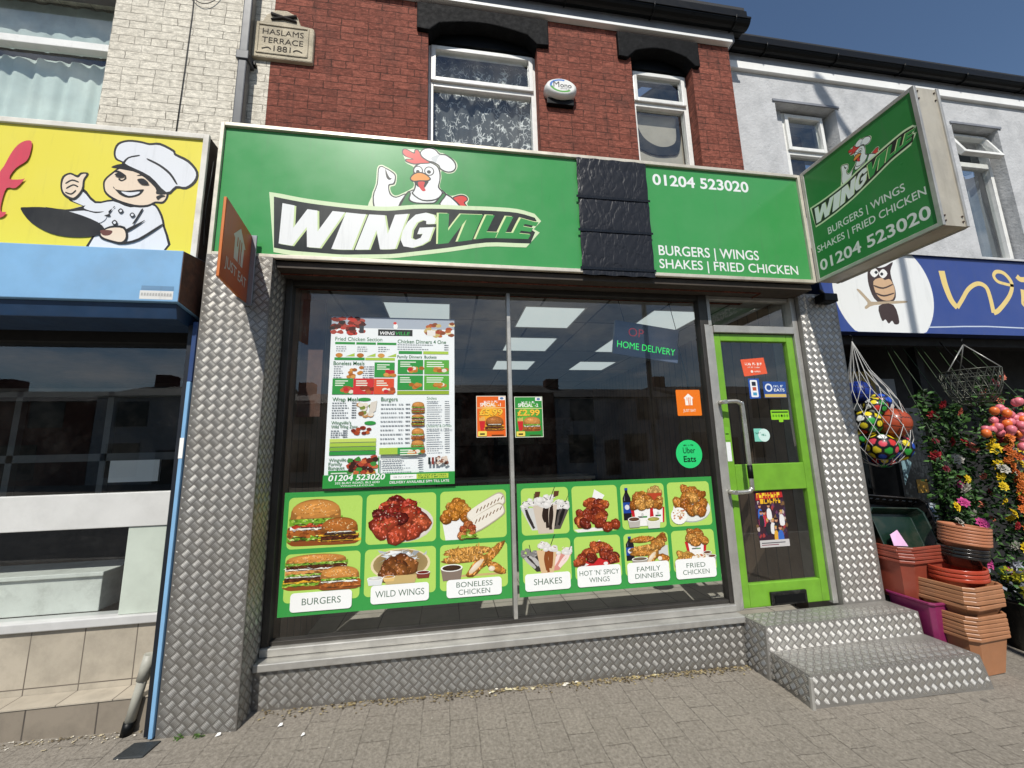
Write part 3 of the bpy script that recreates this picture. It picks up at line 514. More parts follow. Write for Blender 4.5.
def upvc_window(name, parent, x0, x1, z0, z1, zt, y, label=None, top_open=0., fr=UPVC, w=.045):
    """outer frame, transom, opening top sash, panes behind"""
    b = MB(); frame_bars(b, x0, x1, z0, z1, w, y, y+.06); b.box(x0+w, x1-w, y, y+.06, zt-.028, zt+.028)
    win = b.build(name, fr, parent, bevel=.004, label=label)
    s = MB(); zx0, zx1, zb, ztp = x0+w*.6, x1-w*.6, zt+.012, z1-w*.55
    frame_bars(s, zx0, zx1, zb, ztp, .036, y-.022, y+.03)
    so = s.build('sash', fr, win, bevel=.004)
    p = MB(); p.face([(x0+w*.8,y+.034,z0+w*.8),(x1-w*.8,y+.034,z0+w*.8),(x1-w*.8,y+.034,zt),(x0+w*.8,y+.034,zt)]); p.build('pane', GLASS2, win)
    q = MB(); q.face([(zx0+.02,y+.004,zb+.02),(zx1-.02,y+.004,zb+.02),(zx1-.02,y+.004,ztp-.02),(zx0+.02,y+.004,ztp-.02)]); qo = q.build('pane', GLASS2, win)
    if top_open:
        for ob in (so, qo):
            piv = Matrix.Translation((0, y, ztp)); ob.data.transform(piv @ Matrix.Rotation(-top_open, 4, 'X') @ piv.inverted())
    k = MB(); k.box(x0, x1, y+.26, y+.28, z0, z1); k.build('room', ROOMDARK, win)
    return win

# ------------------------------------------------------------------ the chicken shop: red brick terrace house over a shopfront
shop = thing('chicken_shop', 'red brick terrace house with black lintels over the green chicken takeaway', 'shop', (2.0, .3, 0))
WY = .12
b = wall(.225, 4.145, 2.86, 5.30, WY, [(1.39, 2.30, 3.96, 5.22), (3.155, 3.745, 3.96, 5.21)]); b.build('brick_wall', BRICK, shop)
# lintels with a shallow segmental soffit and shouldered ends
for (x0, x1, zt, zb, n0, n1) in ((1.30, 2.40, 5.268, 5.012, 1.43, 2.265), (3.03, 3.81, 5.262, 5.008, 3.14, 3.73)):
    pts = [(x0, zt), (x0, zb), (n0-.03, zb-.006), (n0+.05, zb+.075)]
    for i in range(1, 9):
        t = i/9; pts.append((n0+.05+(n1-n0-.1)*t, zb+.075+.055*sin(pi*t)))
    pts += [(n1-.05, zb+.075), (n1+.03, zb-.006), (x1, zb), (x1, zt)]
    m = MB(); m.prism(pts, WY-.035, WY+.16); m.build('lintel', STONE, shop, bevel=.008)
w = upvc_window('window', shop, 1.385, 2.305, 3.93, 5.02, 4.645, WY+.10); curtain(1.43, 2.29, 3.95, 5.0, WY+.20, NET, w)
for (x0, x1) in ((1.40, 2.315), (3.17, 3.75)):
    m = MB(); m.box(x0, x1, WY+.075, WY+.25, 5.025, 5.22); m.build('head_board', BLACKP, shop)  # black board fills the arch gap; its colour carries paint and shadow
w = upvc_window('window', shop, 3.178, 3.74, 3.93, 5.02, 4.68, WY+.10)
m = MB(); m.box(3.2, 3.72, WY+.19, WY+.20, 3.95, 4.66); m.build('roller_blind', BLIND, w)
m = MB()
sw = [(3.2, 4.66), (3.2, 4.36), (3.29, 4.28), (3.42, 4.24), (3.56, 4.25), (3.66, 4.31), (3.71, 4.66), (3.66, 4.64), (3.64, 4.42), (3.56, 4.34), (3.44, 4.33), (3.32, 4.40), (3.26, 4.52)]
m.prism(smooth_loop(sw, 4), WY+.175, WY+.185); m.build('swag', ROOMDARK, w)
for (x0, x1) in ((1.36, 2.35), (3.12, 3.80)):
    m = MB(); m.box(x0, x1, WY-.06, WY+.1, 3.86, 3.94); m.build('window_sill', BUFF, shop, bevel=.006)
# eaves: dark frieze shadow, white bead, grey soffit board, black gutter
m = MB(); m.box(-.2, 4.16, WY-.05, WY+.2, 5.302, 5.330); m.build('eaves_bead', WHITEP, shop, bevel=.003)
m = MB(); m.box(-.2, 4.20, WY-.03, WY+.24, 5.337, 5.52); m.build('eaves_board', GREYB, shop, bevel=.003)
def gutter(x0, x1, y, z, parent, r=.062, label=None):
    b = MB(); prof = []
    for k in range(9):
        a = pi+pi*k/8; prof.append((y+r*cos(a), z+r*sin(a)))
    inner = [(y+(r-.008)*cos(pi+pi*k/8), z+(r-.008)*sin(pi+pi*k/8)) for k in range(9)][::-1]
    P = prof+inner; n = len(P)
    b.loft([[(x0, p[0], p[1]) for p in P], [(x1, p[0], p[1]) for p in P]])
    b.box(x0, x1, y-r-.006, y-r+.004, z-.012, z+.006)
    x = x0+.35
    while x < x1:
        b.tube([(x, y+(r+.006)*cos(a), z+(r+.006)*sin(a)) for a in [pi+pi*k/8 for k in range(9)]], .008, 5); x += .8
    b.box(x0, x1, y+r-.02, y+r+.10, z-.03, z+.03)
    return b.build('gutter', BLACKP, parent, label=label)
gutter(-.2, 4.30, .045, 5.485, shop); m = MB(); m.box(-.2, 4.28, -.005, .088, 5.50, 5.575); m.build('gutter_board', BLACKP, shop, bevel=.006)
m = MB(); m.hexa([(-.2,.0,5.58),(4.26,.0,5.58),(4.26,4.5,8.2),(-.2,4.5,8.2),(-.2,.0,5.61),(4.26,.0,5.61),(4.26,4.5,8.25),(-.2,4.5,8.25)]); m.build('roof', SLATE, shop)
# the date stone
m = MB(); m.prism([(.097, 4.565), (.53, 4.565), (.53, 4.87), (.43, 4.885), (.40, 4.97), (.33, 5.005), (.24, 5.00), (.18, 4.95), (.155, 4.885), (.097, 4.875)], WY-.03, WY+.02)
ds = m.build('date_stone', BUFF, shop, bevel=.012, label='carved sandstone plaque reading HASLAMS TERRACE 1881')
m = MB(); frame_bars(m, .13, .495, 4.60, 4.86, .012, WY-.037, WY-.030); m.build('moulding', BUFF, ds, bevel=.005)
a = Art((0, WY-.0312, 0), step=.0003)
INKD = (.05, .042, .035)
for t, v, wd in (('HASLAMS', 4.772, .29), ('TERRACE', 4.697, .29), ('1881', 4.628, .12)): a.text(t, .312-wd/2, v, .070, INKD, bold=.0, width=wd)
a.stroke([(.17, 4.64), (.21, 4.655), (.235, 4.64)], .008, INKD, 4); a.stroke([(.39, 4.64), (.415, 4.655), (.455, 4.64)], .008, INKD, 4)
a.build('carved_lettering', mat_print('carved_ink', .9, gain=1.), ds)
m = MB()
for sgn in (-1, 1):
    m.tube([(.31-.09*sgn, WY-.033, 4.905), (.31, WY-.038, 4.925), (.31+.09*sgn, WY-.033, 4.955)], [.009, .012, .013], 8)
m.build('crossed_carving', M('sooty_stone', '#2c2722', .9, var=.3), ds)

# ------------------------------------------------------------------ shopfront
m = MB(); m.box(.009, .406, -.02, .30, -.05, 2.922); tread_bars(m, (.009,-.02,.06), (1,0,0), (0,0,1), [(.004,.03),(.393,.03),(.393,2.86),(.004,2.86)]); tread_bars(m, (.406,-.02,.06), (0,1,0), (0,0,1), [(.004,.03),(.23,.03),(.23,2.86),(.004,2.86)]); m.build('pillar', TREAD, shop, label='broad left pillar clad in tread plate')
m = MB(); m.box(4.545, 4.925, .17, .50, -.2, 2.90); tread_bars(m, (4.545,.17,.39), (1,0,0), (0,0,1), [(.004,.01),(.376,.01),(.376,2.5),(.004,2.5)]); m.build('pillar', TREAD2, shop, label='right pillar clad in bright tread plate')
m = MB(); m.box(.409, 3.655, .14, .30, -.1, .355); tread_bars(m, (.409,.14,.0), (1,0,0), (0,0,1), [(.004,.145),(3.24,.072),(3.24,.352),(.004,.352)]); m.build('stall_riser', TREAD, shop)
m = MB(); m.box(.409, 3.66, .112, .30, .357, .402); m.box(.409, 3.66, .19, .30, .404, .452); m.build('window_sill', ALU, shop, bevel=.006)
m = MB(); m.box(.41, 4.545, .03, .30, 2.872, 2.915); m.build('soffit', M('brown_soffit', '#3b332b', .7, var=.2), shop)
m = MB(); m.box(-.012, 4.56, .252, .34, 2.923, 3.4); m.build('fascia_beam', DARK, shop)
# shop window frame
m = MB()
m.box(.409, .452, .215, .285, .453, 2.87); m.box(3.625, 3.70, .215, .285, .453, 2.87)
m.box(.453, 3.624, .225, .285, 2.83, 2.87); m.box(.453, 3.624, .225, .285, .453, .478)
sw = m.build('shop_window', DARKALU, shop, bevel=.003)
m = MB(); m.box(1.999, 2.027, .222, .29, .479, 2.829); m.build('mullion', ALU, sw, bevel=.004)
for (x0, x1) in ((.453, 1.998), (2.028, 3.624)):
    m = MB(); m.face([(x0,.255,.479),(x1,.255,.479),(x1,.255,2.829),(x0,.255,2.829)]); m.build('pane', GLASS, sw)
# door set
m = MB(); m.box(3.702, 3.735, .215, .285, .40, 2.606); m.box(4.493, 4.54, .205, .285, .39, 2.87); m.box(3.736, 4.492, .20, .285, 2.545, 2.606); m.box(3.702, 3.73, .215, .285, 2.608, 2.87)
m.box(3.731, 4.492, .225, .285, 2.84, 2.87); m.box(3.655, 3.701, .205, .214, .40, 2.61)
df = m.build('door_frame', ALU, shop, bevel=.003)
m = MB(); m.face([(3.731,.255,2.607),(4.492,.255,2.607),(4.492,.255,2.839),(3.731,.255,2.839)]); m.build('pane', GLASS, df)
m = MB()
m.box(3.738, 3.800, .225, .272, .405, 2.54); m.box(4.425, 4.490, .225, .272, .405, 2.54)
m.box(3.801, 4.424, .225, .272, 2.478, 2.54); m.box(3.801, 4.424, .225, .272, 1.255, 1.462); m.box(3.801, 4.424, .225, .272, .405, .572)
door = m.build('door', LIME, shop, bevel=.005, label='lime green door with two glazed panels')
for (z0, z1) in ((.573, 1.254), (1.463, 2.477)):
    m = MB(); m.face([(3.80,.25,z0),(4.425,.25,z0),(4.425,.25,z1),(3.80,.25,z1)]); m.build('pane', GLASS, door)
m = MB(); m.box(3.965, 4.275, .205, .226, .412, .508); m.build('letterbox', M('worn_black_metal', '#1c1c1a', .4, metal=.4, var=.3, dirt=.5, dirtcol=(.2, .19, .17), vscale=20), door, bevel=.006)
m = MB(); m.box(3.99, 4.25, .198, .204, .43, .485); m.build('letter_flap', BLACKP, door, bevel=.003)
m = MB(); m.tube([(3.715, .24, 1.955), (3.715, .13, 1.955)], .017, 10)
arc = [(3.715, .15, 1.955), (3.80, .135, 1.958), (3.835, .13, 1.94), (3.852, .13, 1.89), (3.853, .13, 1.33), (3.845, .13, 1.285), (3.82, .135, 1.262), (3.72, .15, 1.258)]
m.tube(smooth_line(arc, 5), .017, 12); m.tube([(3.715, .24, 1.258), (3.715, .13, 1.258)], .017, 10)
h = m.build('pull_handle', M('scuffed_steel', '#c3c1b8', .3, metal=.8, var=.15, dirt=.4), door)
m = MB(); m.tube([(3.853, .13, 1.46), (3.853, .13, 1.36)], .0195, 12); m.build('tape_wrap', BLACKP, h)
# steps
steps = thing('shop_step', 'pair of wide tread plate steps with dented corners below the green door', 'steps', (4.3, -.1, .03))
def step_block(x0a, x0b, x1a, x1b, ya, yb, ztop, nm, lean=.0, sag=0.):
    m = MB(); n = 8
    top = []; bot = []
    for i in range(n+1):
        t = i/n; top.append((x0b+(x1b-x0b)*t, yb, ztop-sag*sin(pi*t)-.006*t)); xb = x0b-.018+(x1b+lean-x0b+.018)*t; bot.append((xb, yb-.004, gz(xb, yb)-.004+.008*sin(3+7*t)))
    bk = [(x0a+(x1a-x0a)*i/n, ya, ztop) for i in range(n+1)]; bkb = [(x0a+(x1a-x0a)*i/n, ya, gz(x0a, ya)-.05) for i in range(n+1)]
    V = bot+top+bk+bkb; k = n+1
    F = []
    for i in range(n): F += [(i, i+1, k+i+1, k+i), (k+i, k+i+1, 2*k+i+1, 2*k+i)]
    F += [(0, k, 2*k, 3*k), (n, 3*k+n, 2*k+n, k+n)]
    m.mesh(V, F); tw = Vector(top[-1])-Vector(top[0]); w_ = tw.length
    tread_bars(m, (x0a, yb, ztop+.0005), (1, 0, -.004), (0, 1, 0), [(x0b-x0a+.006, .004), (x0b-x0a+w_-.006, .004), (x1a-x0a-.006, ya-yb-.004), (.006, ya-yb-.004)])
    fb = gz(x0b, yb); hh = ztop-fb; hr = ztop-gz(x1b, yb)
    tread_bars(m, (x0b, yb-.0003, ztop), tuple(tw), (0, .004, hh), [(.004, -.004), (w_-.004, -.004), (w_+lean-.01, -hr+.014), (-.006, -hh+.016)])
    tread_bars(m, (x0a-.0006, ya, ztop), (x0b-x0a, yb-ya, 0), (.020, 0, hh), [(.004, -.005), (abs(yb-ya)-.004, -.005), (abs(yb-ya)-.004, -hh+.02), (.004, -hh+.02)])
    return m.build(nm, TREAD2, steps)
step_block(3.66, 3.685, 4.92, 4.935, .168, -.045, .392, 'upper_step', .03)
step_block(3.70, 3.70, 4.945, 4.965, -.043, -.350, .236, 'lower_step', .06, .004)
m = MB(); m.hexa([(3.678,-.366,.05),(3.70,-.366,.05),(3.70,-.345,.05),(3.678,-.345,.05),(3.694,-.358,.225),(3.712,-.358,.225),(3.712,-.340,.225),(3.694,-.340,.225)]); m.build('corner_trim', ALU, steps, bevel=.003)

# ------------------------------------------------------------------ inside the chicken shop
def mat_grid(name, c, line, w, h, lw, rough=.7, off=0.):
    m, nt, b = nmat(name); uv, U, V = uvsplit(nt); br = N(nt, 'ShaderNodeTexBrick'); br.offset = off; br.inputs['Scale'].default_value = 1
    br.inputs['Brick Width'].default_value = w; br.inputs['Row Height'].default_value = h; br.inputs['Mortar Size'].default_value = lw; br.inputs['Mortar Smooth'].default_value = .1
    br.inputs['Color1'].default_value = (*c, 1); br.inputs['Color2'].default_value = (*[x*.93 for x in c], 1); br.inputs['Mortar'].default_value = (*line, 1)
    nt.links.new(uv, br.inputs['Vector']); n = noise(nt, coords(nt), 6, 7, .7)
    nt.links.new(mixrgb(nt, ramp(nt, n, .42, .72, 0, .6), br.outputs['Color'], tuple(x*.5 for x in c)), b.inputs['Base Color']); b.inputs['Roughness'].default_value = rough
    bump(nt, b, mth(nt, 'MULTIPLY', br.outputs['Fac'], -1), .5, .003)
    MATS[name] = m; return m
CEIL = mat_grid('ceiling_tiles', (.34, .34, .35), (.03, .03, .03), .6, 1.2, .012)
FLOORT = mat_grid('floor_tiles', (.48, .44, .38), (.12, .11, .1), .33, .33, .005, .35)
SLATS = mat_grid('timber_cladding', (.20, .135, .095), (.02, .016, .014), .14, 3.0, .006, .5)
m = MB(); m.face([(.45,.3,.22),(4.54,.3,.22),(4.54,5.4,.22),(.45,5.4,.22)]); m.build('shop_floor', FLOORT, shop)
m = MB(); m.face([(.25,.29,2.935),(.25,5.4,2.935),(4.6,5.4,2.935),(4.6,.29,2.935)]); m.build('ceiling', CEIL, shop)
m = MB(); m.face([(.44,.29,.1),(.44,.29,2.94),(.44,5.4,2.94),(.44,5.4,.1)]); m.build('side_wall', SLATS, shop); m = MB(); m.face([(4.6,.29,.1),(4.6,5.4,.1),(4.6,5.4,2.94),(4.6,.29,2.94)]); m.build('side_wall', SLATS, shop)
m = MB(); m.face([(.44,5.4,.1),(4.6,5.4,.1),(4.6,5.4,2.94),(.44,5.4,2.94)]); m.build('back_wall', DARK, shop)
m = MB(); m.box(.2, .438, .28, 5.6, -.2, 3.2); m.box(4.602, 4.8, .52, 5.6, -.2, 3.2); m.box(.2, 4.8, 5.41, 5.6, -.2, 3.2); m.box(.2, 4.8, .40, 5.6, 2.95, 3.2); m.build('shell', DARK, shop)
m = MB(); m.box(.46, .62, .42, .46, 1.9, 2.80); m.build('timber_post', M('brown_timber', '#4f3022', .6, var=.35, vscale=12), shop)
LAMPP = nmat('lit_diffuser'); _m, _nt, _b = LAMPP; _b.inputs['Base Color'].default_value = (.6, .62, .62, 1); _b.inputs['Emission Color'].default_value = (.86, .95, .93, 1); _b.inputs['Emission Strength'].default_value = .55
first = None
names = {(0, 0): 'ceiling light panel nearest the window above the menu poster', (1, 0): 'ceiling light panel nearest the window above the mullion', (2, 0): 'ceiling light panel behind the hanging delivery sign', }
for j, y in enumerate((.75, 1.77, 3.0)):
    for i, x in enumerate((.98, 2.25, 3.52)):
        if first is None:
            first = t = thing('ceiling_light', 'x', 'light', (0, 0, 2.934), 'square ceiling light panels inside the takeaway')
            m = MB(); frame_bars(m, 0, .6, 0, .64, .015, 0, .006); fr = m.build('frame', UPVC, t)
            fr.data.transform(Matrix(((1,0,0,0),(0,0,1,0),(0,-1,0,0),(0,0,0,1)))); fr.matrix_parent_inverse = Matrix()
            m = MB(); m.face([(.015,.015,-.003),(.015,.625,-.003),(.585,.625,-.003),(.585,.015,-.003)]); d = m.build('diffuser', _m, t); d.matrix_parent_inverse = Matrix()
        else: t = dup(first, (0, 0, 0))
        t.location = (x, y, 2.932)
        row = ('front row nearest the window', 'middle row', 'back row')[j]; pos = ('above the menu poster', 'above the window mullion', 'towards the door')[i]
        t['label'] = f'square ceiling light panel in the {row}, {pos}'
co = thing('serving_counter', 'dark serving counter with a pale worktop at the back of the takeaway', 'counter', (2.4, 3.3, .22))
m = MB(); m.box(.7, 3.6, 3.0, 3.6, .221, 1.20); m.build('front_panel', SLATS, co)
m = MB(); m.box(.66, 3.64, 2.95, 3.65, 1.202, 1.24); m.build('worktop', M('grey_worktop', '#6d6a66', .35, var=.15), co, bevel=.006)
mb_ = thing('menu_screen', 'dim row of menu boards on the back wall behind the counter', 'menu board', (2.3, 5.38, 2.2))
for i in range(4):
    m = MB(); m.box(.9+i*.82, 1.64+i*.82, 5.34, 5.39, 1.75, 2.28); m.build('board', M('board_print_%d' % i, ('#3a4a3a', '#4a4038', '#3a4436', '#463a34')[i], .3, var=.5, vscale=9), mb_)
# ------------------------------------------------------------------ fascia sign
GREEN, GREEN2, PALEG, INK_, WHT = '#2f8f45', '#3c9a50', '#cfe6b0', '#1d211e', '#f1f3f2'
PRINT = mat_print('sign_print', .32, coat=.22, wash=.05)
PRINT2 = mat_print('aged_sign_print', .42, wash=.08)
FRAMEW = M('cream_sign_trim', '#cfc8b8', .4, metal=.3, var=.1, dirt=.45, dirtcol=(.2, .17, .13), vscale=8)
sign = thing('shop_sign', 'long green fascia sign with a chicken logo and phone number above the window', 'sign', (2.3, .1, 3.42))
m = MB(); m.box(.006, 4.565, .022, .25, 2.935, 3.902); m.build('box', DARKALU, sign)
m = MB(); frame_bars(m, 0, 4.568, 2.924, 3.912, .026, -.004, .024); m.build('trim', FRAMEW, sign, bevel=.003)
a = Art((0, .018, 0)); a.rect(.027, 2.951, 2.56, 3.885, GREEN2); a.build('panel', PRINT, sign, label='left green panel with the logo')
a = Art((0, .0165, 0)); a.rect(3.10, 2.951, 4.541, 3.885, GREEN2)
a.text('01204 523020', 3.195, 3.722, .135, WHT, bold=.022, width=.872)
a.text('BURGERS | WINGS', 3.192, 3.108, .118, WHT, bold=.010, width=.885)
a.text('SHAKES | FRIED CHICKEN', 3.188, 2.998, .110, WHT, bold=.008, width=1.24)
a.build('panel', PRINT, sign, label='right green panel with phone number and food list')

LT = {'W': [[(0,1),(.19,1),(.235,.44),(.40,.96),(.56,.96),(.62,.42),(.80,1),(1,1),(.70,0),(.50,0),(.44,.50),(.27,0),(.06,0)]],
 'I': [[(0,0),(0,1),(1,1),(1,0)]],
 'N': [[(0,0),(0,1),(.40,1),(.66,.45),(.66,1),(1,1),(1,0),(.62,0),(.34,.55),(.34,0)]],
 'G': [[(.98,.66),(.70,.66),(.66,.76),(.52,.79),(.36,.72),(.30,.5),(.36,.27),(.52,.20),(.68,.25),(.70,.37),(.52,.37),(.52,.56),(1,.56),(1,.14),(.80,.03),(.52,-.02),(.2,.05),(.03,.24),(-.02,.5),(.04,.76),(.22,.96),(.54,1.02),(.84,.95),(.97,.80)]],
 'V': [[(0,1),(.32,1),(.50,.42),(.68,1),(1,1),(.66,0),(.34,0)]],
 'L': [[(0,0),(0,1),(.42,1),(.42,.26),(1,.26),(1,0)]],
 'E': [[(0,0),(0,1),(1,1),(1,.76),(.36,.76),(.36,.62),(.92,.62),(.92,.39),(.36,.39),(.36,.25),(1,.25),(1,0)]]}
def interp(tab, u):
    if u <= tab[0][0]: return tab[0][1]
    for (a0, b0), (a1, b1) in zip(tab, tab[1:]):
        if u <= a1: return b0+(b1-b0)*(u-a0)/(a1-a0)
    return tab[-1][1]
TOP, BOT = dict(LOGO)['top'], dict(LOGO)['bottom']
def logo(A):
    """chicken chef emblem over the slanted two-colour wordmark, in fascia coordinates"""
    for nme, pts in CHICKEN: A.poly(pts, {'halo': '#e6f0cf', 'ink': INK_, 'white': WHT, 'red': '#dd4038', 'green': '#2f8040', 'grey': '#cdd2d4'}[nme.split('_')[0]], smooth=3)
    for c, (u, v), ru, rv in CHICKEN_DOTS: A.ell(u, v, ru, rv, INK_ if c == 'ink' else WHT)
    for nme, pts in CHICKEN2: A.poly(pts, {'ink': INK_, 'orange': '#ee9a45', 'red': '#d63a38'}[nme.split('_')[0]], smooth=3)
    tp = smooth_line(TOP, 3); bt = smooth_line(BOT, 3)
    def outline(g, ge):
        return [(u-(g if i == 0 else 0), v+g) for i, (u, v) in enumerate(tp)]+[(2.215+ge, 3.33), (2.165+ge*.7, 3.26), (2.20+ge, 3.235)]+[(u-(g if i == len(bt)-1 else 0), v-g) for i, (u, v) in reversed(list(enumerate(bt)))]
    A.poly(outline(.028, .035), '#d9ebc0'); A.poly(outline(-.004, .0), INK_)
    # letters in (u, 0..1) between the two edges
    def put(ch, u0, u1, col, du=0., dv=0., grow=0.):
        P = []
        for p in LT[ch][0]:
            n = 1
            P.append(p)
        out = []
        for i, p in enumerate(P):
            q = P[(i+1) % len(P)]
            for k in range(4):
                t = k/4; x = p[0]+(q[0]-p[0])*t; y = p[1]+(q[1]-p[1])*t
                u = u0+(u1-u0)*x+du; u += (y-.5)*.085*(1 if ch != 'W' else .35)
                T, B = interp(TOP, u)-.040, interp(BOT, u)+.040
                out.append((u, B+(T-B)*y+dv))
        A.poly(out, col)
    spec = [('W', .41, .82), ('I', .80, .935), ('N', .955, 1.225), ('G', 1.235, 1.445)]
    for ch, u0, u1 in spec: put(ch, u0+.012, u1+.012, '#cfe3a4', 0, -.002)
    for ch, u0, u1 in spec: put(ch, u0, u1, WHT)
    spec = [('V', 1.435, 1.675), ('I', 1.655, 1.765), ('L', 1.785, 1.935), ('L', 1.935, 2.065), ('E', 2.045, 2.185)]
    for ch, u0, u1 in spec: put(ch, u0-.008, u1-.006, '#e0efb0', 0, .004)
    for ch, u0, u1 in spec: put(ch, u0+.006, u1+.002, '#35994a')
a = Art((0, .0176, 0), step=.00003); a.L = 2; logo(a); a.build('logo', PRINT, sign)

# creased black polythene taped over the missing panel
ps = thing('plastic_sheet', 'creased black polythene sheet taped over the gap in the green fascia', 'plastic sheet', (2.83, 0, 3.4))
def mat_poly():
    m, nt, b = nmat('black_polythene'); v = coords(nt, 'Object', (1.7, 1, .8))
    dn = N(nt, 'ShaderNodeTexNoise'); dn.inputs['Scale'].default_value = 5; dn.inputs['Detail'].default_value = 3; nt.links.new(v, dn.inputs['Vector'])
    dv = N(nt, 'ShaderNodeVectorMath', operation='MULTIPLY_ADD'); nt.links.new(dn.outputs['Color'], dv.inputs[0]); dv.inputs[1].default_value = (.5, .5, .5); nt.links.new(v, dv.inputs[2])
    vo = N(nt, 'ShaderNodeTexVoronoi', feature='DISTANCE_TO_EDGE'); vo.inputs['Scale'].default_value = 6; nt.links.new(dv.outputs[0], vo.inputs['Vector'])
    n2 = noise(nt, dv.outputs[0], 22, 5, .6)
    b.inputs['Base Color'].default_value = (.012, .013, .017, 1); b.inputs['Roughness'].default_value = .34; b.inputs['Specular IOR Level'].default_value = .35
    bump(nt, b, mth(nt, 'ADD', ramp(nt, vo.outputs['Distance'], 0, .16), mth(nt, 'MULTIPLY', n2, .5)), .22, .010); return m
m = MB(); r = random.Random(5); nx, ny = 36, 60; vs = []
seams = [2.955, 3.265, 3.545, 3.80]
for j in range(ny+1):
    for i in range(nx+1):
        x = 2.548+.582*i/nx; z = 2.905+(3.885-2.905)*j/ny
        sag = sum(.012*math.exp(-((z-s_)/.02)**2) for s_ in seams)
        y = -.008-.0012*sin(x*23+z*31)*sin(z*11-x*7)-.0008*sin(x*90-z*64+sin(z*20))-.0006*r.random()+sag*.2
        if i in (0, nx): x += .002*sin(z*33); y = -.006
        if j in (0, ny): z += .003*sin(x*40)
        vs.append((x, y, z))
m.mesh(vs, [(j*(nx+1)+i, j*(nx+1)+i+1, (j+1)*(nx+1)+i+1, (j+1)*(nx+1)+i) for j in range(ny) for i in range(nx)], 0, True)
m.build('sheet', mat_poly(), ps)
m = MB()
for z in (2.955, 3.265, 3.545): m.mesh([(2.53,-.0135,z-.011),(3.14,-.0135,z-.009),(3.14,-.0135,z+.010),(2.53,-.0135,z+.011)], [(0,1,2,3)])
m.build('tape', M('clear_tape', '#0c0d10', .25, var=.4, vscale=40), ps)

# ------------------------------------------------------------------ projecting double-sided sign
pj = thing('projecting_sign', 'green double sided box sign jutting out over the pavement right of the fascia', 'sign', (4.67, -.44, 3.42))
X0, X1, Y1, Z0, Z1 = 4.5695, 4.775, -.882, 2.922, 3.920
m = MB(); m.box(X0+.008, X1-.008, Y1+.01, -.006, Z0+.004, Z1-.004); m.build('box', M('stained_white_metal', '#b9b2a2', .45, metal=.25, var=.12, dirt=.6, dirtcol=(.2, .17, .13), vscale=5, streak=(1, 1, .25)), pj)
for x0, x1 in ((X0, X0+.02), (X1-.02, X1)):
    m = MB(); frame_bars(m, Y1, -.004, Z0, Z1, .028, x0, x1)
    m.v = [(p[1], p[0], p[2]) for p in m.v]; m.build('trim', ALU, pj, bevel=.003)
m = MB()
for x in (X0+.035, X1-.035):
    for z in (Z0+.05, Z0+.03, Z1-.03, Z1-.06): m.lathe([(.007, 0), (.006, .004), (0, .005)], 8, (0, 0, 0)); 
m = MB()
for x in (X0+.035, X1-.035):
    for z in (Z0+.035, Z0+.07, Z1-.035, Z1-.09): m.tube([(x, Y1+.012, z), (x, Y1+.004, z)], .006, 8)
m.build('screw', M('rusty_screw', '#4a3a30', .6, metal=.5), pj)
def side_art(O, U):
    a = Art(O, U, (0, 0, 1), step=.00003); a.rect(.026, .026, .852, .970, '#27813b')
    sc_ = .78/1.90
    a.tf = lambda u, v: (.045+(u-.34)*.423, .462+(v-2.98)*.44+(u-.34)*.055)
    logo(a); a.tf = lambda u, v: (u, v); a.L = 3
    a.text('BURGERS | WINGS', .44, .345, .082, '#dfe5df', 'CENTER', bold=.008, width=.56)
    a.text('SHAKES | FRIED CHICKEN', .44, .245, .080, '#dfe5df', 'CENTER', bold=.008, width=.78)
    a.text('01204 523020', .44, .085, .125, '#e6eae6', 'CENTER', bold=.020, width=.78); return a
side_art((X0+.006, 0, Z0), (0, -1, 0)).build('panel', PRINT, pj, label='panel facing left along the street')
side_art((X1-.006, Y1+.006, Z0), (0, 1, 0)).build('panel', PRINT, pj, label='panel facing right along the street')

# small orange takeaway sign on its bracket
je = thing('hanging_sign', 'small orange blade sign fixed to the left pillar reading JUST EAT', 'sign', (.29, -.2, 2.85))
JEO = '#b4521f'
m = MB(); m.hexa([(.315,-.46,2.585),(.330,-.46,2.585),(.272,-.022,2.585),(.257,-.022,2.585),(.315,-.46,3.055),(.330,-.46,3.055),(.272,-.022,3.055),(.257,-.022,3.055)]); m.build('blade', M('orange_sign_edge', '#c9702e', .4), je, bevel=.002)
U = Vector((.272-.330, .438, 0)).normalized()
a = Art((.3312, -.458, 2.587), tuple(U), (0, 0, 1), step=.0003); a.rect(.0, .0, .44, .466, JEO)
def je_house(A, u, v, s_, c, bgc):
    A.poly([(u-.5*s_, v+.18*s_), (u, v+.62*s_), (u+.5*s_, v+.18*s_), (u+.38*s_, v+.12*s_), (u+.36*s_, v-.5*s_), (u-.36*s_, v-.5*s_), (u-.38*s_, v+.12*s_)], c)
    for k in (-.16, 0, .16): A.rect(u+k*s_-.035*s_, v-.05*s_, u+k*s_+.035*s_, v+.25*s_, bgc, False)
    A.up(); A.rect(u-.05*s_, v-.5*s_, u+.05*s_, v-.05*s_, bgc, False); A.rect(u+.12*s_, v-.5*s_, u+.18*s_, v-.0*s_, bgc)
je_house(a, .235, .285, .20, '#c9c6bf', JEO); a.text('JUST EAT', .22, .085, .088, '#c9c6bf', 'CENTER', bold=.008, width=.34); a.build('print', PRINT2, je)
a = Art((.3135, -.458, 2.587), tuple(-U), (0, 0, 1), step=.0003)
a.O = Vector((.2565, -.022, 2.587)); a.rect(0, 0, .44, .466, JEO); je_house(a, .2, .285, .20, '#e9e6df', JEO); a.text('JUST EAT', .22, .085, .088, '#e9e6df', 'CENTER', bold=.008, width=.34); a.build('print', PRINT2, je)
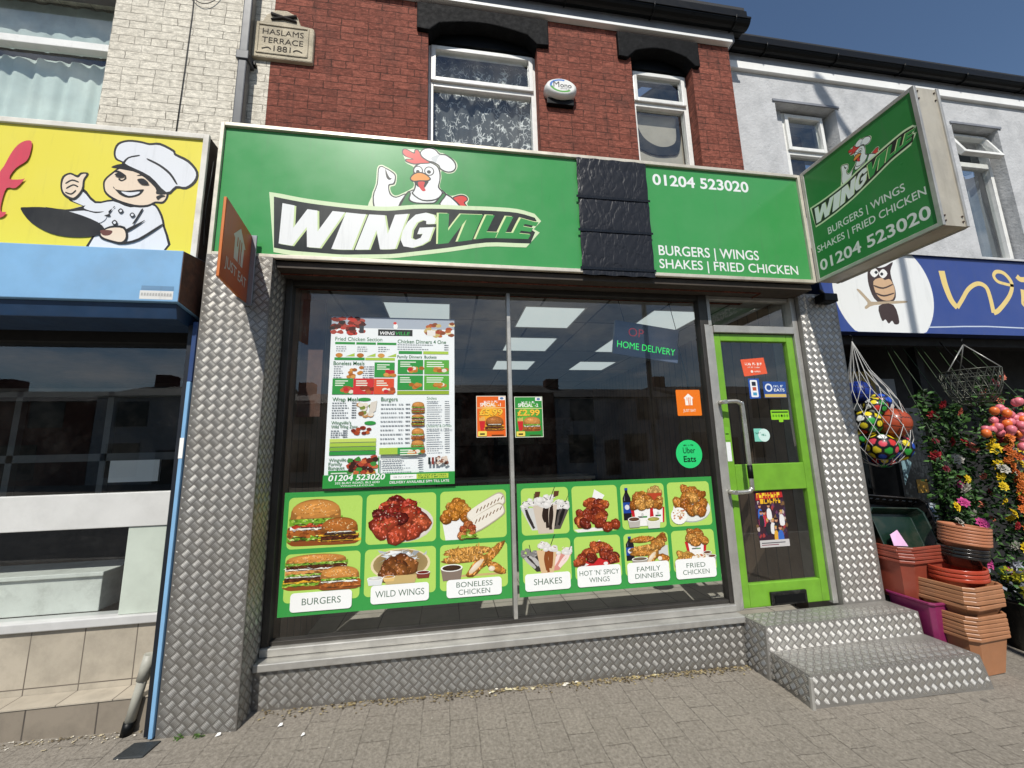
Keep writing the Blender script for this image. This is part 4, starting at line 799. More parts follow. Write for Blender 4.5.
m = MB(); m.box(.257, .305, -.035, -.022, 2.575, 3.06); m.box(.273, .284, -.16, -.036, 2.572, 2.584); m.build('bracket', M('grey_bracket', '#8f9296', .4, metal=.4), je, bevel=.002)

# alarm box
al = thing('alarm_box', 'oval white burglar alarm box on the brick between the upper windows', 'alarm box', (2.475, .1, 4.565))
m = MB(); rings = []
for (s_, y) in ((1, WY), (1, WY-.05), (.94, WY-.075), (.80, WY-.088)): rings.append([(2.475+.137*s_*cos(2*pi*k/28), y, 4.565+.085*s_*sin(2*pi*k/28)) for k in range(28)])
m.loft(rings, smooth=True); m.build('case', UPVC, al)
a = Art((0, WY-.0885, 0), step=.0003); a.ell(2.475, 4.565, .108, .066, '#f4f4f0')
for c, w0, w1, da in (('#3f7fd0', .102, .080, 0), ('#59a844', .10, .075, 1)):
    pts = [];
    a0, a1 = (75, 215) if da == 0 else (190, 330)
    out = [(2.475+w0*cos(radians(t)), 4.565+w0*.6*sin(radians(t))) for t in range(a0, a1, 10)]; inn = [(2.475+w1*cos(radians(t))*(1.05), 4.565+w1*.6*sin(radians(t))) for t in range(a0, a1, 10)]
    a.poly(out+inn[::-1], c)
a.text('M', 2.398, 4.549, .078, '#15181c'); a.text('ono', 2.460, 4.552, .062, '#1c242a', bold=.006); a.scrawl(2.462, 2.54, 4.535, .009, '#555c60', 2)
a.build('print', PRINT2, al)
m = MB(); m.box(2.36, 2.59, WY-.04, WY+.01, 4.44, 4.495); m.build('shadow_plate', BLACKP, al, bevel=.004)  # black strip below the case, standing in for its dark shadow
# sensor lamp under the corner of the fascia
fl = thing('security_light', 'small black lamp tucked under the fascia corner above the right pillar', 'light', (4.86, .1, 2.84))
m = MB(); m.box(4.70, 4.84, .07, .165, 2.80, 2.875); m.build('housing', BLACKP, fl, bevel=.01)
m = MB(); m.tube([(4.77, .12, 2.87), (4.77, .16, 2.93)], .014, 8); m.build('bracket', DARKALU, fl)

# ------------------------------------------------------------------ posters stuck on the glass
VINYL = mat_print('window_vinyl', .30, coat=.2, gain=.88)
PAPER = mat_print('poster_paper', .45, coat=.15, gain=.86)
PY = .2535
def cell(A, u0, v0, u1, v1, n):
    """returns painter helpers in a 0..1 picture cell"""
    W, H = u1-u0, v1-v0
    return (lambda x, y: (u0+x*W, v0+y*H)), W, H, random.Random(n)
def food_piece(A, c, W, H, r, x, y, rx, ry, pal, rot, bits=5):
    k = r.choice(pal); d = tuple(z*.42 for z in lin(k)); l = tuple(min(1, z*1.15) for z in lin(k))
    u, v = c(x, y); A.ell(u, v-.02*H, rx*W*1.05, ry*H*1.06, tuple(z*.30 for z in lin(k)), rot=rot, wob=.10, rng=r, n=14, lift=False); A.up()
    A.ell(u, v, rx*W, ry*H, l, d, rot=rot, wob=.15, rng=r, n=14)
    for _ in range(bits*4+8):
        a, q = r.uniform(0, 6.28), r.uniform(0, .9)**.7; s_ = r.uniform(.05, .17)
        col = r.choice([l, tuple(min(1, z*1.5+.05) for z in lin(k)), d, tuple(z*.6 for z in lin(k))])
        if r.random() < .16: col = tuple(min(1, z*1.3+.22) for z in lin(k)); s_ *= .6
        px, py = rx*W*q*cos(a), ry*H*q*sin(a); A.ell(u+px*cos(rot)-py*sin(rot), v+px*sin(rot)+py*cos(rot), max(rx*W, ry*H)*s_, ry*H*s_*1.1, col, rot=r.uniform(0, 3), wob=.35, rng=r, n=6, lift=False)
    A.up()
def pile(A, c, W, H, r, cx, cy, w, h, n, pal, sz=.15, asp=.62, bits=6):
    pts = []
    for k in range(n):
        t = k/(n-1) if n > 1 else 0
        row = 1-t; hw = w/2*(1-.55*row**1.5)
        pts.append((cx+r.uniform(-hw, hw), cy-h/2+h*row+r.uniform(-.03, .03)))
    for x, y in pts: food_piece(A, c, W, H, r, x, y, sz*r.uniform(.85, 1.15), sz*asp*r.uniform(.85, 1.2)*W/H, pal, r.uniform(-.9, .9), bits)
WING = ['#a8431f', '#93361a', '#b9562a', '#7c2a16', '#c4632e']; FRIED = ['#c98536', '#b8702a', '#d69a4b', '#a9621f', '#c07a30']; STRIP = ['#cc8a3a', '#c07a2c', '#d79a4a']
def bun(A, c, W, H, r, cx, cy, w, h, dark=False):
    p = [c(cx-w/2, cy)]+[c(cx-w/2*cos(pi*k/14), cy+h*max(0, sin(pi*k/14))**.62) for k in range(15)]+[c(cx+w/2, cy)]
    base = lin('#c98a45' if not dark else '#a9662c')
    A.poly(p, tuple(x*.55 for x in base)); u, v = c(cx, cy+h*.48)
    A.ell(u, v, w*W*.47, h*H*.46, tuple(min(1, x*1.35) for x in base), tuple(x*.85 for x in base), hl=(-.2, .35), n=22)
    A.ell(u-.08*w*W, v+.12*h*H, w*W*.20, h*H*.16, tuple(min(1, x*1.75+.04) for x in base), tuple(min(1, x*1.3) for x in base), n=16)
    for _ in range(46):
        u, v = c(cx+r.uniform(-.46, .46)*w, cy+r.uniform(.02, .75)*h); A.ell(u, v, .03*W, .02*H, r.choice([tuple(x*.9 for x in base), tuple(min(1, x*1.2) for x in base)]), n=6, wob=.4, rng=r, lift=False) if abs((u-c(cx, 0)[0])/(w*W/2))**2+((v-c(0, cy)[1])/(h*H))**2 < .72 else None
    for _ in range(44):
        a = r.uniform(.3, 2.84); q = r.uniform(.35, .95); u, v = c(cx-w/2*q*cos(a)*.95, cy+h*q*sin(a)*.95); A.ell(u, v, .008*W, .009*H, r.choice(['#f0dcb0', '#e3c48d', '#8f5a26']), n=5, lift=False, rot=r.random()*3)
    A.up()
def layer(A, c, W, H, r, cx, cy, w, h, cols, jag=.3, n=16):
    top = [c(cx-w/2+w*i/n, cy+h/2*(1+r.uniform(-jag, jag))) for i in range(n+1)]; bot = [c(cx+w/2-w*i/n, cy-h/2*(1+r.uniform(-jag, jag))) for i in range(n+1)]
    A.poly(top+bot, cols[0])
    dk = tuple(x*.38 for x in lin(cols[-1] if len(cols) < 3 else cols[2]))
    for _ in range(int(60*w/.6)):
        u, v = c(cx+r.uniform(-.49, .49)*w, cy+r.uniform(-.5, .5)*h); k_ = lin(r.choice(cols)); g_ = r.uniform(.6, 1.3); A.ell(u, v, r.uniform(.012, .032)*W, r.uniform(.010, .022)*H*max(.6, h/.06*.6), dk if r.random() < .2 else tuple(min(1, x*g_) for x in k_), n=6, wob=.45, rng=r, lift=False, rot=r.uniform(-.5, .5))
    for _ in range(8): u, v = c(cx+r.uniform(-.46, .46)*w, cy-h*.5); A.ell(u, v, .06*W, .010*H, (.05, .025, .012), n=7, lift=False)
    A.up()
LETT = ['#79a832', '#a4c94f', '#5d8a24', '#c9dd8a']; PATTY = ['#5a2d1a', '#6f3a20', '#45200f']; CRISP = ['#a65f28', '#8c4a1e', '#b9743a']; TOM = ['#b33a24', '#cc5a38']; CHEESE = ['#eeb93a', '#e6a92c']; MAYO = ['#f2efe0', '#e4dfc8', '#ffffff']
def burger(A, c, W, H, r, cx, cy, w, h, kind=0):
    y = cy
    bun_h = h*.10
    A.poly(smooth_loop([c(cx-w*.48, y+h*.14), c(cx-w*.47, y+h*.02), c(cx-w*.3, y-.01), c(cx+w*.3, y-.01), c(cx+w*.47, y+h*.02), c(cx+w*.48, y+h*.14)], 3), '#8a4b22')
    stack = [[(LETT, .09, 1.06), (CRISP, .15, 1.08), (MAYO, .06, .98), (TOM, .08, .96), (LETT, .11, 1.05)], [(LETT, .09, 1.06), (CHEESE, .06, 1.05), (PATTY, .10, 1.0), (MAYO, .05, .95), (LETT, .08, 1.0), (['#d99a58', '#c68544'], .10, .98), (MAYO, .06, 1.0), (PATTY, .09, 1.0), (LETT, .07, 1.04)], [(CRISP, .22, 1.05), (MAYO, .08, .9), (LETT, .10, .9)], [(CHEESE, .07, 1.15), (PATTY, .14, 1.02), (CHEESE, .05, 1.05), (['#3a2520', '#5a3a34'], .07, .85), (MAYO, .05, .7)]][kind]
    y += h*.12
    for cols, hh, ww in stack: layer(A, c, W, H, r, cx+r.uniform(-.015, .015), y+hh*h/2, w*ww, hh*h*1.3, cols, .55); y += hh*h*.92
    bun(A, c, W, H, r, cx, y, w, max(.12, cy+h-y), kind == 3)
def dip(A, c, W, H, cx, cy, w, h, col, cup='#e8e8e4'):
    A.poly([c(cx-w/2, cy), c(cx+w/2, cy), c(cx+w*.40, cy-h), c(cx-w*.40, cy-h)], cup); u, v = c(cx, cy)
    A.ell(u, v, w/2*W, h*.30*H, '#f4f3ee'); A.ell(u, v, w*.43*W, h*.23*H, col, tuple(x*.6 for x in lin(col)))
def bucket(A, c, W, H, r, cx, cy, w, h, red=True):
    A.poly([c(cx-w/2, cy), c(cx+w/2, cy), c(cx+w*.40, cy-h), c(cx-w*.40, cy-h)], '#f0eeea')
    if red:
        A.poly([c(cx-w/2, cy), c(cx-w*.36, cy), c(cx-w*.29, cy-h), c(cx-w*.40, cy-h)], '#c3232b', False); A.poly([c(cx+w/2, cy), c(cx+w*.36, cy), c(cx+w*.29, cy-h), c(cx+w*.40, cy-h)], '#c3232b')
    u, v = c(cx, cy-h*.55); A.rect(u-w*.2*W, v-.018*H, u, v+.018*H, '#4a4f4a', False); A.rect(u, v-.018*H, u+w*.2*W, v+.018*H, '#3a8a45', False); A.ell(u, v+.05*H, .03*W, .04*H, '#c9c9c4')
def bottle(A, c, W, H, cx, cy, w, h):
    A.poly([c(cx-w/2, cy), c(cx+w/2, cy), c(cx+w/2, cy+h*.68), c(cx+w*.18, cy+h*.86), c(cx+w*.18, cy+h*.94), c(cx-w*.18, cy+h*.94), c(cx-w*.18, cy+h*.86), c(cx-w/2, cy+h*.68)], '#1c1a22')
    A.poly([c(cx-w/2, cy+h*.22), c(cx+w/2, cy+h*.22), c(cx+w/2, cy+h*.55), c(cx-w/2, cy+h*.55)], '#23489c'); A.poly([c(cx-w*.2, cy+h*.93), c(cx+w*.2, cy+h*.93), c(cx+w*.2, cy+h), c(cx-w*.2, cy+h)], '#2a4aa0')
    u, v = c(cx, cy+h*.40); A.ell(u, v, w*.3*W, w*.3*W, '#d9dbe4', n=10); A.poly([c(cx-w*.34, cy+h*.60), c(cx-w*.22, cy+h*.6), c(cx-w*.2, cy+h*.8), c(cx-w*.3, cy+h*.68)], '#6d6e7a')
def shake(A, c, W, H, r, cx, cy, w, h, body, streak, tilt=0., topc='#f2efea'):
    sk = lambda x, y: c(cx+x*w+tilt*y*h, cy+y*h)
    A.poly([sk(-.5, .72), sk(.5, .72), sk(.30, 0), sk(-.30, 0)], body)
    for k in range(5):
        x = r.uniform(-.35, .35); A.stroke([sk(x, .70), sk(x*.9+r.uniform(-.1, .1), .45), sk(x*.7, r.uniform(.05, .3))], .055*w*W*2.2, streak, 4, lift=False)
    A.up()
    for k in range(9): u, v = sk(r.uniform(-.45, .45), r.uniform(.70, .86)); A.ell(u, v, .17*w*W, .085*h*H, topc, tuple(x*.72 for x in lin(topc)), n=10, wob=.2, rng=r, lift=False); A.up()
    for k in range(4): u, v = sk(r.uniform(-.3, .3), r.uniform(.82, .98)); A.ell(u, v, .13*w*W, .06*h*H, topc, tuple(x*.75 for x in lin(topc)), n=10, wob=.2, rng=r, lift=False)
    A.up()
    for k in range(6): u, v = sk(r.uniform(-.4, .4), r.uniform(.70, .95)); A.stroke([(u, v), (u+.06*W*r.uniform(-1, 1), v+.04*H*r.uniform(-1, 1))], .012*W, streak, lift=False)
    A.up(); A.stroke([sk(.2, .85), sk(.42, 1.18)], .014*W, '#2c2c2c')
def pic(A, kind, u0, v0, u1, v1, seed):
    c, W, H, r = cell(A, u0, v0, u1, v1, seed); L0 = A.L
    if kind == 'burgers1': burger(A, c, W, H, r, .37, .06, .68, .90, 0); burger(A, c, W, H, r, .70, .06, .50, .52, 3)
    elif kind == 'burgers2': burger(A, c, W, H, r, .41, .06, .80, .92, 1); burger(A, c, W, H, r, .73, .02, .52, .60, 2)
    elif kind == 'wings_plate':
        u, v = c(.53, .40); A.ell(u, v-.03*H, .43*W, .36*H, '#cfc8bd'); A.ell(u, v, .43*W, .36*H, '#efece6', '#d8d2c8', n=28); A.ell(u, v, .38*W, .31*H, '#6d2a1c', n=24)
        pile(A, c, W, H, r, .50, .50, .74, .62, 17, ['#a5341f', '#8c2617', '#b8492c', '#6e1c12', '#c25a36'], .155, .62, 9)
        for _ in range(40): u, v = c(.5+r.uniform(-.32, .3), .5+r.uniform(-.26, .33)); A.ell(u, v, .009*W, .009*H, r.choice(['#ead9bd', '#dcb89a', '#3d6b22']), n=5, lift=False)
        A.up()
    elif kind == 'wrap':
        A.poly([c(.02, .46), c(.40, .46), c(.36, .0), c(.08, .0)], '#ececea'); pile(A, c, W, H, r, .26, .62, .36, .34, 16, ['#c9832e', '#b86f22', '#d69640'], .075, .8, 4)
        for dx, dy in ((.04, .20), (.02, -.02)):
            A.poly(smooth_loop([c(.36+dx, .32+dy), c(.50+dx, .14+dy), c(.92+dx*.5, .46+dy), c(.97+dx*.3, .62+dy), c(.90+dx*.5, .74+dy), c(.78, .68+dy)], 4), '#b7ab96'); A.poly(smooth_loop([c(.37+dx, .34+dy), c(.50+dx, .17+dy), c(.90+dx*.5, .47+dy), c(.95+dx*.3, .61+dy), c(.89+dx*.5, .71+dy), c(.78, .66+dy)], 4), '#e9e3d5')
            for k in range(8):
                t = k/7; A.stroke([c(.50+dx+.38*t, .33+dy+.26*t), c(.53+dx+.38*t, .42+dy+.24*t)], .014*W, '#7a5a3c', lift=False)
            A.up()
        pile(A, c, W, H, r, .40, .20, .26, .26, 14, ['#c4703a', '#a9502a', '#d98a50', '#8a9a3a'], .06, .8, 3); layer(A, c, W, H, r, .42, .05, .22, .07, LETT, .5)
    elif kind == 'tray_wings':
        u, v = c(.50, .56); A.ell(u, v-.10*H, .36*W, .40*H, '#b39a68'); A.ell(u, v, .42*W, .42*H, '#e3d3ac', n=28); A.ell(u, v+.01*H, .385*W, .385*H, '#6a5434', '#a08a5c', n=24)
        for k in range(60): q = c(.5+r.uniform(-.26, .30), .74+r.uniform(-.12, .16)); A.poly([(q[0]+r.uniform(-.10, .10)*W, q[1]+r.uniform(-.10, .10)*H) for _ in range(3)], r.choice(['#d4d8da', '#9ba1a6', '#eef0f0', '#b7bcc0']), False)
        A.up(); pile(A, c, W, H, r, .46, .46, .50, .34, 8, ['#8a4f22', '#7a421c', '#9c5f2c'], .13, .75, 9)
        A.poly([c(.26, .26), c(.74, .26), c(.70, .04), c(.30, .04)], '#c8ae74', False); A.up()
        dip(A, c, W, H, .15, .22, .22, .18, '#f0f0ea', '#dfe2e2'); dip(A, c, W, H, .34, .24, .17, .12, '#d99a2c', '#e3c07a'); dip(A, c, W, H, .82, .30, .20, .16, '#7a1f16', '#7e3a2c')
    elif kind == 'strips':
        A.poly([c(.30, .15), c(.96, .15), c(.98, .09), c(.3, .09)], '#c9ad76')
        for (x, y, rx_, ro) in ((.40, .80, .36, .03), (.36, .60, .32, .05), (.76, .66, .26, .75)): food_piece(A, c, W, H, r, x, y, rx_, .105, STRIP, ro, 26)
        food_piece(A, c, W, H, r, .54, .36, .20, .13, STRIP, .75, 12); u, v = c(.53, .36); A.ell(u, v, .15*W, .075*H, '#f1e7d6', '#d9c4a2', rot=.75, wob=.1, rng=r)
        food_piece(A, c, W, H, r, .83, .30, .16, .11, STRIP, -.5, 12); u, v = c(.76, .27); A.ell(u, v, .05*W, .075*H, '#f3ebdc', '#dcc9aa')
        dip(A, c, W, H, .17, .36, .32, .34, '#4a3524', '#86766a')
    elif kind == 'shakes1':
        shake(A, c, W, H, r, .34, .10, .42, .66, '#cfcfcb', '#34302e', -.30); shake(A, c, W, H, r, .68, .10, .42, .66, '#57504c', '#1c1a19', .30); shake(A, c, W, H, r, .50, .02, .52, .84, '#cdbfae', '#2d211b')
        for x in (.28, .68): A.poly([c(x, .78), c(x+.11, .82), c(x+.13, .92), c(x+.02, .92)], '#5d3a28', False)
        A.up()
    elif kind == 'shakes2':
        shake(A, c, W, H, r, .40, .08, .40, .66, '#3a3532', '#b9b6b2', -.55, '#8d8a88'); shake(A, c, W, H, r, .62, .08, .40, .66, '#d58f84', '#f0d9d2', .48); shake(A, c, W, H, r, .50, .0, .42, .95, '#d9b98e', '#8a4a22')
    elif kind == 'spicy1':
        A.poly([c(.02, .06), c(.98, .12), c(.9, .02), c(.1, -.0)], '#e9e7e2', False); A.poly([c(.44, .72), c(.5, .92), c(.72, .78), c(.6, .6)], '#eeeeea'); pile(A, c, W, H, r, .50, .38, .86, .52, 22, WING, .125, .72, 8)
    elif kind == 'spicy2':
        A.poly([c(.42, .72), c(.55, .88), c(.66, .7)], '#eeeeea'); A.poly([c(.04, .28), c(.16, .04), c(.96, .18), c(.97, .42)], '#c8282b'); A.poly([c(.1, .3), c(.14, .1), c(.3, .18)], '#e8e4e0')
        u, v = c(.66, .18); A.ell(u, v, .05*W, .05*H, '#e9e9e4', n=8); pile(A, c, W, H, r, .48, .50, .86, .44, 22, WING, .11, .72, 8)
    elif kind == 'family1':
        bottle(A, c, W, H, .13, .2, .18, .72); pile(A, c, W, H, r, .76, .80, .36, .16, 14, ['#d9b065', '#caa050'], .05, 1.6, 2); A.poly([c(.60, .78), c(.94, .78), c(.88, .5), c(.66, .5)], '#b5452a')
        bucket(A, c, W, H, r, .82, .46, .32, .34); pile(A, c, W, H, r, .82, .56, .26, .14, 7, FRIED, .09, .75, 6); bucket(A, c, W, H, r, .46, .50, .52, .44); pile(A, c, W, H, r, .44, .62, .50, .24, 15, FRIED, .115, .75, 7)
        dip(A, c, W, H, .26, .22, .28, .18, '#6a4a38', '#b9b4ac'); dip(A, c, W, H, .70, .20, .32, .20, '#b9b45c', '#dfdfd4')
    elif kind == 'family2':
        bottle(A, c, W, H, .13, .2, .18, .72); A.poly([c(.72, .55), c(.98, .60), c(.98, .14), c(.8, .16)], '#cfd0cc'); pile(A, c, W, H, r, .80, .72, .34, .26, 10, FRIED, .095, .75, 6)
        for (x, y, rx_, ro) in ((.42, .82, .28, .04), (.46, .56, .32, .06), (.40, .42, .26, .0)): food_piece(A, c, W, H, r, x, y, rx_, .085, STRIP, ro, 18)
        food_piece(A, c, W, H, r, .62, .30, .18, .12, STRIP, .8, 8); u, v = c(.60, .28); A.ell(u, v, .13*W, .065*H, '#f1e7d6', '#d9c4a2', rot=.8); food_piece(A, c, W, H, r, .86, .24, .14, .10, STRIP, -.3, 8); u, v = c(.78, .22); A.ell(u, v, .05*W, .06*H, '#f1e7d6'); dip(A, c, W, H, .33, .24, .36, .20, '#7a6a58', '#a49c90')
    elif kind == 'fried1':
        u, v = c(.54, .38); A.ell(u, v-.03*H, .44*W, .28*H, '#a9b0a8'); A.ell(u, v, .44*W, .28*H, '#e4e6e0', n=28); pile(A, c, W, H, r, .53, .56, .80, .52, 20, FRIED, .13, .75, 9); u, v = c(.22, .24); A.ell(u, v, .19*W, .19*H, '#f2f1ec')
        for _ in range(40): u, v = c(.22+r.uniform(-.13, .13), .27+r.uniform(-.11, .11)); A.ell(u, v, .02*W, .018*H, r.choice(['#d8c09a', '#b98a52', '#e9e4d6', '#c46a4a']), n=6, lift=False)
        A.up()
    elif kind == 'fried2':
        bucket(A, c, W, H, r, .56, .66, .52, .42); pile(A, c, W, H, r, .54, .80, .46, .26, 13, FRIED, .12, .7, 7); pile(A, c, W, H, r, .26, .16, .40, .20, 9, ['#d9a04a', '#cf9440'], .12, .6, 6)
        for (x, y) in ((.80, .30), (.90, .18)): dip(A, c, W, H, x, y, .20, .16, '#7a4a30', '#b5aea2')
        u, v = c(.62, .14); A.ell(u, v, .20*W, .14*H, '#efece4')
        for _ in range(44): u, v = c(.62+r.uniform(-.16, .16), .15+r.uniform(-.10, .10)); A.ell(u, v, .022*W, .018*H, r.choice(['#d8c09a', '#b98a52', '#e9e4d6', '#c46a4a']), n=6, lift=False)
        A.up()
def food_panel(name, label, u0, v0, u1, v1, cells, tags, rowsplit=.545, pads=.012):
    t = thing(name, label, 'poster', ((u0+u1)/2, PY, v0))
    A = Art((0, PY, 0), step=.00002); A.rect(u0, v0, u1, v1, '#3c9a4a'); A.L += 2
    n = len(cells[0]); W = (u1-u0-.03)/n; H = v1-v0
    for row in (0, 1):
        for i in range(n):
            cu0 = u0+.015+W*i+.014; cu1 = u0+.015+W*(i+1)-.014; cv1 = v1-.035 if row == 0 else v0+H*.49; cv0 = v0+H*.53 if row == 0 else v0+H*.105
            A.L = 4; A.rrect(cu0, cv0, cu1, cv1, .03, '#b3d766')
    base = A.build('panel', VINYL, t)
    for row in (0, 1):
        for i in range(n):
            cu0 = u0+.015+W*i+.014; cu1 = u0+.015+W*(i+1)-.014; cv1 = v1-.035 if row == 0 else v0+H*.49; cv0 = v0+H*.53 if row == 0 else v0+H*.105
            P = Art((0, PY, 0), step=.00002); P.L = 6; P.clip = (cu0-.012, cv0-.014, cu1+.012, cv1+.03)
            pic(P, cells[row][i], cu0, cv0+(.0 if row == 0 else .06), cu1, cv1, hash(cells[row][i]) % 999 if False else sum(map(ord, cells[row][i])))
            P.build('food_picture', VINYL, t)
    T = Art((0, PY-.006, 0), step=.00005)
    for i, tg in enumerate(tags):
        cu0 = u0+.015+W*i+.014; cu1 = u0+.015+W*(i+1)-.014; k = .045 if n == 3 else .012
        T.L = 1; hh = .115 if len(tg) == 1 or n == 3 else .14; z0 = v0+.035
        if n == 3 and i == 0: z0 -= .01
        T.rrect(cu0+k, z0, cu1-k, z0+hh, .022, '#f3f4f2'); mid = (cu0+cu1)/2
        if len(tg) == 1: T.text(tg[0], mid, z0+hh/2-.018, .058, '#4d6a55', 'CENTER', bold=.0, width=min(cu1-cu0-2*k-.06, .034*len(tg[0])))
        else:
            for q, s_ in enumerate(tg): T.text(s_, mid, z0+hh/2+.006-q*.048, .048, '#4d6a55', 'CENTER', bold=.0, width=min(cu1-cu0-2*k-.03, .031*len(s_)))
    T.build('caption', VINYL, t); return t
food_panel('food_poster', 'wide green window poster of burgers, wild wings and boneless chicken, left of the mullion', .478, .605, 1.995, 1.377, [['burgers1', 'wings_plate', 'wrap'], ['burgers2', 'tray_wings', 'strips']], [['BURGERS'], ['WILD WINGS'], ['BONELESS', 'CHICKEN']])
food_panel('food_poster', 'wide green window poster of shakes, spicy wings, dinners and fried chicken, right of the mullion', 2.046, .605, 3.603, 1.377, [['shakes1', 'spicy1', 'family1', 'fried1'], ['shakes2', 'spicy2', 'family2', 'fried2']], [['SHAKES'], ["HOT 'N' SPICY", 'WINGS'], ['FAMILY', 'DINNERS'], ['FRIED', 'CHICKEN']])

# the tall menu
mn = thing('menu_poster', 'tall white menu poster with green headings and prices stuck inside the window', 'poster', (1.16, PY, 1.4))
u0, u1, v0, v1 = .718, 1.599, 1.396, 2.615; W, H = u1-u0, v1-v0
A = Art((0, PY, 0), step=.00003); A.rect(u0, v0, u1, v1, '#eef3f4'); A.rect(u0, v1-.085, u1, v1, '#aab4c0'); G1, G2, G3, RD = '#2f9440', '#a9c94a', '#0f6b30', '#cf3030'
X = lambda x: u0+x*W
Y = lambda y: v1-y*H
def head(t, x, y, w, s_=.040): A.text(t, X(x), Y(y), s_, G3, bold=.005, width=w*W)
def lines(x0, x1, y0, y1, n, price=True, col='#8a9298'):
    r = random.Random(int(x0*1000+y0*777))
    for k in range(n):
        y = Y(y0+(y1-y0)*k/max(1, n-1)); e = x0+(x1-x0)*r.uniform(.45, .72); x = x0
        while x < e:
            w = r.uniform(.008, .022); A.rect(X(x), y, X(min(x+w, e)), y+.0065, col, False); x += w+.005
        if price: A.rect(X(x1-.035), y, X(x1-.012), y+.0065, '#6a7278', False); A.rect(X(x1-.010), y, X(x1), y+.0065, '#6a7278', False)
    A.up()
def foodbox(x0, y0, x1, y1, c, title=None, seed=1, pal=FRIED):
    A.rect(X(x0), Y(y1), X(x1), Y(y0), c); r = random.Random(seed)
    for k in range(9): A.ell(X(x0+(x1-x0)*r.uniform(.45, .97)), Y(y1-(y1-y0)*r.uniform(.12, .42)), .022*W, .014, r.choice(pal+['#e9e0d0', '#c3232b']), n=8, lift=False)
    A.up()
    for k in range(3): A.rect(X(x0+.02), Y(y0+.012+k*.013+.006), X(x0+(x1-x0)*r.uniform(.45, .8)), Y(y0+.012+k*.013), '#e3efdc', False)
    A.up()
# header pictures and logo
r = random.Random(3)
for k in range(40): A.ell(X(r.uniform(.01, .25)), Y(r.uniform(.01, .11)), .028*W, .016, r.choice(['#7a2a1c', '#4a2018', '#a8483a', '#2d2422', '#c0392b']), n=9, wob=.2, rng=r, lift=False)
for k in range(30): A.ell(X(r.uniform(.76, .99)), Y(r.uniform(.03, .11)), .026*W, .014, r.choice(['#8a4a28', '#b8632e', '#c8b070', '#a8482a', '#e8d8a8']), n=9, wob=.2, rng=r, lift=False)
A.up(); A.rect(X(.22), Y(.10), X(.255), Y(.055), '#3b3f44'); A.rect(X(.77), Y(.11), X(.84), Y(.075), '#e9e6e0')
A.rect(X(.37), Y(.115), X(.65), Y(.075), '#2a2e2c'); A.text('WING', X(.385), Y(.109), .036, WHT, bold=.02, shear=.2, width=.12*W); A.text('VILLE', X(.51), Y(.109), .036, '#35a04a', bold=.02, shear=.2, width=.12*W); A.ell(X(.51), Y(.055), .018*W, .024, WHT); A.ell(X(.505), Y(.035), .014*W, .010, '#d8443a')
head('Fried Chicken Section', .035, .150, .37)
for k in range(3): A.rect(X(.035+k*.165), Y(.172), X(.19+k*.165), Y(.158), G1); lines(.045+k*.165, .185+k*.165, .19, .215, 3, False); A.ell(X(.07+k*.165), Y(.238), .028*W, .016, FRIED[k]); A.poly([(X(.12+k*.165), Y(.245)), (X(.19+k*.165), Y(.245)), (X(.19+k*.165), Y(.225))], G2)
A.rect(X(.035), Y(.268), X(.27), Y(.252), G1); A.rect(X(.275), Y(.268), X(.51), Y(.252), G2)
head('Chicken Dinners 4 One', .53, .160, .40); lines(.53, .95, .172, .20, 3); A.rect(X(.54), Y(.226), X(.73), Y(.208), G1); A.rect(X(.74), Y(.226), X(.95), Y(.208), G2)
head('Boneless Meals', .03, .298, .24); lines(.035, .14, .31, .375, 6, False); lines(.26, .345, .31, .375, 6); foodbox(.35, .28, .51, .37, G1, seed=4)
for k in range(10): A.ell(X(r.uniform(.15, .25)), Y(r.uniform(.31, .37)), .02*W, .012, r.choice(FRIED), n=8, lift=False)
head('Family Dinners', .53, .252, .20, .030); head('Buckets', .75, .252, .10, .030)
for q, (x, y) in enumerate(((.535, .262), (.75, .262), (.535, .358), (.75, .358))): foodbox(x, y, x+.205, y+.088, G1 if q % 2 == 0 else '#5aab3c', seed=q+9)
A.rect(X(.535), Y(.474), X(.955), Y(.452), '#93b02f')
for k, c in enumerate((G1, RD, '#dc4f2c')): foodbox(.03+k*.16, .378, .188+k*.16, .472, c, seed=20+k, pal=WING)
head('Wrap Meals', .035, .512, .21); lines(.035, .22, .525, .61, 7); A.ell(X(.28), Y(.502), .05*W, .012, G1)
for k in range(14): A.ell(X(r.uniform(.24, .34)), Y(r.uniform(.53, .61)), .024*W, .016, r.choice(['#8a5a32', '#c49058', '#7a8a3a', '#e6dccb']), n=8, lift=False)
A.poly([(X(.31), Y(.60)), (X(.37), Y(.57)), (X(.38), Y(.51)), (X(.33), Y(.52))], '#d9d2c6')
head("Wingville's", .035, .645, .15, .032); head('Wild Wing Zone', .035, .668, .20, .032); lines(.035, .16, .685, .72, 4); A.ell(X(.33), Y(.64), .045*W, .014, G1)
for k in range(12): A.ell(X(r.uniform(.20, .33)), Y(r.uniform(.665, .70)), .02*W, .012, r.choice(WING), n=8, lift=False)
A.up()
for k, c in enumerate(('#c5d96a', G2, '#7fb23c', G1)): A.rect(X(.03), Y(.748+k*.024), X(.38), Y(.728+k*.024), c)
head('Wingville', .03, .855, .13, .032); head('Family', .03, .877, .10, .032); head('Banquet', .03, .899, .12, .032); foodbox(.03, .905, .38, .925, G1, seed=40)
for k in range(46): A.ell(X(r.uniform(.18, .38)), Y(r.uniform(.835, .925)), .024*W, .016, r.choice(['#5a1f14', '#8a2f20', '#b0452c', '#3a1a12', '#c8683c', '#3d8a3a']), n=9, wob=.2, rng=r, lift=False)
A.up()
head('Burgers', .41, .512, .13); lines(.41, .64, .535, .76, 10); lines(.55, .62, .535, .76, 10, False)
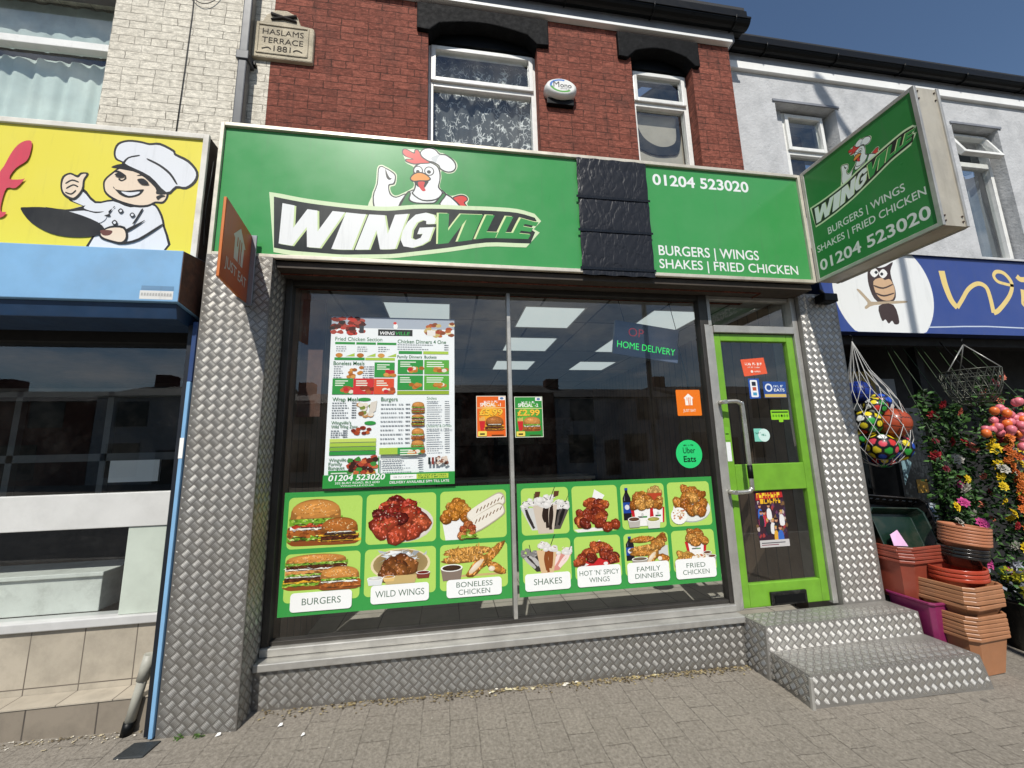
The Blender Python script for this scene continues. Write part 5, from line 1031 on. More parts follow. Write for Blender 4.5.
for q, y in enumerate((.545, .62, .70, .77)):
    bA = A; c_, W_, H_, r_ = cell(A, X(.65), Y(y+.045), X(.76), Y(y-.03), 60+q); burger(A, c_, W_, H_, r_, .5, .05, .9, .9, q % 3)
A.rect(X(.41), Y(.822), X(.55), Y(.785), G2); foodbox(.55, .785, .755, .822, '#3a9a4c', seed=44); lines(.43, .745, .84, .905, 6); A.rect(X(.405), Y(.925), X(.413), Y(.832), G1)
head('Sides', .775, .508, .08, .030); lines(.775, .955, .522, .635, 10); head('Desserts & Drinks', .775, .672, .20, .030); lines(.775, .955, .685, .80, 10); 
for k in range(3): A.rect(X(.79+k*.028), Y(.885), X(.808+k*.028), Y(.845), ('#1c2a2a', '#8a3a30', '#4a2c20')[k], False)
for k in range(18): A.ell(X(r.uniform(.86, .95)), Y(r.uniform(.845, .885)), .014*W, .010, r.choice(['#4a2a1c', '#d9c8b8', '#8a5a48']), n=7, lift=False)
A.up(); A.rect(u0, v0, u1, Y(.928), G1)
A.text('01204 523020', X(.04), Y(.960), .054, WHT, bold=.022, shear=.15, width=.42*W); A.text('332 BURY ROAD, BL2 6DD', X(.09), Y(.979), .019, WHT, bold=.006, width=.33*W); A.text('WINGVILLE.CO.UK', X(.13), Y(.993), .014, WHT, bold=.004, width=.25*W)
A.rect(X(.50), Y(.964), X(.70), Y(.937), '#f4f5f2', False); A.rect(X(.70), Y(.964), X(.95), Y(.937), '#b9d24c'); A.scrawl(X(.525), X(.675), Y(.955), .010, '#7a8a7c', 3); A.scrawl(X(.715), X(.935), Y(.949), .010, G3, 4); A.scrawl(X(.715), X(.935), Y(.960), .010, G3, 5)
A.text('DELIVERY AVAILABLE 5PM TILL LATE', X(.725), Y(.986), .024, WHT, 'CENTER', bold=.010, width=.46*W)
A.build('print', PAPER, mn)

def offer(name, label, u0, v0, u1, v1, bgc, bg2, tc, price):
    t = thing(name, label, 'poster', ((u0+u1)/2, PY, v0)); A = Art((0, PY, 0), step=.00003); W, H = u1-u0, v1-v0
    A.rect(u0, v0, u1, v1, '#e8ead8'); A.rect(u0+.004, v0+.004, u1-.004, v1-.004, bgc); A.ell((u0+u1)/2, v0+H*.5, W*.46, H*.42, bg2, bgc)
    A.rect(u1-.055, v1-.032, u1-.006, v1-.006, '#f2f2ee'); A.ell(u1-.03, v1-.019, .014, .009, '#5a7aa8')
    A.scrawl(u0+W*.26, u0+W*.74, v1-.052, .016, WHT, 6); A.text('SPECIAL', u0+.028, v1-.078, .036, tc, bold=.03, width=W*.52); A.text('-1' if 'orange' in label else '-2', u1-.06, v1-.078, .034, tc, bold=.02)
    A.rect(u0+.006, v1-.092, u1-.006, v1-.088, '#f0e6a0'); A.text(price, u0+.020, v1-.145, .062, '#3a1a0c', bold=.045, width=W*.80); A.text(price, u0+.022, v1-.143, .062, '#f3c243', bold=.03, width=W*.79)
    A.poly([(u0+.02, v0+.125), (u0+.065, v0+.125), (u0+.058, v0+.05), (u0+.03, v0+.05)], '#cc2a2c'); r = random.Random(int(u0*100))
    for k in range(7): A.rect(u0+.022+k*.006, v0+.12, u0+.026+k*.006, v0+.14+r.uniform(0, .015), '#e6c06a', False)
    A.up(); c_, W_, H_, r_ = cell(A, u0+.06, v0+.04, u1-.015, v0+.16, 71); burger(A, c_, W_, H_, r_, .5, .05, .92, .9, 2 if 'green' in label else 3)
    A.rrect(u0+.01, v0+.008, u0+.075, v0+.045, .006, '#f0d860'); A.rect(u0+.025, v0+.018, u0+.06, v0+.03, '#3a3420'); A.rect(u0+.11, v0+.012, u1-.02, v0+.018, '#4a3a1c'); A.build('print', PAPER, t)
offer('offer_poster', 'small orange special offer poster left of the mullion', 1.759, 1.718, 1.980, 2.025, '#e8661f', '#f9c22e', '#f4f0e4', '£5.99')
offer('offer_poster', 'small green special offer poster right of the mullion', 2.045, 1.712, 2.261, 2.018, '#2f8f3c', '#7ac23f', '#f4f6ea', '£2.99')
t = thing('window_sticker', 'square orange takeaway sticker on the right edge of the shop window', 'sticker', (3.475, PY, 1.96)); A = Art((0, PY, 0), step=.0002); A.rrect(3.368, 1.858, 3.580, 2.068, .008, '#ee7a1e'); je_house(A, 3.475, 1.985, .085, '#f5f1ea', '#ee7a1e'); A.text('JUST EAT', 3.475, 1.890, .030, '#f6e6d4', 'CENTER', bold=.01, width=.11); A.build('print', VINYL, t)
t = thing('window_sticker', 'round mint green delivery sticker at the right edge of the shop window', 'sticker', (3.434, PY, 1.556)); A = Art((0, PY, 0), step=.0002); A.ell(3.434, 1.556, .112, .110, '#2fcf76', n=40); A.scrawl(3.39, 3.478, 1.618, .012, '#123a26', 7); A.text('Uber', 3.434, 1.562, .066, '#10291c', 'CENTER', bold=.002, width=.105); A.text('Eats', 3.434, 1.495, .066, '#10291c', 'CENTER', bold=.014, width=.105); A.build('print', VINYL, t)

# LED sign hanging behind the glass
ld = thing('led_sign', 'dark hanging LED sign with green HOME DELIVERY letters behind the glass', 'sign', (3.26, .45, 2.5))
c0, c1 = Vector((2.945, .45, 2.418)), Vector((3.535, .45, 2.336)); U = (c1-c0).normalized(); Vv = Vector((-U.z, 0, U.x)); Lw = (c1-c0).length
m = MB(); P = [c0, c1, c1+Vv*.30, c0+Vv*.30]; m.hexa([P[0]+Vector((0,.003,0)), P[1]+Vector((0,.003,0)), P[1]+Vector((0,.03,0)), P[0]+Vector((0,.03,0)), P[3]+Vector((0,.003,0)), P[2]+Vector((0,.003,0)), P[2]+Vector((0,.03,0)), P[3]+Vector((0,.03,0))]); m.build('panel', M('led_board', '#566079', .4, var=.1), ld)
a = Art(tuple(c0), tuple(U), tuple(Vv), step=.0004)
a.text('HOME DELIVERY', .03, .06, .085, '#36e060', width=Lw-.06, bold=-.006); a.build('lettering', mat_print('green_led', .4, emit=1.1), ld, label='green lit words HOME DELIVERY')
a = Art(tuple(c0), tuple(U), tuple(Vv), step=.0004)
a.text('OP', .12, .175, .11, '#b03038', bold=-.012); a.build('lettering', mat_print('red_led', .4, emit=.5), ld, label='half dead red letters OP')
m = MB(); m.tube([tuple(c0+Vv*.3+U*.08), (3.02, .46, 2.93)], .003, 5); m.tube([tuple(c1+Vv*.3-U*.03), (3.50, .46, 2.93)], .003, 5); m.tube([tuple(c1+Vv*.28), (3.55, .45, 2.5), (3.60, .44, 2.2), (3.60, .44, 1.9)], .005, 6); m.build('cord', BLACKP, ld)

# stickers on the door glass
DY = .2488
def sticker(name, label, pts, draw):
    us = [p[0] for p in pts]; vs_ = [p[1] for p in pts]
    t = thing(name, label, 'sticker', (sum(us)/4, DY, sum(vs_)/4)); A = Art((0, DY, 0), step=.0002); draw(A, pts); A.build('print', VINYL, t)
def d_red(A, p): A.poly(p, '#e8603c'); A.scrawl(4.02, 4.175, 2.275, .024, '#f8e6da', 8); A.scrawl(4.04, 4.165, 2.252, .012, '#f4cfc0', 9); A.ell(4.075, 2.222, .012, .012, '#f8e6da', n=8); A.scrawl(4.095, 4.155, 2.215, .014, '#f6dccd', 10)
sticker('door_sticker', 'tilted orange red sticker at the top of the door glass', [(4.000, 2.180), (4.221, 2.205), (4.203, 2.344), (3.982, 2.324)], d_red)
def d_vert(A, p): A.poly(p, '#2c55a8'); A.rrect(4.045, 2.005, 4.112, 2.15, .01, '#f0f1f3'); A.rect(4.06, 2.10, 4.098, 2.135, '#2a2c3a'); A.rect(4.062, 2.06, 4.098, 2.09, '#c0563a'); A.rect(4.062, 2.02, 4.098, 2.045, '#4a9ac0')
sticker('door_sticker', 'narrow blue and white upright card payment sticker on the door glass', [(4.028, 1.992), (4.128, 1.996), (4.132, 2.163), (4.03, 2.161)], d_vert)
def d_blue(A, p): A.poly(p, '#2b4f96'); A.ell(4.215, 2.085, .035, .035, '#dfe6f0', n=20); A.ell(4.215, 2.085, .022, .022, '#2b4f96', n=16); A.scrawl(4.262, 4.362, 2.087, .020, '#d4deec', 11); A.text('EATS', 4.262, 2.053, .034, '#e6ecf4', bold=.02, width=.10); A.rect(4.17, 2.004, 4.372, 2.03, '#d6b86a')
sticker('door_sticker', 'wide blue sticker with a cream strip along its lower edge on the door glass', [(4.163, 1.998), (4.376, 2.0), (4.384, 2.137), (4.164, 2.137)], d_blue)
def d_green(A, p):
    A.rrect(4.203, 1.815, 4.374, 1.895, .006, '#8fd22c'); A.rect(4.212, 1.872, 4.366, 1.884, '#2c4a1c', False); A.up()
    for k in range(6): A.ell(4.225+k*.026, 1.848, .009, .011, '#5f9a24' if k != 3 else '#143010', n=12)
    A.text('5', 4.297, 1.838, .026, '#0f1f0c', bold=.02); A.rrect(4.27, 1.795, 4.31, 1.818, .004, '#8fd22c')
sticker('door_sticker', 'lime green hygiene rating sticker on the door glass', [(4.203, 1.81), (4.373, 1.81), (4.373, 1.893), (4.203, 1.893)], d_green)
def d_teal(A, p): A.rect(4.025, 1.640, 4.10, 1.745, '#7fcdb8'); A.ell(4.115, 1.690, .053, .053, '#cfe9e2', n=28); A.scrawl(4.035, 4.085, 1.70, .014, '#2d6a5c', 12); A.scrawl(4.09, 4.14, 1.685, .016, '#4a9a88', 13)
sticker('door_sticker', 'pale teal sticker with a round white end, lowest on the upper door glass', [(4.025, 1.64), (4.168, 1.64), (4.168, 1.745), (4.025, 1.745)], d_teal)
t = thing('door_sticker', 'small white and green notice on the left stile of the door behind the handle', 'sticker', (3.727, .222, 1.6)); A = Art((0, .2235, 0), step=.0002); A.rect(3.742, 1.49, 3.782, 1.64, '#eceff0'); A.rect(3.742, 1.655, 3.782, 1.76, '#79b83a'); A.rect(3.748, 1.70, 3.776, 1.71, '#2a4a1c', False); A.build('print', VINYL, t)
# show poster on the lower door glass
t = thing('show_poster', 'colourful show poster crowded with figures on the lower door glass', 'poster', (4.09, DY, 1.03)); A = Art((0, DY, 0), step=.00008)
c_, W, H, r = cell(A, 3.955, .822, 4.216, 1.245, 77); A.rect(3.955, .822, 4.216, 1.245, '#3a2430')
for k in range(60): u, v = c_(r.random(), r.uniform(.2, .8)); A.ell(u, v, .05*W, .04*H, r.choice(['#6a3a5a', '#2a2a4a', '#a03a3a', '#7a5a3a', '#c0b0a8', '#40304a']), n=8, wob=.3, rng=r, lift=False)
A.up()
for k in range(11):
    x, y = r.uniform(.1, .9), r.choice((.22, .36, .5, .62)); s_ = r.uniform(.8, 1.15); cc = r.choice(['#d84a8a', '#e8e6e4', '#c23a3a', '#3a6ac0', '#e0a83a', '#2a2a30', '#f0d8e0'])
    A.poly(smooth_loop([c_(x-.08*s_, y-.12), c_(x+.08*s_, y-.12), c_(x+.075*s_, y+.03), c_(x, y+.07), c_(x-.075*s_, y+.03)], 3), cc); u, v = c_(x, y+.11); A.ell(u, v, .05*W*s_, .036*H*s_, '#e0b090', '#b98060', n=10)
    u, v = c_(x, y+.135); A.ell(u, v, .052*W*s_, .02*H*s_, r.choice(['#2a1a14', '#c8a050', '#5a2a1a']), n=8)
A.poly([c_(.03, .84), c_(.97, .88), c_(.95, 1), c_(.05, .97)], '#b82a2a'); A.scrawl(3.975, 4.19, 1.195, .038, '#f3cf35', 14, 8); A.scrawl(4.00, 4.18, 1.150, .038, '#f0b82c', 15, 7)
A.rect(3.955, .822, 4.216, .875, '#c9c6c4'); A.rect(3.97, .85, 4.18, .857, '#4a4a52', False); A.rect(3.97, .836, 4.12, .842, '#7a3a4a', False); A.build('print', PAPER, t)

# ------------------------------------------------------------------ left neighbour: cream painted brick over a takeaway with a blue shutter box
lb = thing('cream_building', 'cream painted brick terrace house over the dark shop with the blue shutter box', 'building', (-2.5, .3, 0))
b = wall(-6.0, .224, 2.5, 5.32, WY+.0, [(-2.75, -.84, 3.86, 5.06)]); b.build('brick_wall', CREAM, lb)
m = MB(); frame_bars(m, -2.75, -.84, 3.86, 5.06, .03, WY+.08, WY+.14); m.box(-2.72, -.87, WY+.075, WY+.14, 4.565, 4.625); w = m.build('window', UPVC, lb, bevel=.004)
m = MB(); m.box(-2.75, -.84, WY+.02, WY+.10, 4.985, 5.06); m.build('head_board', M('grey_head_board', '#5c5a58', .6, var=.2), w)
m = MB(); m.face([(-2.72,WY+.12,3.89),(-.865,WY+.12,3.89),(-.865,WY+.12,5.03),(-2.72,WY+.12,5.03)]); m.build('pane', GLASS2, w)
curtain(-2.73, -.855, 3.88, 4.56, WY+.20, VOILE, w, amp=.008, n=140); curtain(-2.73, -.855, 4.62, 5.03, WY+.19, M('grey_voile', '#b3bfbd', .9, var=.18), w, amp=.005)
m = MB(); m.box(-2.75, -.84, WY+.36, WY+.38, 3.86, 5.06); m.build('room', ROOMDARK, w)
m = MB(); m.box(-2.9, -.8, WY-.05, WY+.1, 3.80, 3.86); m.build('window_sill', BUFF, lb, bevel=.006)
m = MB(); m.box(-6, -.2, WY-.05, WY+.2, 5.302, 5.335); m.build('eaves_bead', WHITEP, lb); m = MB(); m.box(-6, -.2, WY-.02, WY+.2, 5.337, 5.5); m.build('eaves_board', GREYB, lb); gutter(-6, -.2, .045, 5.485, lb)
m = MB(); m.hexa([(-6,.0,5.58),(-.2,.0,5.58),(-.2,4.5,8.2),(-6,4.5,8.2),(-6,.0,5.61),(-.2,.0,5.61),(-.2,4.5,8.25),(-6,4.5,8.25)]); m.build('roof', SLATE, lb)
# hairline cable clipped to the wall
cb = thing('wall_cable', 'thin grey cable running down the cream brick with a loose loop at the top', 'cable', (-.42, .1, 4.5))
m = MB(); m.tube([(-.345, WY-.006, 5.3), (-.335, WY-.006, 4.9), (-.338, WY-.007, 4.4), (-.345, WY-.006, 3.8)], .003, 6)
m.tube(smooth_line([(-.43, WY-.008, 5.28), (-.38, WY-.015, 5.08), (-.27, WY-.02, 4.98), (-.17, WY-.015, 5.06), (-.12, WY-.008, 5.28)], 6), .003, 6); m.build('cable', M('grey_cable', '#3d3a37', .6), cb)
# square cast downpipe
dp = thing('downpipe', 'dark grey square downpipe on the joint between cream and red brick', 'downpipe', (.08, .05, 4.5))
m = MB(); m.box(.048, .108, .03, .09, 3.80, 5.36); m.build('pipe', M('grey_downpipe', '#44474c', .4, var=.12, dirt=.3), dp, bevel=.008)
for z in (4.50,):
    m = MB(); m.box(.036, .120, .02, .12, z-.035, z+.035); m.build('collar', M('grey_downpipe', '#44474c', .4), dp, bevel=.005); m = MB(); m.box(.02, .136, .085, .12, z-.012, z+.012); m.build('clip', BLACKP, dp)
# yellow sign
ys = thing('yellow_sign', 'yellow fascia sign with a cartoon chef holding a black pan', 'sign', (-1.5, 0, 3.37))
m = MB(); m.box(-5.2, -.045, -.018, .10, 2.70, 3.765); m.build('box', M('sign_case_dark', '#2a1d1a', .6, var=.3, dirt=.5), ys)
m = MB(); frame_bars(m, -5.2, -.042, 2.69, 3.775, .034, -.036, -.016); m.build('trim', M('weathered_white_trim', '#d6d2c8', .5, var=.08, dirt=.55, dirtcol=(.25, .22, .17), vscale=7), ys, bevel=.003)
a = Art((0, -.0195, 0), step=.0002); a.rect(-5.15, 2.72, -.075, 3.742, '#ecdf4e')
CC = {'ink': '#17171a', 'white': '#e6e9ee', 'skin': '#f0dcc4', 'brown': '#6d4038', 'red': '#d8485c', 'tan': '#d8b083', 'green': GREEN}
for nme, pts in CHEF: a.poly(pts, CC[nme.split('_')[0]], smooth=3)
a.build('panel', mat_print('yellow_sign_print', .45, wash=.05), ys)
# loose cable between the signs
cb = thing('loose_cable', 'thin black cable looping between the yellow and green signs', 'cable', (-.02, 0, 3.3)); m = MB(); m.tube(smooth_line([(-.03, .02, 3.62), (-.018, -.01, 3.45), (-.035, .0, 3.2), (-.028, .01, 2.98)], 6), .0035, 6); m.build('cable', BLACKP, cb)
# shutter box
sbx = thing('shutter_box', 'pale blue roller shutter box with rusty end plate above the dark shop window', 'shutter box', (-1.5, 0, 2.7))
m = MB(); m.hexa([(-5.2,-.172,2.535),(-.032,-.172,2.535),(-.032,.09,2.50),(-5.2,.09,2.50),(-5.2,-.172,2.860),(-.032,-.172,2.860),(-.032,.09,2.905),(-5.2,.09,2.905)]); m.build('casing', PALEBLUE, sbx, bevel=.004)
m = MB(); m.hexa([(-.0318,-.170,2.54),(-.028,-.170,2.54),(-.028,.09,2.505),(-.0318,.09,2.505),(-.0318,-.170,2.856),(-.028,-.170,2.856),(-.028,.09,2.90),(-.0318,.09,2.90)]); m.build('end_plate', RUST, sbx)
m = MB(); m.hexa([(-5.2,-.13,2.44),(-.05,-.13,2.44),(-.05,.09,2.42),(-5.2,.09,2.42),(-5.2,-.15,2.533),(-.05,-.15,2.533),(-.05,.09,2.498),(-5.2,.09,2.498)]); m.build('bottom_rail', NAVY, sbx, bevel=.004)
a = Art((0, -.1722, 0), step=.0004); a.rect(-.235, 2.547, -.06, 2.600, '#e4e4e0'); a.rect(-.23, 2.605, -.06, 2.63, '#6d95b8')
for k in range(11): a.rect(-.228+k*.015, 2.568, -.218+k*.015, 2.585, '#b8b8b6', False)
a.build('maker_label', PRINT2, sbx)
# shopfront below
LY = .20
m = MB(); m.box(-.047, -.019, -.02, .32, .16, 2.44, 0); m.build('shutter_guide', M('black_blue_paint', '#10161f', .5), lb)
m = MB(); m.box(-.018, .003, -.034, .28, .155, 2.08); m.build('guide_channel', PALEBLUE, lb, bevel=.003); m = MB(); m.box(-.018, .007, -.032, .28, 2.081, 2.46); m.build('guide_channel', M('deep_blue_paint', '#1d3a6a', .5), lb, bevel=.003); m = MB(); m.box(-.0185, .0035, -.0365, -.0345, 1.62, 1.74); m.build('white_patch', WHITEP, lb)
m = MB(); m.box(-6, -.049, LY, LY+.06, .315, .66); 
def mat_wall_tiles():
    return mat_grid('beige_wall_tiles', (.44, .39, .31), (.12, .10, .08), .27, .36, .0032, .45)
wt = m.build('tile_wall', mat_wall_tiles(), lb)
for v in range(0):
    pass
m = MB(); m.box(-6, -.049, LY-.025, LY+.10, .662, .712); m.build('window_sill', M('grey_white_sill', '#bcbcba', .45, var=.06, dirt=.3, dirtcol=(.25, .25, .23)), lb, bevel=.006)
m = MB(); m.box(-6, -.049, LY-.01, LY+.05, 1.215, 1.42); m.build('mid_rail', M('greyish_white_panel', '#c9c9c6', .45, var=.06, dirt=.3, dirtcol=(.3, .3, .28)), lb, bevel=.004)
m = MB(); m.box(-.385, -.049, LY+.0, LY+.04, .713, 1.213); m.build('side_panel', M('pale_green_panel', '#b9c2b6', .5, var=.08, dirt=.4, dirtcol=(.3, .3, .27)), lb, bevel=.003)
m = MB(); m.box(-6, -.049, LY-.01, LY+.10, 2.38, 2.60); m.box(-.099, -.049, LY, LY+.05, 1.421, 2.38); m.build('window_head', DARK, lb)
for (x0, x1, z0, z1) in ((-6, -.10, 1.42, 2.38), (-6, -.386, .713, 1.214)):
    m = MB(); m.face([(x0,LY+.03,z0),(x1,LY+.03,z0),(x1,LY+.03,z1),(x0,LY+.03,z1)]); m.build('pane', GLASS, lb)
m = MB(); 
for x in (-.62, -1.25, -1.9): m.box(x, x+.045, LY+.9, LY+.95, 1.2, 2.2)
m.box(-6, -.2, LY+.9, LY+.95, 1.62, 1.68); m.box(-6, -.2, LY+.9, LY+.95, 2.15, 2.22); m.build('inner_frame', M('grey_inner_frame', '#5a5c5c', .6), lb)
m = MB(); m.box(-6, -.13, 3.0, 3.05, .2, 2.6); m.box(-6, -.13, LY+.05, 3.0, .30, .31); m.box(-6, -.13, LY+.05, 3.0, 2.595, 2.62); m.box(-.048, -.02, LY+.13, 3, .3, 2.6); m.build('shell', DARK, lb)
m = MB(); m.box(-6, -.56, LY+.10, LY+.40, .714, .92); m.box(-6, -.545, LY+.08, LY+.42, .92, .945); m.build('display_counter', M('chipped_white_counter', '#c9ccc6', .55, var=.08, dirt=.7, dirtcol=(.25, .25, .23), vscale=9), lb, bevel=.004)
m = MB(); m.box(-1.1, -.75, LY+.8, LY+.82, 1.45, 1.62); m.build('notice', WHITEP, lb)
dstep = thing('tiled_step', 'low beige tiled step with sooty front edge below the left shop window', 'step', (-1.5, .1, .2))
m = MB(); m.box(-6, -.049, .072, LY-.002, .06, .315); m.build('body', mat_grid('sooty_step_tiles', (.24, .205, .16), (.06, .05, .042), .34, .5, .004, .7), dstep, bevel=.006)
m = MB(); m.hexa([(-6,.066,.3155),(-.050,.066,.3155),(-.050,LY-.003,.3155),(-6,LY-.003,.3155),(-6,.066,.322),(-.050,.066,.322),(-.050,LY-.003,.326),(-6,LY-.003,.326)]); m.build('tread', MATS['beige_wall_tiles'], dstep)
# waste pipe
wp = thing('waste_pipe', 'short grey waste pipe leaning out of the wall beside the left pillar', 'pipe', (-.13, .05, .3))
m = MB(); p0, p1 = Vector((-.163, .045, .195)), Vector((-.112, .06, .50)); m.tube([p0, p1], .024, 14); m.build('pipe', M('grey_plastic_pipe', '#a8a79c', .5, var=.1, dirt=.4), wp)
m = MB(); m.tube([p0.lerp(p1, .70), p0.lerp(p1, 1.12)], .029, 14); m.tube([p0.lerp(p1, .98)+Vector((.02, .03, 0)), p0.lerp(p1, .98)+Vector((.03, .10, 0))], .018, 10); m.build('socket', M('grey_plastic_pipe', '#a8a79c', .5), wp)
m = MB(); m.tube([p0-Vector((.006, .002, .045)), p0.lerp(p1, .06)], .028, 14); m.build('foot', BLACKP, wp)
dc = thing('drain_cover', 'small dark metal drain cover set in the pavement by the left pillar', 'drain cover', (.0, -.10, .15))
m = MB(); m.hexa([(-.10,-.145,gz(-.1,-.14)-.02),(.04,-.155,gz(.04,-.14)-.02),(.055,-.045,gz(0,-.05)-.02),(-.075,-.04,gz(-.07,-.05)-.02),(-.10,-.145,gz(-.1,-.14)+.006),(.04,-.155,gz(.04,-.14)+.006),(.055,-.045,gz(0,-.05)+.006),(-.075,-.04,gz(-.07,-.05)+.006)]); m.build('lid', M('dark_cast_iron', '#34383a', .6, metal=.3, var=.2, bmp=.4), dc, bevel=.004)

# ------------------------------------------------------------------ right neighbour: grey rendered house over an open-fronted general shop
rb = thing('grey_building', 'pale grey rendered terrace house with black gutter above the owl sign', 'building', (7, .3, 0))
GY = .28
b = wall(4.146, 12.5, 3.40, 5.242, GY, [(4.73, 5.42, 3.71, 4.945), (6.86, 7.48, 3.42, 4.945), (9.3, 9.95, 3.42, 4.945)]); b.build('rendered_wall', GREYR, rb)
m = MB(); m.box(4.16, 12.5, GY-.035, GY+.2, 5.244, 5.325); m.build('eaves_bead', WHITEP, rb, bevel=.003)
m = MB(); m.box(4.17, 12.5, GY-.022, GY+.2, 5.327, 5.57); m.build('eaves_board', M('pale_grey_board', '#9b9ea4', .6, var=.12, dirt=.3), rb)
gutter(4.26, 12.5, .205, 5.455, rb, .052); m = MB(); m.box(4.27, 12.5, .172, GY-.025, 5.467, 5.515); m.box(4.27, 12.5, .19, GY-.025, 5.517, 5.57); m.build('gutter_board', BLACKP, rb)
m = MB(); m.hexa([(4.28,.20,5.572),(12.5,.20,5.572),(12.5,4.5,8.0),(4.28,4.5,8.0),(4.28,.20,5.60),(12.5,.20,5.60),(12.5,4.5,8.05),(4.28,4.5,8.05)]); m.build('roof', SLATE, rb)
w = upvc_window('window', rb, 4.875, 5.37, 3.73, 4.93, 4.49, GY+.10)
m = MB(); m.box(4.731, 4.874, GY+.09, GY+.2, 3.71, 4.944); m.build('reveal_panel', GREYR, w)
m = MB(); m.box(4.70, 5.46, GY-.012, GY+.03, 4.946, 4.97); m.build('head_trim', GREYB, w)
w = upvc_window('window', rb, 6.88, 7.46, 3.44, 4.93, 4.56, GY+.10, top_open=.35); curtain(6.90, 7.44, 3.46, 4.50, GY+.22, M('grey_net', '#6b7177', .9, var=.15), w, amp=.02)
m = MB(); m.box(6.84, 7.52, GY-.012, GY+.03, 4.946, 4.97); m.build('head_trim', GREYB, w)
upvc_window('window', rb, 9.32, 9.93, 3.44, 4.93, 4.56, GY+.10)
# owl sign
ow = thing('owl_sign', 'blue shop sign with a brown cartoon owl in a white disc and yellow script', 'sign', (6.5, 0, 2.88))
m = MB(); m.box(4.93, 12, .304, .42, 2.612, 3.428); m.build('board', M('navy_sign_case', '#1d2c5c', .5), ow)
a = Art((0, .303, 0), step=.00004); a.rect(4.931, 2.613, 12, 3.427, '#2c468f')
ring = [(5.63+.56*cos(2*pi*k/72), 3.02+.56*sin(2*pi*k/72)) for k in range(72)]; ring = [(max(4.932, x), min(3.426, max(2.614, z))) for x, z in ring]; a.poly(ring, '#eef0ef')
CC2 = {'brown': '#3a2622', 'tan': '#d5b08a', 'white': '#f4f4f0', 'ink': '#17171a'}
for nme, pts in OWL: a.poly(pts, CC2['tan' if nme == 'tan_branch' else nme.split('_')[0]] if nme != 'tan_branch' else '#b8a58a', smooth=3)
for nme, pts in WSCRIPT:
    if nme == 'line': a.stroke([(x, z+.0) for x, z in pts], .012, '#c9d4e6'); a.stroke([(7.6, 2.665), (11.6, 2.665)], .012, '#c9d4e6')
    elif nme == 'w': a.stroke(pts[:4], .075, '#ecd183', 5, w1=.055); a.stroke(pts[3:10], .042, '#ecd183', 5, w1=.05); a.stroke(pts[9:], .05, '#ecd183', 5, w1=.03)
    else: a.stroke(pts, .055, '#ecd183', 5)
a.build('print', mat_print('blue_sign_print', .38, coat=.1, wash=.05), ow)
# shopfront of the general shop: dark, deep, open
m = MB(); m.box(4.926, 12, 1.05, 1.1, -.3, 3.4); m.box(4.93, 12, .425, 1.05, 2.66, 2.75); m.box(6.44, 6.52, .72, .80, -.2, 2.6); m.box(4.926, 4.94, .52, 1.05, -.2, 2.6); m.box(4.93, 12, .44, .5, 2.53, 2.608); m.build('dark_front', DARK, rb)
m = MB(); m.box(5.2, 6.0, 1.0, 1.04, 1.95, 2.55); m.box(5.3, 5.95, .99, 1.0, .2, 1.9); m.build('shop_window', M('dim_glass', '#15191c', .12, var=.2), rb)
A = Art((0, .985, 0), step=.0006)
for (x0, z0, x1, z1, c) in ((6.06, 2.02, 6.46, 2.30, '#8d9298'), (5.86, 2.12, 6.20, 2.38, '#b8983c')): A.rect(x0, z0, x1, z1, c, True)
A.ell(6.03, 2.26, .12, .07, '#3a2c14'); A.ell(6.03, 2.26, .065, .06, '#c9a848'); A.ell(6.03, 2.26, .026, .026, '#2a2010'); A.build('window_notice', PRINT2, rb)
dr = thing('shop_door', 'half open grey door of the general shop covered in small cards, behind the ball net', 'door', (6.2, .77, 0))
m = MB(); m.box(6.02, 6.42, .75, .79, -.05, 1.95); m.build('leaf', M('grey_door', '#23282c', .5, var=.15), dr, bevel=.004)
A = Art((6.03, .748, -.02), step=.0012)
A.poly([(.02, 1.20), (.15, 1.42), (.02, 1.5)], '#7fa3ae', False); A.rect(.16, 1.12, .29, 1.25, '#c99a35', False); A.rect(.02, .86, .16, 1.04, '#9e1f28', False); A.rect(.20, .84, .34, 1.02, '#aeb9c4', False); A.rect(.04, .68, .20, .83, '#c4826a', False); A.rect(.24, .66, .36, .82, '#6a2c22', False); A.rect(.20, .30, .28, .52, '#9fb0b6', False); A.up(); A.scrawl(.03, .13, .97, .04, '#e8dcd8', 16); A.ell(.27, .93, .03, .05, '#3a6a9a'); A.build('cards', PRINT2, dr)

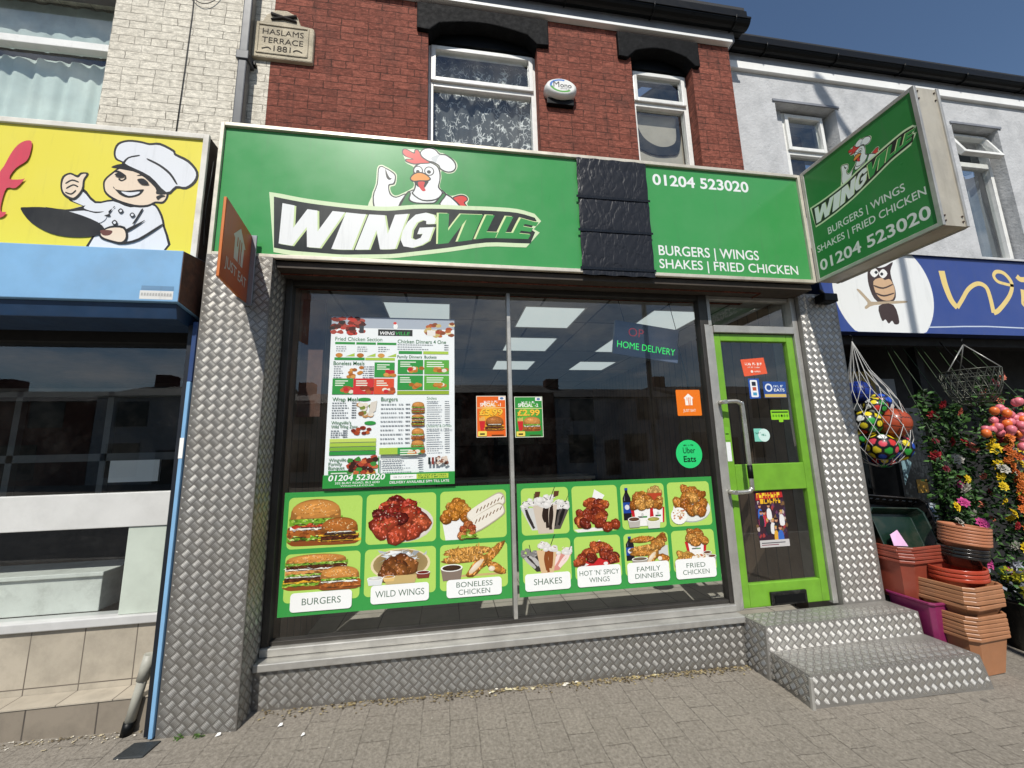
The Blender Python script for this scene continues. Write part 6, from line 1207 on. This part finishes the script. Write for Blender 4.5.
# ------------------------------------------------------------------ terrace across the road (seen in the window reflections)
kinds = [('red brick house with slate roof', BRICK), ('grey rendered house with slate roof', GREYR), ('cream painted house with slate roof', CREAM)]
for i in range(6):
    x0 = -26+i*8.6; k = kinds[i % 3]; hgt = (4.9, 5.2, 4.7, 5.3, 5.0, 5.2)[i]
    t = thing('terraced_house', f'{k[0]} across the road, ' + ('first', 'second', 'third', 'fourth', 'fifth', 'last')[i]+' in its row', 'house', (x0+4, -22.5, 0), 'houses across the road')
    m = MB(); m.box(x0, x0+8.55, -30, -22, -1, hgt); m.build('wall', k[1], t)
    m = MB(); m.hexa([(x0,-30.2,hgt),(x0+8.55,-30.2,hgt),(x0+8.55,-21.7,hgt),(x0,-21.7,hgt),(x0,-26.5,hgt+1.1),(x0+8.55,-26.5,hgt+1.1),(x0+8.55,-25.5,hgt+1.1),(x0,-25.5,hgt+1.1)]); m.build('roof', SLATE, t)
    for (a, z0, z1) in ((1, 3.5, 4.9), (5.6, 3.5, 4.9), (.8, .8, 2.6), (4.6, .8, 2.6)):
        m = MB(); m.box(x0+a, x0+a+1.6, -22.0, -21.96, z0, z1); m.build('window', M('far_window', '#2a2f36', .1), t); 
    m = MB(); m.box(x0+3.2, x0+4.2, -22, -21.95, 0, 2.2); m.build('door', TIMBER, t)
    m = MB(); m.box(x0+.4, x0+1.3, -26.6, -25.6, hgt+.6, hgt+1.9); m.build('chimney', BRICK, t)
# lamp column whose shadow falls on the owl sign
lc = thing('lamp_column', 'tall grey street lamp column at the kerb behind the viewer', 'street lamp', (4.86, -3.2, 0))
m = MB(); T = 3.2
LSH = ((5.885, -4.05), (5.885, -2.0), (5.885, 0), (5.89, 2.6), (5.90, 3.4), (5.80, 4.0), (5.58, 4.55), (5.42, 4.86))
P = [(xs-.25*(T+.3), -T, zs+1.2*(T+.3)) for xs, zs in LSH]
m.tube(smooth_line(P, 5), .042, 14); m.build('column', M('galvanised_steel', '#7b8084', .45, metal=.7, var=.12), lc)
m = MB(); e = Vector(P[-1]); d = (e-Vector(P[-2])).normalized(); m.tube([e-d*.02, e+d*.1, e+d*.3, e+d*.4], [.045, .07, .07, .03], 12); m.build('lamp_head', M('galvanised_steel', '#7b8084', .45), lc)

# ------------------------------------------------------------------ stacked plant pots beside the step
def prof_sq(hw, hd, ch, z, cx=0, cy=0):
    return [(cx+x, cy+y, z) for x, y in ((hw, -hd+ch), (hw, hd-ch), (hw-ch, hd), (-hw+ch, hd), (-hw, hd-ch), (-hw, -hd+ch), (-hw+ch, -hd), (hw-ch, -hd))]
def prof_rd(r_, z, n=40): return [(r_*cos(2*pi*k/n), r_*sin(2*pi*k/n), z) for k in range(n)]
def pot_mesh(kind, mt, s_=1., h=.27, rh=.022):
    """thin walled pot with a rolled rim; returns the mesh of one pot standing at its rim height 0"""
    m = MB()
    if kind == 'square': R = lambda k, z: prof_sq(.150*s_*k, .150*s_*k, .036*s_*k, z)
    elif kind == 'long': R = lambda k, z: prof_sq(.25*s_*(k*.5+.5), .15*s_*k, .05*s_*k, z)
    else: R = lambda k, z: prof_rd(.150*s_*k, z)
    seq = [(.74, -h), (.92, -rh-.004), (.95, -rh-.001), (1.0, -rh), (1.010, -rh+.004), (1.012, -.004), (1.0, 0), (.95, 0), (.93, -.006), (.90, -.03), (.72, -h+.006)]
    m.loft([R(k, z) for k, z in seq], smooth=(kind == 'round'), cap=(True, True))
    return m
def plastic(name, c, rough=.42, **k): return M(name, c, rough, var=.10, vscale=7, dirt=.25, dirtcol=(.18, .14, .11), spec=.5, **k)
TERRA = plastic('terracotta_plastic', '#ad7050'); BROWN = plastic('light_brown_plastic', '#a3714f'); REDT = plastic('red_terracotta_plastic', '#a8402a', .25); BLK = plastic('black_pot_plastic', '#161616', .22); OX = plastic('oxblood_plastic', '#8a4030')
def pot_stack(kind, mt, n, x, y, zbase, dz, lab, group, s_=1., h=.27, rot=0, tilt=(0, 0), color=''):
    root = None; ords = ['lowest', 'second lowest', 'third from bottom', 'fourth from bottom', 'fifth from bottom', 'sixth from bottom']
    for k in range(n):
        pos = 'topmost' if k == n-1 else ords[k]
        if root is None:
            root = tag(pot_mesh(kind, mt, s_, h, dz*.86).build('plant_pot', mt), None, 'plant pot', group); o = root
        else: o = root.copy(); COL.objects.link(o)
        o['label'] = f'{lab}, {pos} of its nest'
        t = k*dz; o.location = (x+tilt[0]*t, y+tilt[1]*t, zbase+t); o.rotation_euler = (-tilt[1]*.9+rng.uniform(-.012, .012), tilt[0]*.9+rng.uniform(-.012, .012), rot+rng.uniform(-.03, .03))
PX, PYY = 5.215, -.115
g0 = gz(PX, PYY)
pot_stack('square', BROWN, 6, PX+.01, PYY+.02, g0+.255, .0265, 'square light brown plant pot standing on the pavement', 'square brown plant pots', 1.2, .255, .05)
pot_stack('square', BROWN, 5, PX+.03, PYY+.02, g0+.455, .030, 'light brown plant pot above the pavement pots', 'upper brown plant pots', 1.2, .10, .08)
pot_stack('round', REDT, 3, PX+.07, PYY+.03, g0+.605, .030, 'glossy red plant pot halfway up the stack', 'red terracotta plant pots', 1.08, .09)
pot_stack('round', BLK, 3, PX+.20, PYY+.06, g0+.735, .026, 'glossy black plant pot above the red ones', 'black plant pots', .93, .09, tilt=(.10, -.05))
pot_stack('round', TERRA, 6, PX+.24, PYY+.06, g0+.825, .0225, 'pale terracotta plant pot crowning the stack', 'terracotta plant pots at the top', .95, .09, tilt=(.12, -.06))
pot_stack('long', OX, 5, 5.25, .17, .72, .024, 'oxblood red plant trough behind the steps', 'oxblood plant troughs', 1.22, .30, .03)
t = thing('plastic_tub', 'magenta pink plastic tub under the oxblood troughs behind the steps', 'tub', (5.13, .10, 0))
m = MB(); m.loft([prof_sq(.13, .13, .02, .03, 5.13, .04), prof_sq(.16, .16, .025, .44, 5.13, .04), prof_sq(.17, .17, .025, .445, 5.13, .04), prof_sq(.17, .17, .025, .46, 5.13, .04), prof_sq(.15, .15, .025, .46, 5.13, .04), prof_sq(.12, .12, .02, .05, 5.13, .04)]); m.build('body', plastic('magenta_plastic', '#7c2352'), t, bevel=.004)
def tray(name, lab, cat, mt, x, y, z, w, d, h, rot, slots=False):
    t = thing(name, lab, cat, (x, y, z)); m = MB(); m.loft([prof_sq(w*.42, d*.42, .03, 0), prof_sq(w*.5, d*.5, .035, h), prof_sq(w*.47, d*.47, .033, h), prof_sq(w*.40, d*.40, .028, .012)])
    o = m.build('body', mt, t, bevel=.004); o.matrix_parent_inverse = Matrix(); t.rotation_euler = rot
    if slots:
        m = MB(); 
        for k in range(10):
            for sgn in (-1, 1): m.box(-w*.4+k*w*.088, -w*.4+k*w*.088+w*.04, sgn*d*.47-.012, sgn*d*.47+.012, h*.45, h*.75)
        o = m.build('slots', M('grey_slot', '#8d8d88', .5), t); o.matrix_parent_inverse = Matrix()
    return t
tray('plastic_crate', 'black slotted plastic crate tipped up behind the green tray', 'crate', BLK, 5.33, .40, .90, .62, .42, .14, (1.15, .1, -.2), True)
tray('seed_tray', 'dark green plastic tray standing in the oxblood trough', 'tray', plastic('dark_green_plastic', '#0a2419', .35), 5.20, .24, .88, .48, .34, .10, (1.2, .05, -.1))
t = thing('price_card', 'pale pink card tucked into the oxblood trough', 'card', (5.10, .12, .86)); m = MB(); m.hexa([(5.03,.12,.80),(5.20,.15,.78),(5.20,.152,.78),(5.03,.122,.80),(5.06,.16,.875),(5.17,.19,.90),(5.17,.192,.90),(5.06,.162,.875)]); m.build('card', M('pink_card', '#e0b4d8', .6), t)

# ------------------------------------------------------------------ net of balls hanging by the right pillar
def ico(sub, r_):
    bm = bmesh.new(); bmesh.ops.create_icosphere(bm, subdivisions=sub, radius=r_); vs = [tuple(v.co) for v in bm.verts]; fs = [tuple(v.index for v in f.verts) for f in bm.faces]; bm.free(); return vs, fs
_bm = bmesh.new(); bmesh.ops.create_icosphere(_bm, subdivisions=1, radius=1); CEN = [v.co.copy() for v in _bm.verts]+[f.calc_center_median().normalized() for f in _bm.faces]; _bm.free()
PATCH = ['#2f9a3a', '#c8322c', '#e3cf2f', '#e9ece8', '#2a52b8', '#d84a5a', '#2f9a3a', '#e3cf2f']
BALLM = mat_print('ball_vinyl', .35, coat=.2, gain=.85)
def ball_obj(name, r_, loc, seed, base, lab, cat='ball', group=None, patch=True):
    r = random.Random(seed); vs, fs = ico(5, r_); cols = []
    pc = [r.choice(PATCH) for _ in CEN]
    for v in vs:
        d = Vector(v).normalized(); best = max(range(len(CEN)), key=lambda k: d.dot(CEN[k])); ang = math.acos(min(1, d.dot(CEN[best])))
        cols.append(lin(pc[best]) if patch and ang < .25 else lin(base))
    if not patch:
        for i, v in enumerate(vs):
            d = Vector(v).normalized()
            if abs(d.x) < .028 or abs(d.z) < .028 or abs(sqrt((d.y-.75)**2+d.z**2)-.62) < .03 or abs(sqrt((d.y+.75)**2+d.z**2)-.62) < .03: cols[i] = (.02, .015, .012)
    me = bpy.data.meshes.new(name); me.from_pydata(vs, [], fs); me.materials.append(BALLM); me.polygons.foreach_set('use_smooth', [True]*len(fs))
    a = me.color_attributes.new('ink', 'FLOAT_COLOR', 'POINT'); a.data.foreach_set('color', [x for c in cols for x in (*c, 1)])
    o = bpy.data.objects.new(name, me); COL.objects.link(o); o.location = loc; o.rotation_euler = (r.uniform(0, 3), r.uniform(0, 3), r.uniform(0, 3)) if patch else (.3, .2, -.5); return tag(o, lab, cat, group)
BX, BY, BZ = 5.30, .33, 1.72
ball_obj('basketball', .125, (BX+.05, BY-.115, BZ+.05), 1, '#a8482c', 'orange brown basketball in the middle of the hanging ball net', patch=False)
spec = [((BX-.12, BY-.04, BZ+.06), .108, '#121416', 'black ball with coloured dots at the left edge of the net'), ((BX-.08, BY-.09, BZ-.15), .112, '#121416', 'black ball with coloured dots at the lower left of the net'), ((BX+.10, BY-.07, BZ-.16), .115, '#121416', 'black ball with coloured dots at the bottom right of the net'), ((BX+.03, BY-.05, BZ+.22), .098, '#14204a', 'navy ball with coloured dots near the top of the net'), ((BX+.14, BY+.085, BZ+.06), .105, '#14204a', 'navy ball with coloured dots behind the basketball'), ((BX-.05, BY+.05, BZ+.34), .105, '#1c3488', 'plain royal blue ball at the top of the net'), ((BX+.0, BY+.06, BZ-.02), .11, '#121416', 'black ball with coloured dots hidden behind the others in the net'), ((BX-.15, BY+.06, BZ-.06), .10, '#121416', 'black dotted ball against the pillar side of the net'), ((BX+.02, BY+.0, BZ-.235), .10, '#14204a', 'navy ball with coloured dots at the very bottom of the net'), ((BX+.17, BY-.01, BZ-.03), .085, '#121416', 'small black dotted ball at the right edge of the net'), ((BX-.06, BY-.08, BZ+.19), .085, '#121416', 'small black dotted ball above the basketball in the net')]
for k, (p, r_, c, lab) in enumerate(spec): ball_obj('play_ball', r_, p, 11+k, c, lab, group='balls in the hanging net', patch=(k != 5))
nt_ = thing('ball_net', 'white string net full of coloured balls hanging beside the right pillar', 'net', (BX, BY, 2.44))
m = MB(); R = [(2.50, .004), (2.25, .08), (2.08, .15), (1.96, .195), (1.85, .225), (1.74, .242), (1.63, .24), (1.53, .205), (1.44, .13), (1.40, .03)]
ns = 14; HK = Vector((5.175, BY-.03, 2.52))
def netp(i, k): z, r_ = R[i]; a = 2*pi*(k+(.5 if i % 2 else 0))/ns; cx = BX+(HK.x-BX)*max(0, (z-2.0)/.5); return Vector((cx+r_*cos(a), BY+r_*.95*sin(a), z))
for i in range(1, len(R)-1):
    for k in range(ns):
        for d in ((0, 1) if i % 2 else (-1, 0)): m.tube([netp(i, k), netp(i+1, k+d)], .0026, 5, cap=False)
for k in range(ns): m.tube([netp(1, k), HK], .003, 5, cap=False)
m.build('string', M('white_string', '#b9b9b6', .7), nt_)
m = MB(); m.tube(smooth_line([tuple(HK), (HK.x+.01, HK.y, HK.z+.03), (HK.x-.01, HK.y, HK.z+.055), (HK.x, HK.y+.05, HK.z+.06)], 4), .005, 6); m.build('hook', BLACKP, nt_)
# wire hanging basket
wb = thing('wire_basket', 'dark wire hanging basket on chains under the owl sign', 'hanging basket', (6.12, .08, 2.1))
m = MB(); bx, by = 6.13, .12; 
def circ(r_, z, n=28): return [(bx+r_*cos(2*pi*k/n), by+r_*sin(2*pi*k/n), z) for k in range(n+1)]
for r_, z in ((.19, 2.21), (.187, 2.14), (.175, 2.06), (.15, 1.99), (.11, 1.93), (.05, 1.90)): m.tube(circ(r_, z), .0045 if z > 2.2 else .003, 5, cap=False)
for k in range(22):
    a = 2*pi*k/22; m.tube([(bx+r_*cos(a+j*.14), by+r_*sin(a+j*.14), z) for j, (r_, z) in enumerate(((.19, 2.21), (.187, 2.14), (.175, 2.06), (.15, 1.99), (.11, 1.93), (.03, 1.895)))], .0028, 5, cap=False)
    m.tube([(bx+r_*cos(a-j*.14), by+r_*sin(a-j*.14), z) for j, (r_, z) in enumerate(((.19, 2.21), (.187, 2.14), (.175, 2.06), (.15, 1.99), (.11, 1.93), (.03, 1.895)))], .0028, 5, cap=False)
m.build('wire_bowl', M('galvanised_wire', '#55574f', .4, metal=.6), wb)
for k in range(3):
    a = pi*.95+2*pi*k/3; m = MB(); m.tube([(bx+.19*cos(a), by+.19*sin(a), 2.21), (bx+.0, by, 2.455)], .005, 6); m.build('chain', M('pale_chain', '#9a9a95', .4, metal=.5), wb)
m = MB(); m.tube([(bx, by, 2.45), (bx-.015, by, 2.485), (bx+.005, by, 2.51)], .005, 6); m.build('hook', BLACKP, wb)

# ------------------------------------------------------------------ artificial flowers and fruit hanging outside the general shop
FLW = {'red': '#9c2028', 'crimson': '#6e1224', 'orange': '#d8642a', 'yellow': '#e2c21f', 'white': '#b4b0a4', 'pink': '#c9488a', 'salmon': '#d87a62'}
LEAFM = mat_print('silk_leaf', .55, gain=.8); PETAL = mat_print('silk_petal', .6, gain=.85)
def leaf_mb(r, n, cx, cy, w, d, z0, z1, cols, sz):
    vs, fs, cs = [], [], []
    for _ in range(n):
        z = r.uniform(z0, z1); x = cx+r.gauss(0, w/2.4); y = cy+r.uniform(-d, d); s_ = sz*r.uniform(.6, 1.3); a, b = r.uniform(0, 6.28), r.uniform(-1.1, .5)
        U = Vector((cos(a)*cos(b), sin(a)*cos(b), sin(b))); Vv = U.cross(Vector((r.uniform(-1, 1), r.uniform(-1, 1), r.uniform(.2, 1)))).normalized(); Nn = U.cross(Vv)
        i = len(vs); p = Vector((x, y, z)); vs += [p, p+U*s_*.35+Vv*s_*.28+Nn*s_*.06, p+U*s_, p+U*s_*.35-Vv*s_*.28+Nn*s_*.06, p+U*s_*.5-Nn*s_*.05]; fs += [(i, i+1, i+4), (i+1, i+2, i+4), (i+2, i+3, i+4), (i+3, i, i+4)]; c = lin(r.choice(cols)); k = r.uniform(.7, 1.25); cs += [tuple(q*k for q in c)]*5
    return vs, fs, cs
def colour_mesh(name, vs, fs, cs, mt, parent=None, label=None):
    me = bpy.data.meshes.new(name); me.from_pydata([tuple(v) for v in vs], [], fs); me.materials.append(mt); a = me.color_attributes.new('ink', 'FLOAT_COLOR', 'POINT'); a.data.foreach_set('color', [x for c in cs for x in (*c, 1)])
    o = bpy.data.objects.new(name, me); COL.objects.link(o)
    if parent: adopt(o, parent)
    if label: o['label'] = label
    return o
def flower_mesh(r, p, s_, col):
    vs, fs, cs = [], [], []; c = lin(col); tilt = Vector((r.uniform(-.7, .5), -1, r.uniform(-.5, .7))).normalized(); a = tilt.cross(Vector((0, 0, 1))).normalized(); b = tilt.cross(a)
    for ring, (rr, nn, lift) in enumerate(((1., 8, .0), (.68, 6, .25), (.38, 5, .42))):
        for k in range(nn):
            t = 2*pi*k/nn+ring*.4; d = a*cos(t)+b*sin(t); e = a*-sin(t)+b*cos(t); q = p+tilt*s_*lift*.6; i = len(vs)
            vs += [q, q+d*s_*rr*.6+e*s_*rr*.32+tilt*s_*.18, q+d*s_*rr+tilt*s_*r.uniform(-.05, .2), q+d*s_*rr*.6-e*s_*rr*.32+tilt*s_*.18]; fs.append((i, i+1, i+2, i+3)); kk = r.uniform(.75, 1.2); cs += [tuple(x*.55 for x in c)]+[tuple(min(1, x*kk) for x in c)]*3
    return vs, fs, cs
GRN = ['#24401c', '#2f5023', '#40662b', '#1b3317', '#52793f'];  # leaf greens darkened; the shade under the sign board is in the colour
def garland(lab, x, y, z0, z1, w, d, nl, flowers, seed, leafsz=.05, cols=GRN, fsz=.045):
    r = random.Random(seed); t = thing('flower_garland', lab, 'artificial flowers', (x, y, z1), 'artificial flower garlands outside the general shop')
    colour_mesh('foliage', *leaf_mb(r, nl, x, y, w, d, z0, z1, cols, leafsz), LEAFM, t)
    m = MB(); m.tube([(x, y+.01, z0+.02), (x+.01, y+.01, (z0+z1)/2), (x, y+.01, z1+.02), (x+.02, .47, 2.56)], .003, 5); m.build('stem', M('green_wire', '#25381c', .6), t)
    for c, n in flowers:
        for k in range(n):
            p = Vector((x+r.gauss(0, w/2.6), y-d*.6+r.uniform(-.05, .02), z0+(z1-z0)*(k+r.random())/n)); colour_mesh('flower', *flower_mesh(r, p, fsz*r.uniform(.7, 1.25), FLW[c]), PETAL, t)
GL = [('dark green garland with a few crimson flowers beside the shop door post', 5.77, .24, .75, 2.05, .16, .06, 630, [('crimson', 4), ('red', 3)]),
 ('dark leafy garland with small red and white flowers, second from the door post', 5.90, .20, .70, 1.95, .18, .07, 630, [('red', 4), ('white', 1), ('orange', 1)]),
 ('leafy garland with salmon flowers hanging behind the wire basket', 6.05, .22, .80, 1.95, .18, .07, 630, [('salmon', 5), ('red', 2)]),
 ('leafy garland with big yellow flowers in the middle of the display', 6.12, .06, .62, 1.62, .17, .07, 540, [('yellow', 14), ('white', 4), ('red', 3)]),
 ('dense garland of white and yellow flowers right of the middle', 6.31, .08, .70, 1.55, .15, .06, 390, [('white', 9), ('yellow', 14), ('pink', 3)]),
 ('dark green garland with white and pink flowers low beside the pots', 5.71, .10, .62, 1.35, .18, .07, 450, [('white', 4), ('pink', 5), ('yellow', 4)]),
 ('leafy garland with crimson roses at the top right of the display', 6.47, .22, 1.2, 2.2, .20, .07, 570, [('crimson', 14), ('salmon', 9)]),
 ('leafy garland with yellow and pink flowers at the right end of the display', 6.70, .12, .6, 1.9, .20, .07, 630, [('yellow', 14), ('pink', 9), ('white', 4)])]
for k, g in enumerate(GL): garland(*g, 100+k)
r = random.Random(9)
t = thing('flower_garland', 'orange marigold garland hanging as a thick rope at the right of the display', 'artificial flowers', (6.15, -.02, 1.6), 'artificial flower garlands outside the general shop')
for k in range(34): colour_mesh('flower', *flower_mesh(r, Vector((6.15+r.uniform(-.03, .03), -.03+r.uniform(-.02, .02), 1.62-.026*k)), .04, r.choice(['#d8742f', '#c9602a', '#e08a3c'])), PETAL, t)
t = thing('fruit_bunch', 'large hanging bunch of pink and orange artificial fruit above the flowers', 'artificial fruit', (6.35, 0, 2.0))
FM = {'pink': M('pink_fruit', '#d0707c', .4, var=.2, vscale=20), 'orange': M('orange_fruit', '#d2682c', .4, var=.2), 'lime': M('lime_fruit', '#a9b82c', .4, var=.15)}
fr_spec = []
for k in range(38): fr_spec.append((6.20+r.gauss(0, .13), -.03+r.uniform(-.07, .05), 1.75+r.gauss(0, .10), 'orange' if r.random() < .25 else 'pink'))
for k in range(6): fr_spec.append((6.38+r.uniform(-.04, .10), -.04, 1.70+r.uniform(-.25, .2), 'lime'))
for x, y, z, c in fr_spec:
    m = MB(); m.lathe([(.004, -.036), (.018, -.030), (.029, -.012), (.031, .007), (.023, .025), (.007, .034)], 12, (x, y, z)); m.build('fruit', FM[c], t)
colour_mesh('foliage', *leaf_mb(r, 220, 6.22, .03, .34, .06, 1.55, 2.02, GRN, .055), LEAFM, t)
m = MB(); m.tube([(6.22, .03, 1.9), (6.30, .40, 2.56)], .005, 5); m.build('string', BLACKP, t)
t = thing('flower_bucket', 'black bucket of mixed yellow, blue and grey flowers on the ground at the right edge', 'bucket', (6.05, -.02, 0))
m = MB(); m.lathe([(.17, 0), (.24, .36), (.25, .36), (.25, .38), (.23, .38), (.17, .03)], 28, (6.05, .0, gz(6.05, 0))); m.build('bucket', BLK, t)
vs, fs, cs = leaf_mb(r, 420, 6.05, 0, .42, .18, .40, .62, GRN+['#6a6f74', '#8a8f96'], .06); colour_mesh('foliage', vs, fs, cs, LEAFM, t)
for k in range(16): colour_mesh('flower', *flower_mesh(r, Vector((6.05+r.uniform(-.24, .24), r.uniform(-.2, .1), .50+r.uniform(-.05, .12))), .06, r.choice(['#b9c02a', '#2a3fa0', '#c9c22f', '#b8bcc4', '#c94a7a'])), PETAL, t)
t = thing('display_bin', 'dark round bin at the right edge of the picture beside the pots', 'bin', (6.1, -.45, 0))
m = MB(); m.lathe([(.30, 0), (.36, .30), (.38, .30), (.38, .33), (.34, .33), (.28, .03)], 36, (6.22, -.12, gz(6.2, -.2))); m.build('body', BLK, t)

# ------------------------------------------------------------------ litter, leaves and weeds along the foot of the shopfront
r = random.Random(21); vs, fs, cs = [], [], []
def scrap(x, y, s_, col):
    z = gz(x, y)+.004; a = r.uniform(0, 6.28); i = len(vs); n = r.choice((4, 5, 6))
    for k in range(n):
        t = a+2*pi*k/n; vs.append((x+s_*cos(t)*r.uniform(.5, 1), y+s_*.8*sin(t)*r.uniform(.5, 1), z+r.uniform(0, s_*.55)))
    vs.append((x, y, z+r.uniform(0, s_*.7))); fs.extend([(i+k, i+(k+1) % n, i+n) for k in range(n)]); c = lin(col); cs.extend([c]*(n+1))
for k in range(900):
    x = .45+3.2*(r.random()**.7); y = .137-abs(r.gauss(0, .036)); scrap(x, y, r.uniform(.004, .014), r.choice(['#7a6c50', '#92815c', '#5f523c', '#a89a76', '#4a4030', '#9a8c68']))
for k in range(30): x = r.choice((1.9, 2.35, 2.45, 2.9))+r.gauss(0, .09); scrap(x, .125-abs(r.gauss(0, .02)), r.uniform(.012, .022), r.choice(['#b8a878', '#cfc6a4', '#a39468', '#d9d5c8']))
for k in range(260): scrap(r.uniform(-1.2, -.1), .06-abs(r.gauss(0, .03)), r.uniform(.003, .011), r.choice(['#9a8c70', '#b8ac90', '#6a5f4c', '#d8d2c4']))
for k in range(150): scrap(r.uniform(-1, 5.8), r.uniform(-1.3, .1), r.uniform(.002, .006), r.choice(['#b8b0a0', '#6a6054', '#d8d4c8', '#4a443c']))
o = colour_mesh('leaf_litter', vs, fs, cs, mat_print('dry_litter', .9, gain=.85)); tag(o, 'dry leaves, grit and crumbs swept along the foot of the shopfront', 'litter', kind='stuff')
for k, (x, y, lab) in enumerate(((.13, -.035, 'tiny green weed at the middle of the left pillar foot'), (.235, -.04, 'small green weed near the right corner of the left pillar foot'))):
    t = thing('weed', lab, 'weed', (x, y, gz(x, y)), 'weeds by the left pillar'); vs2, fs2, cs2 = leaf_mb(r, 26, x, y, .03, .012, gz(x, y), gz(x, y)+.016, ['#4a6a2c', '#5f8038', '#3a5522'], .018); colour_mesh('leaves', vs2, fs2, cs2, LEAFM, t)
for k, (x, y, s_, lab) in enumerate(((.63, -.02, .013, 'white scrap of paper on the paving right of the left pillar'), (.78, -.12, .010, 'small white paper scrap further out on the paving'), (.33, -.05, .014, 'crumpled white scrap against the foot of the left pillar'), (4.75, -.78, .03, 'long white paper strip on the paving at the lower right'), (4.62, -.75, .018, 'round white scrap left of the long paper strip'))):
    m = MB(); z = gz(x, y)+.004; m.mesh([(x-s_, y-.4*s_, z), (x+s_, y-.5*s_, z+.006), (x+.8*s_, y+.5*s_, z+.012), (x-.7*s_, y+.4*s_, z+.003), (x, y, z+.015)], [(0, 1, 4), (1, 2, 4), (2, 3, 4), (3, 0, 4)]); tag(m.build('paper_scrap', WHITEP), lab, 'litter', 'paper scraps on the pavement')
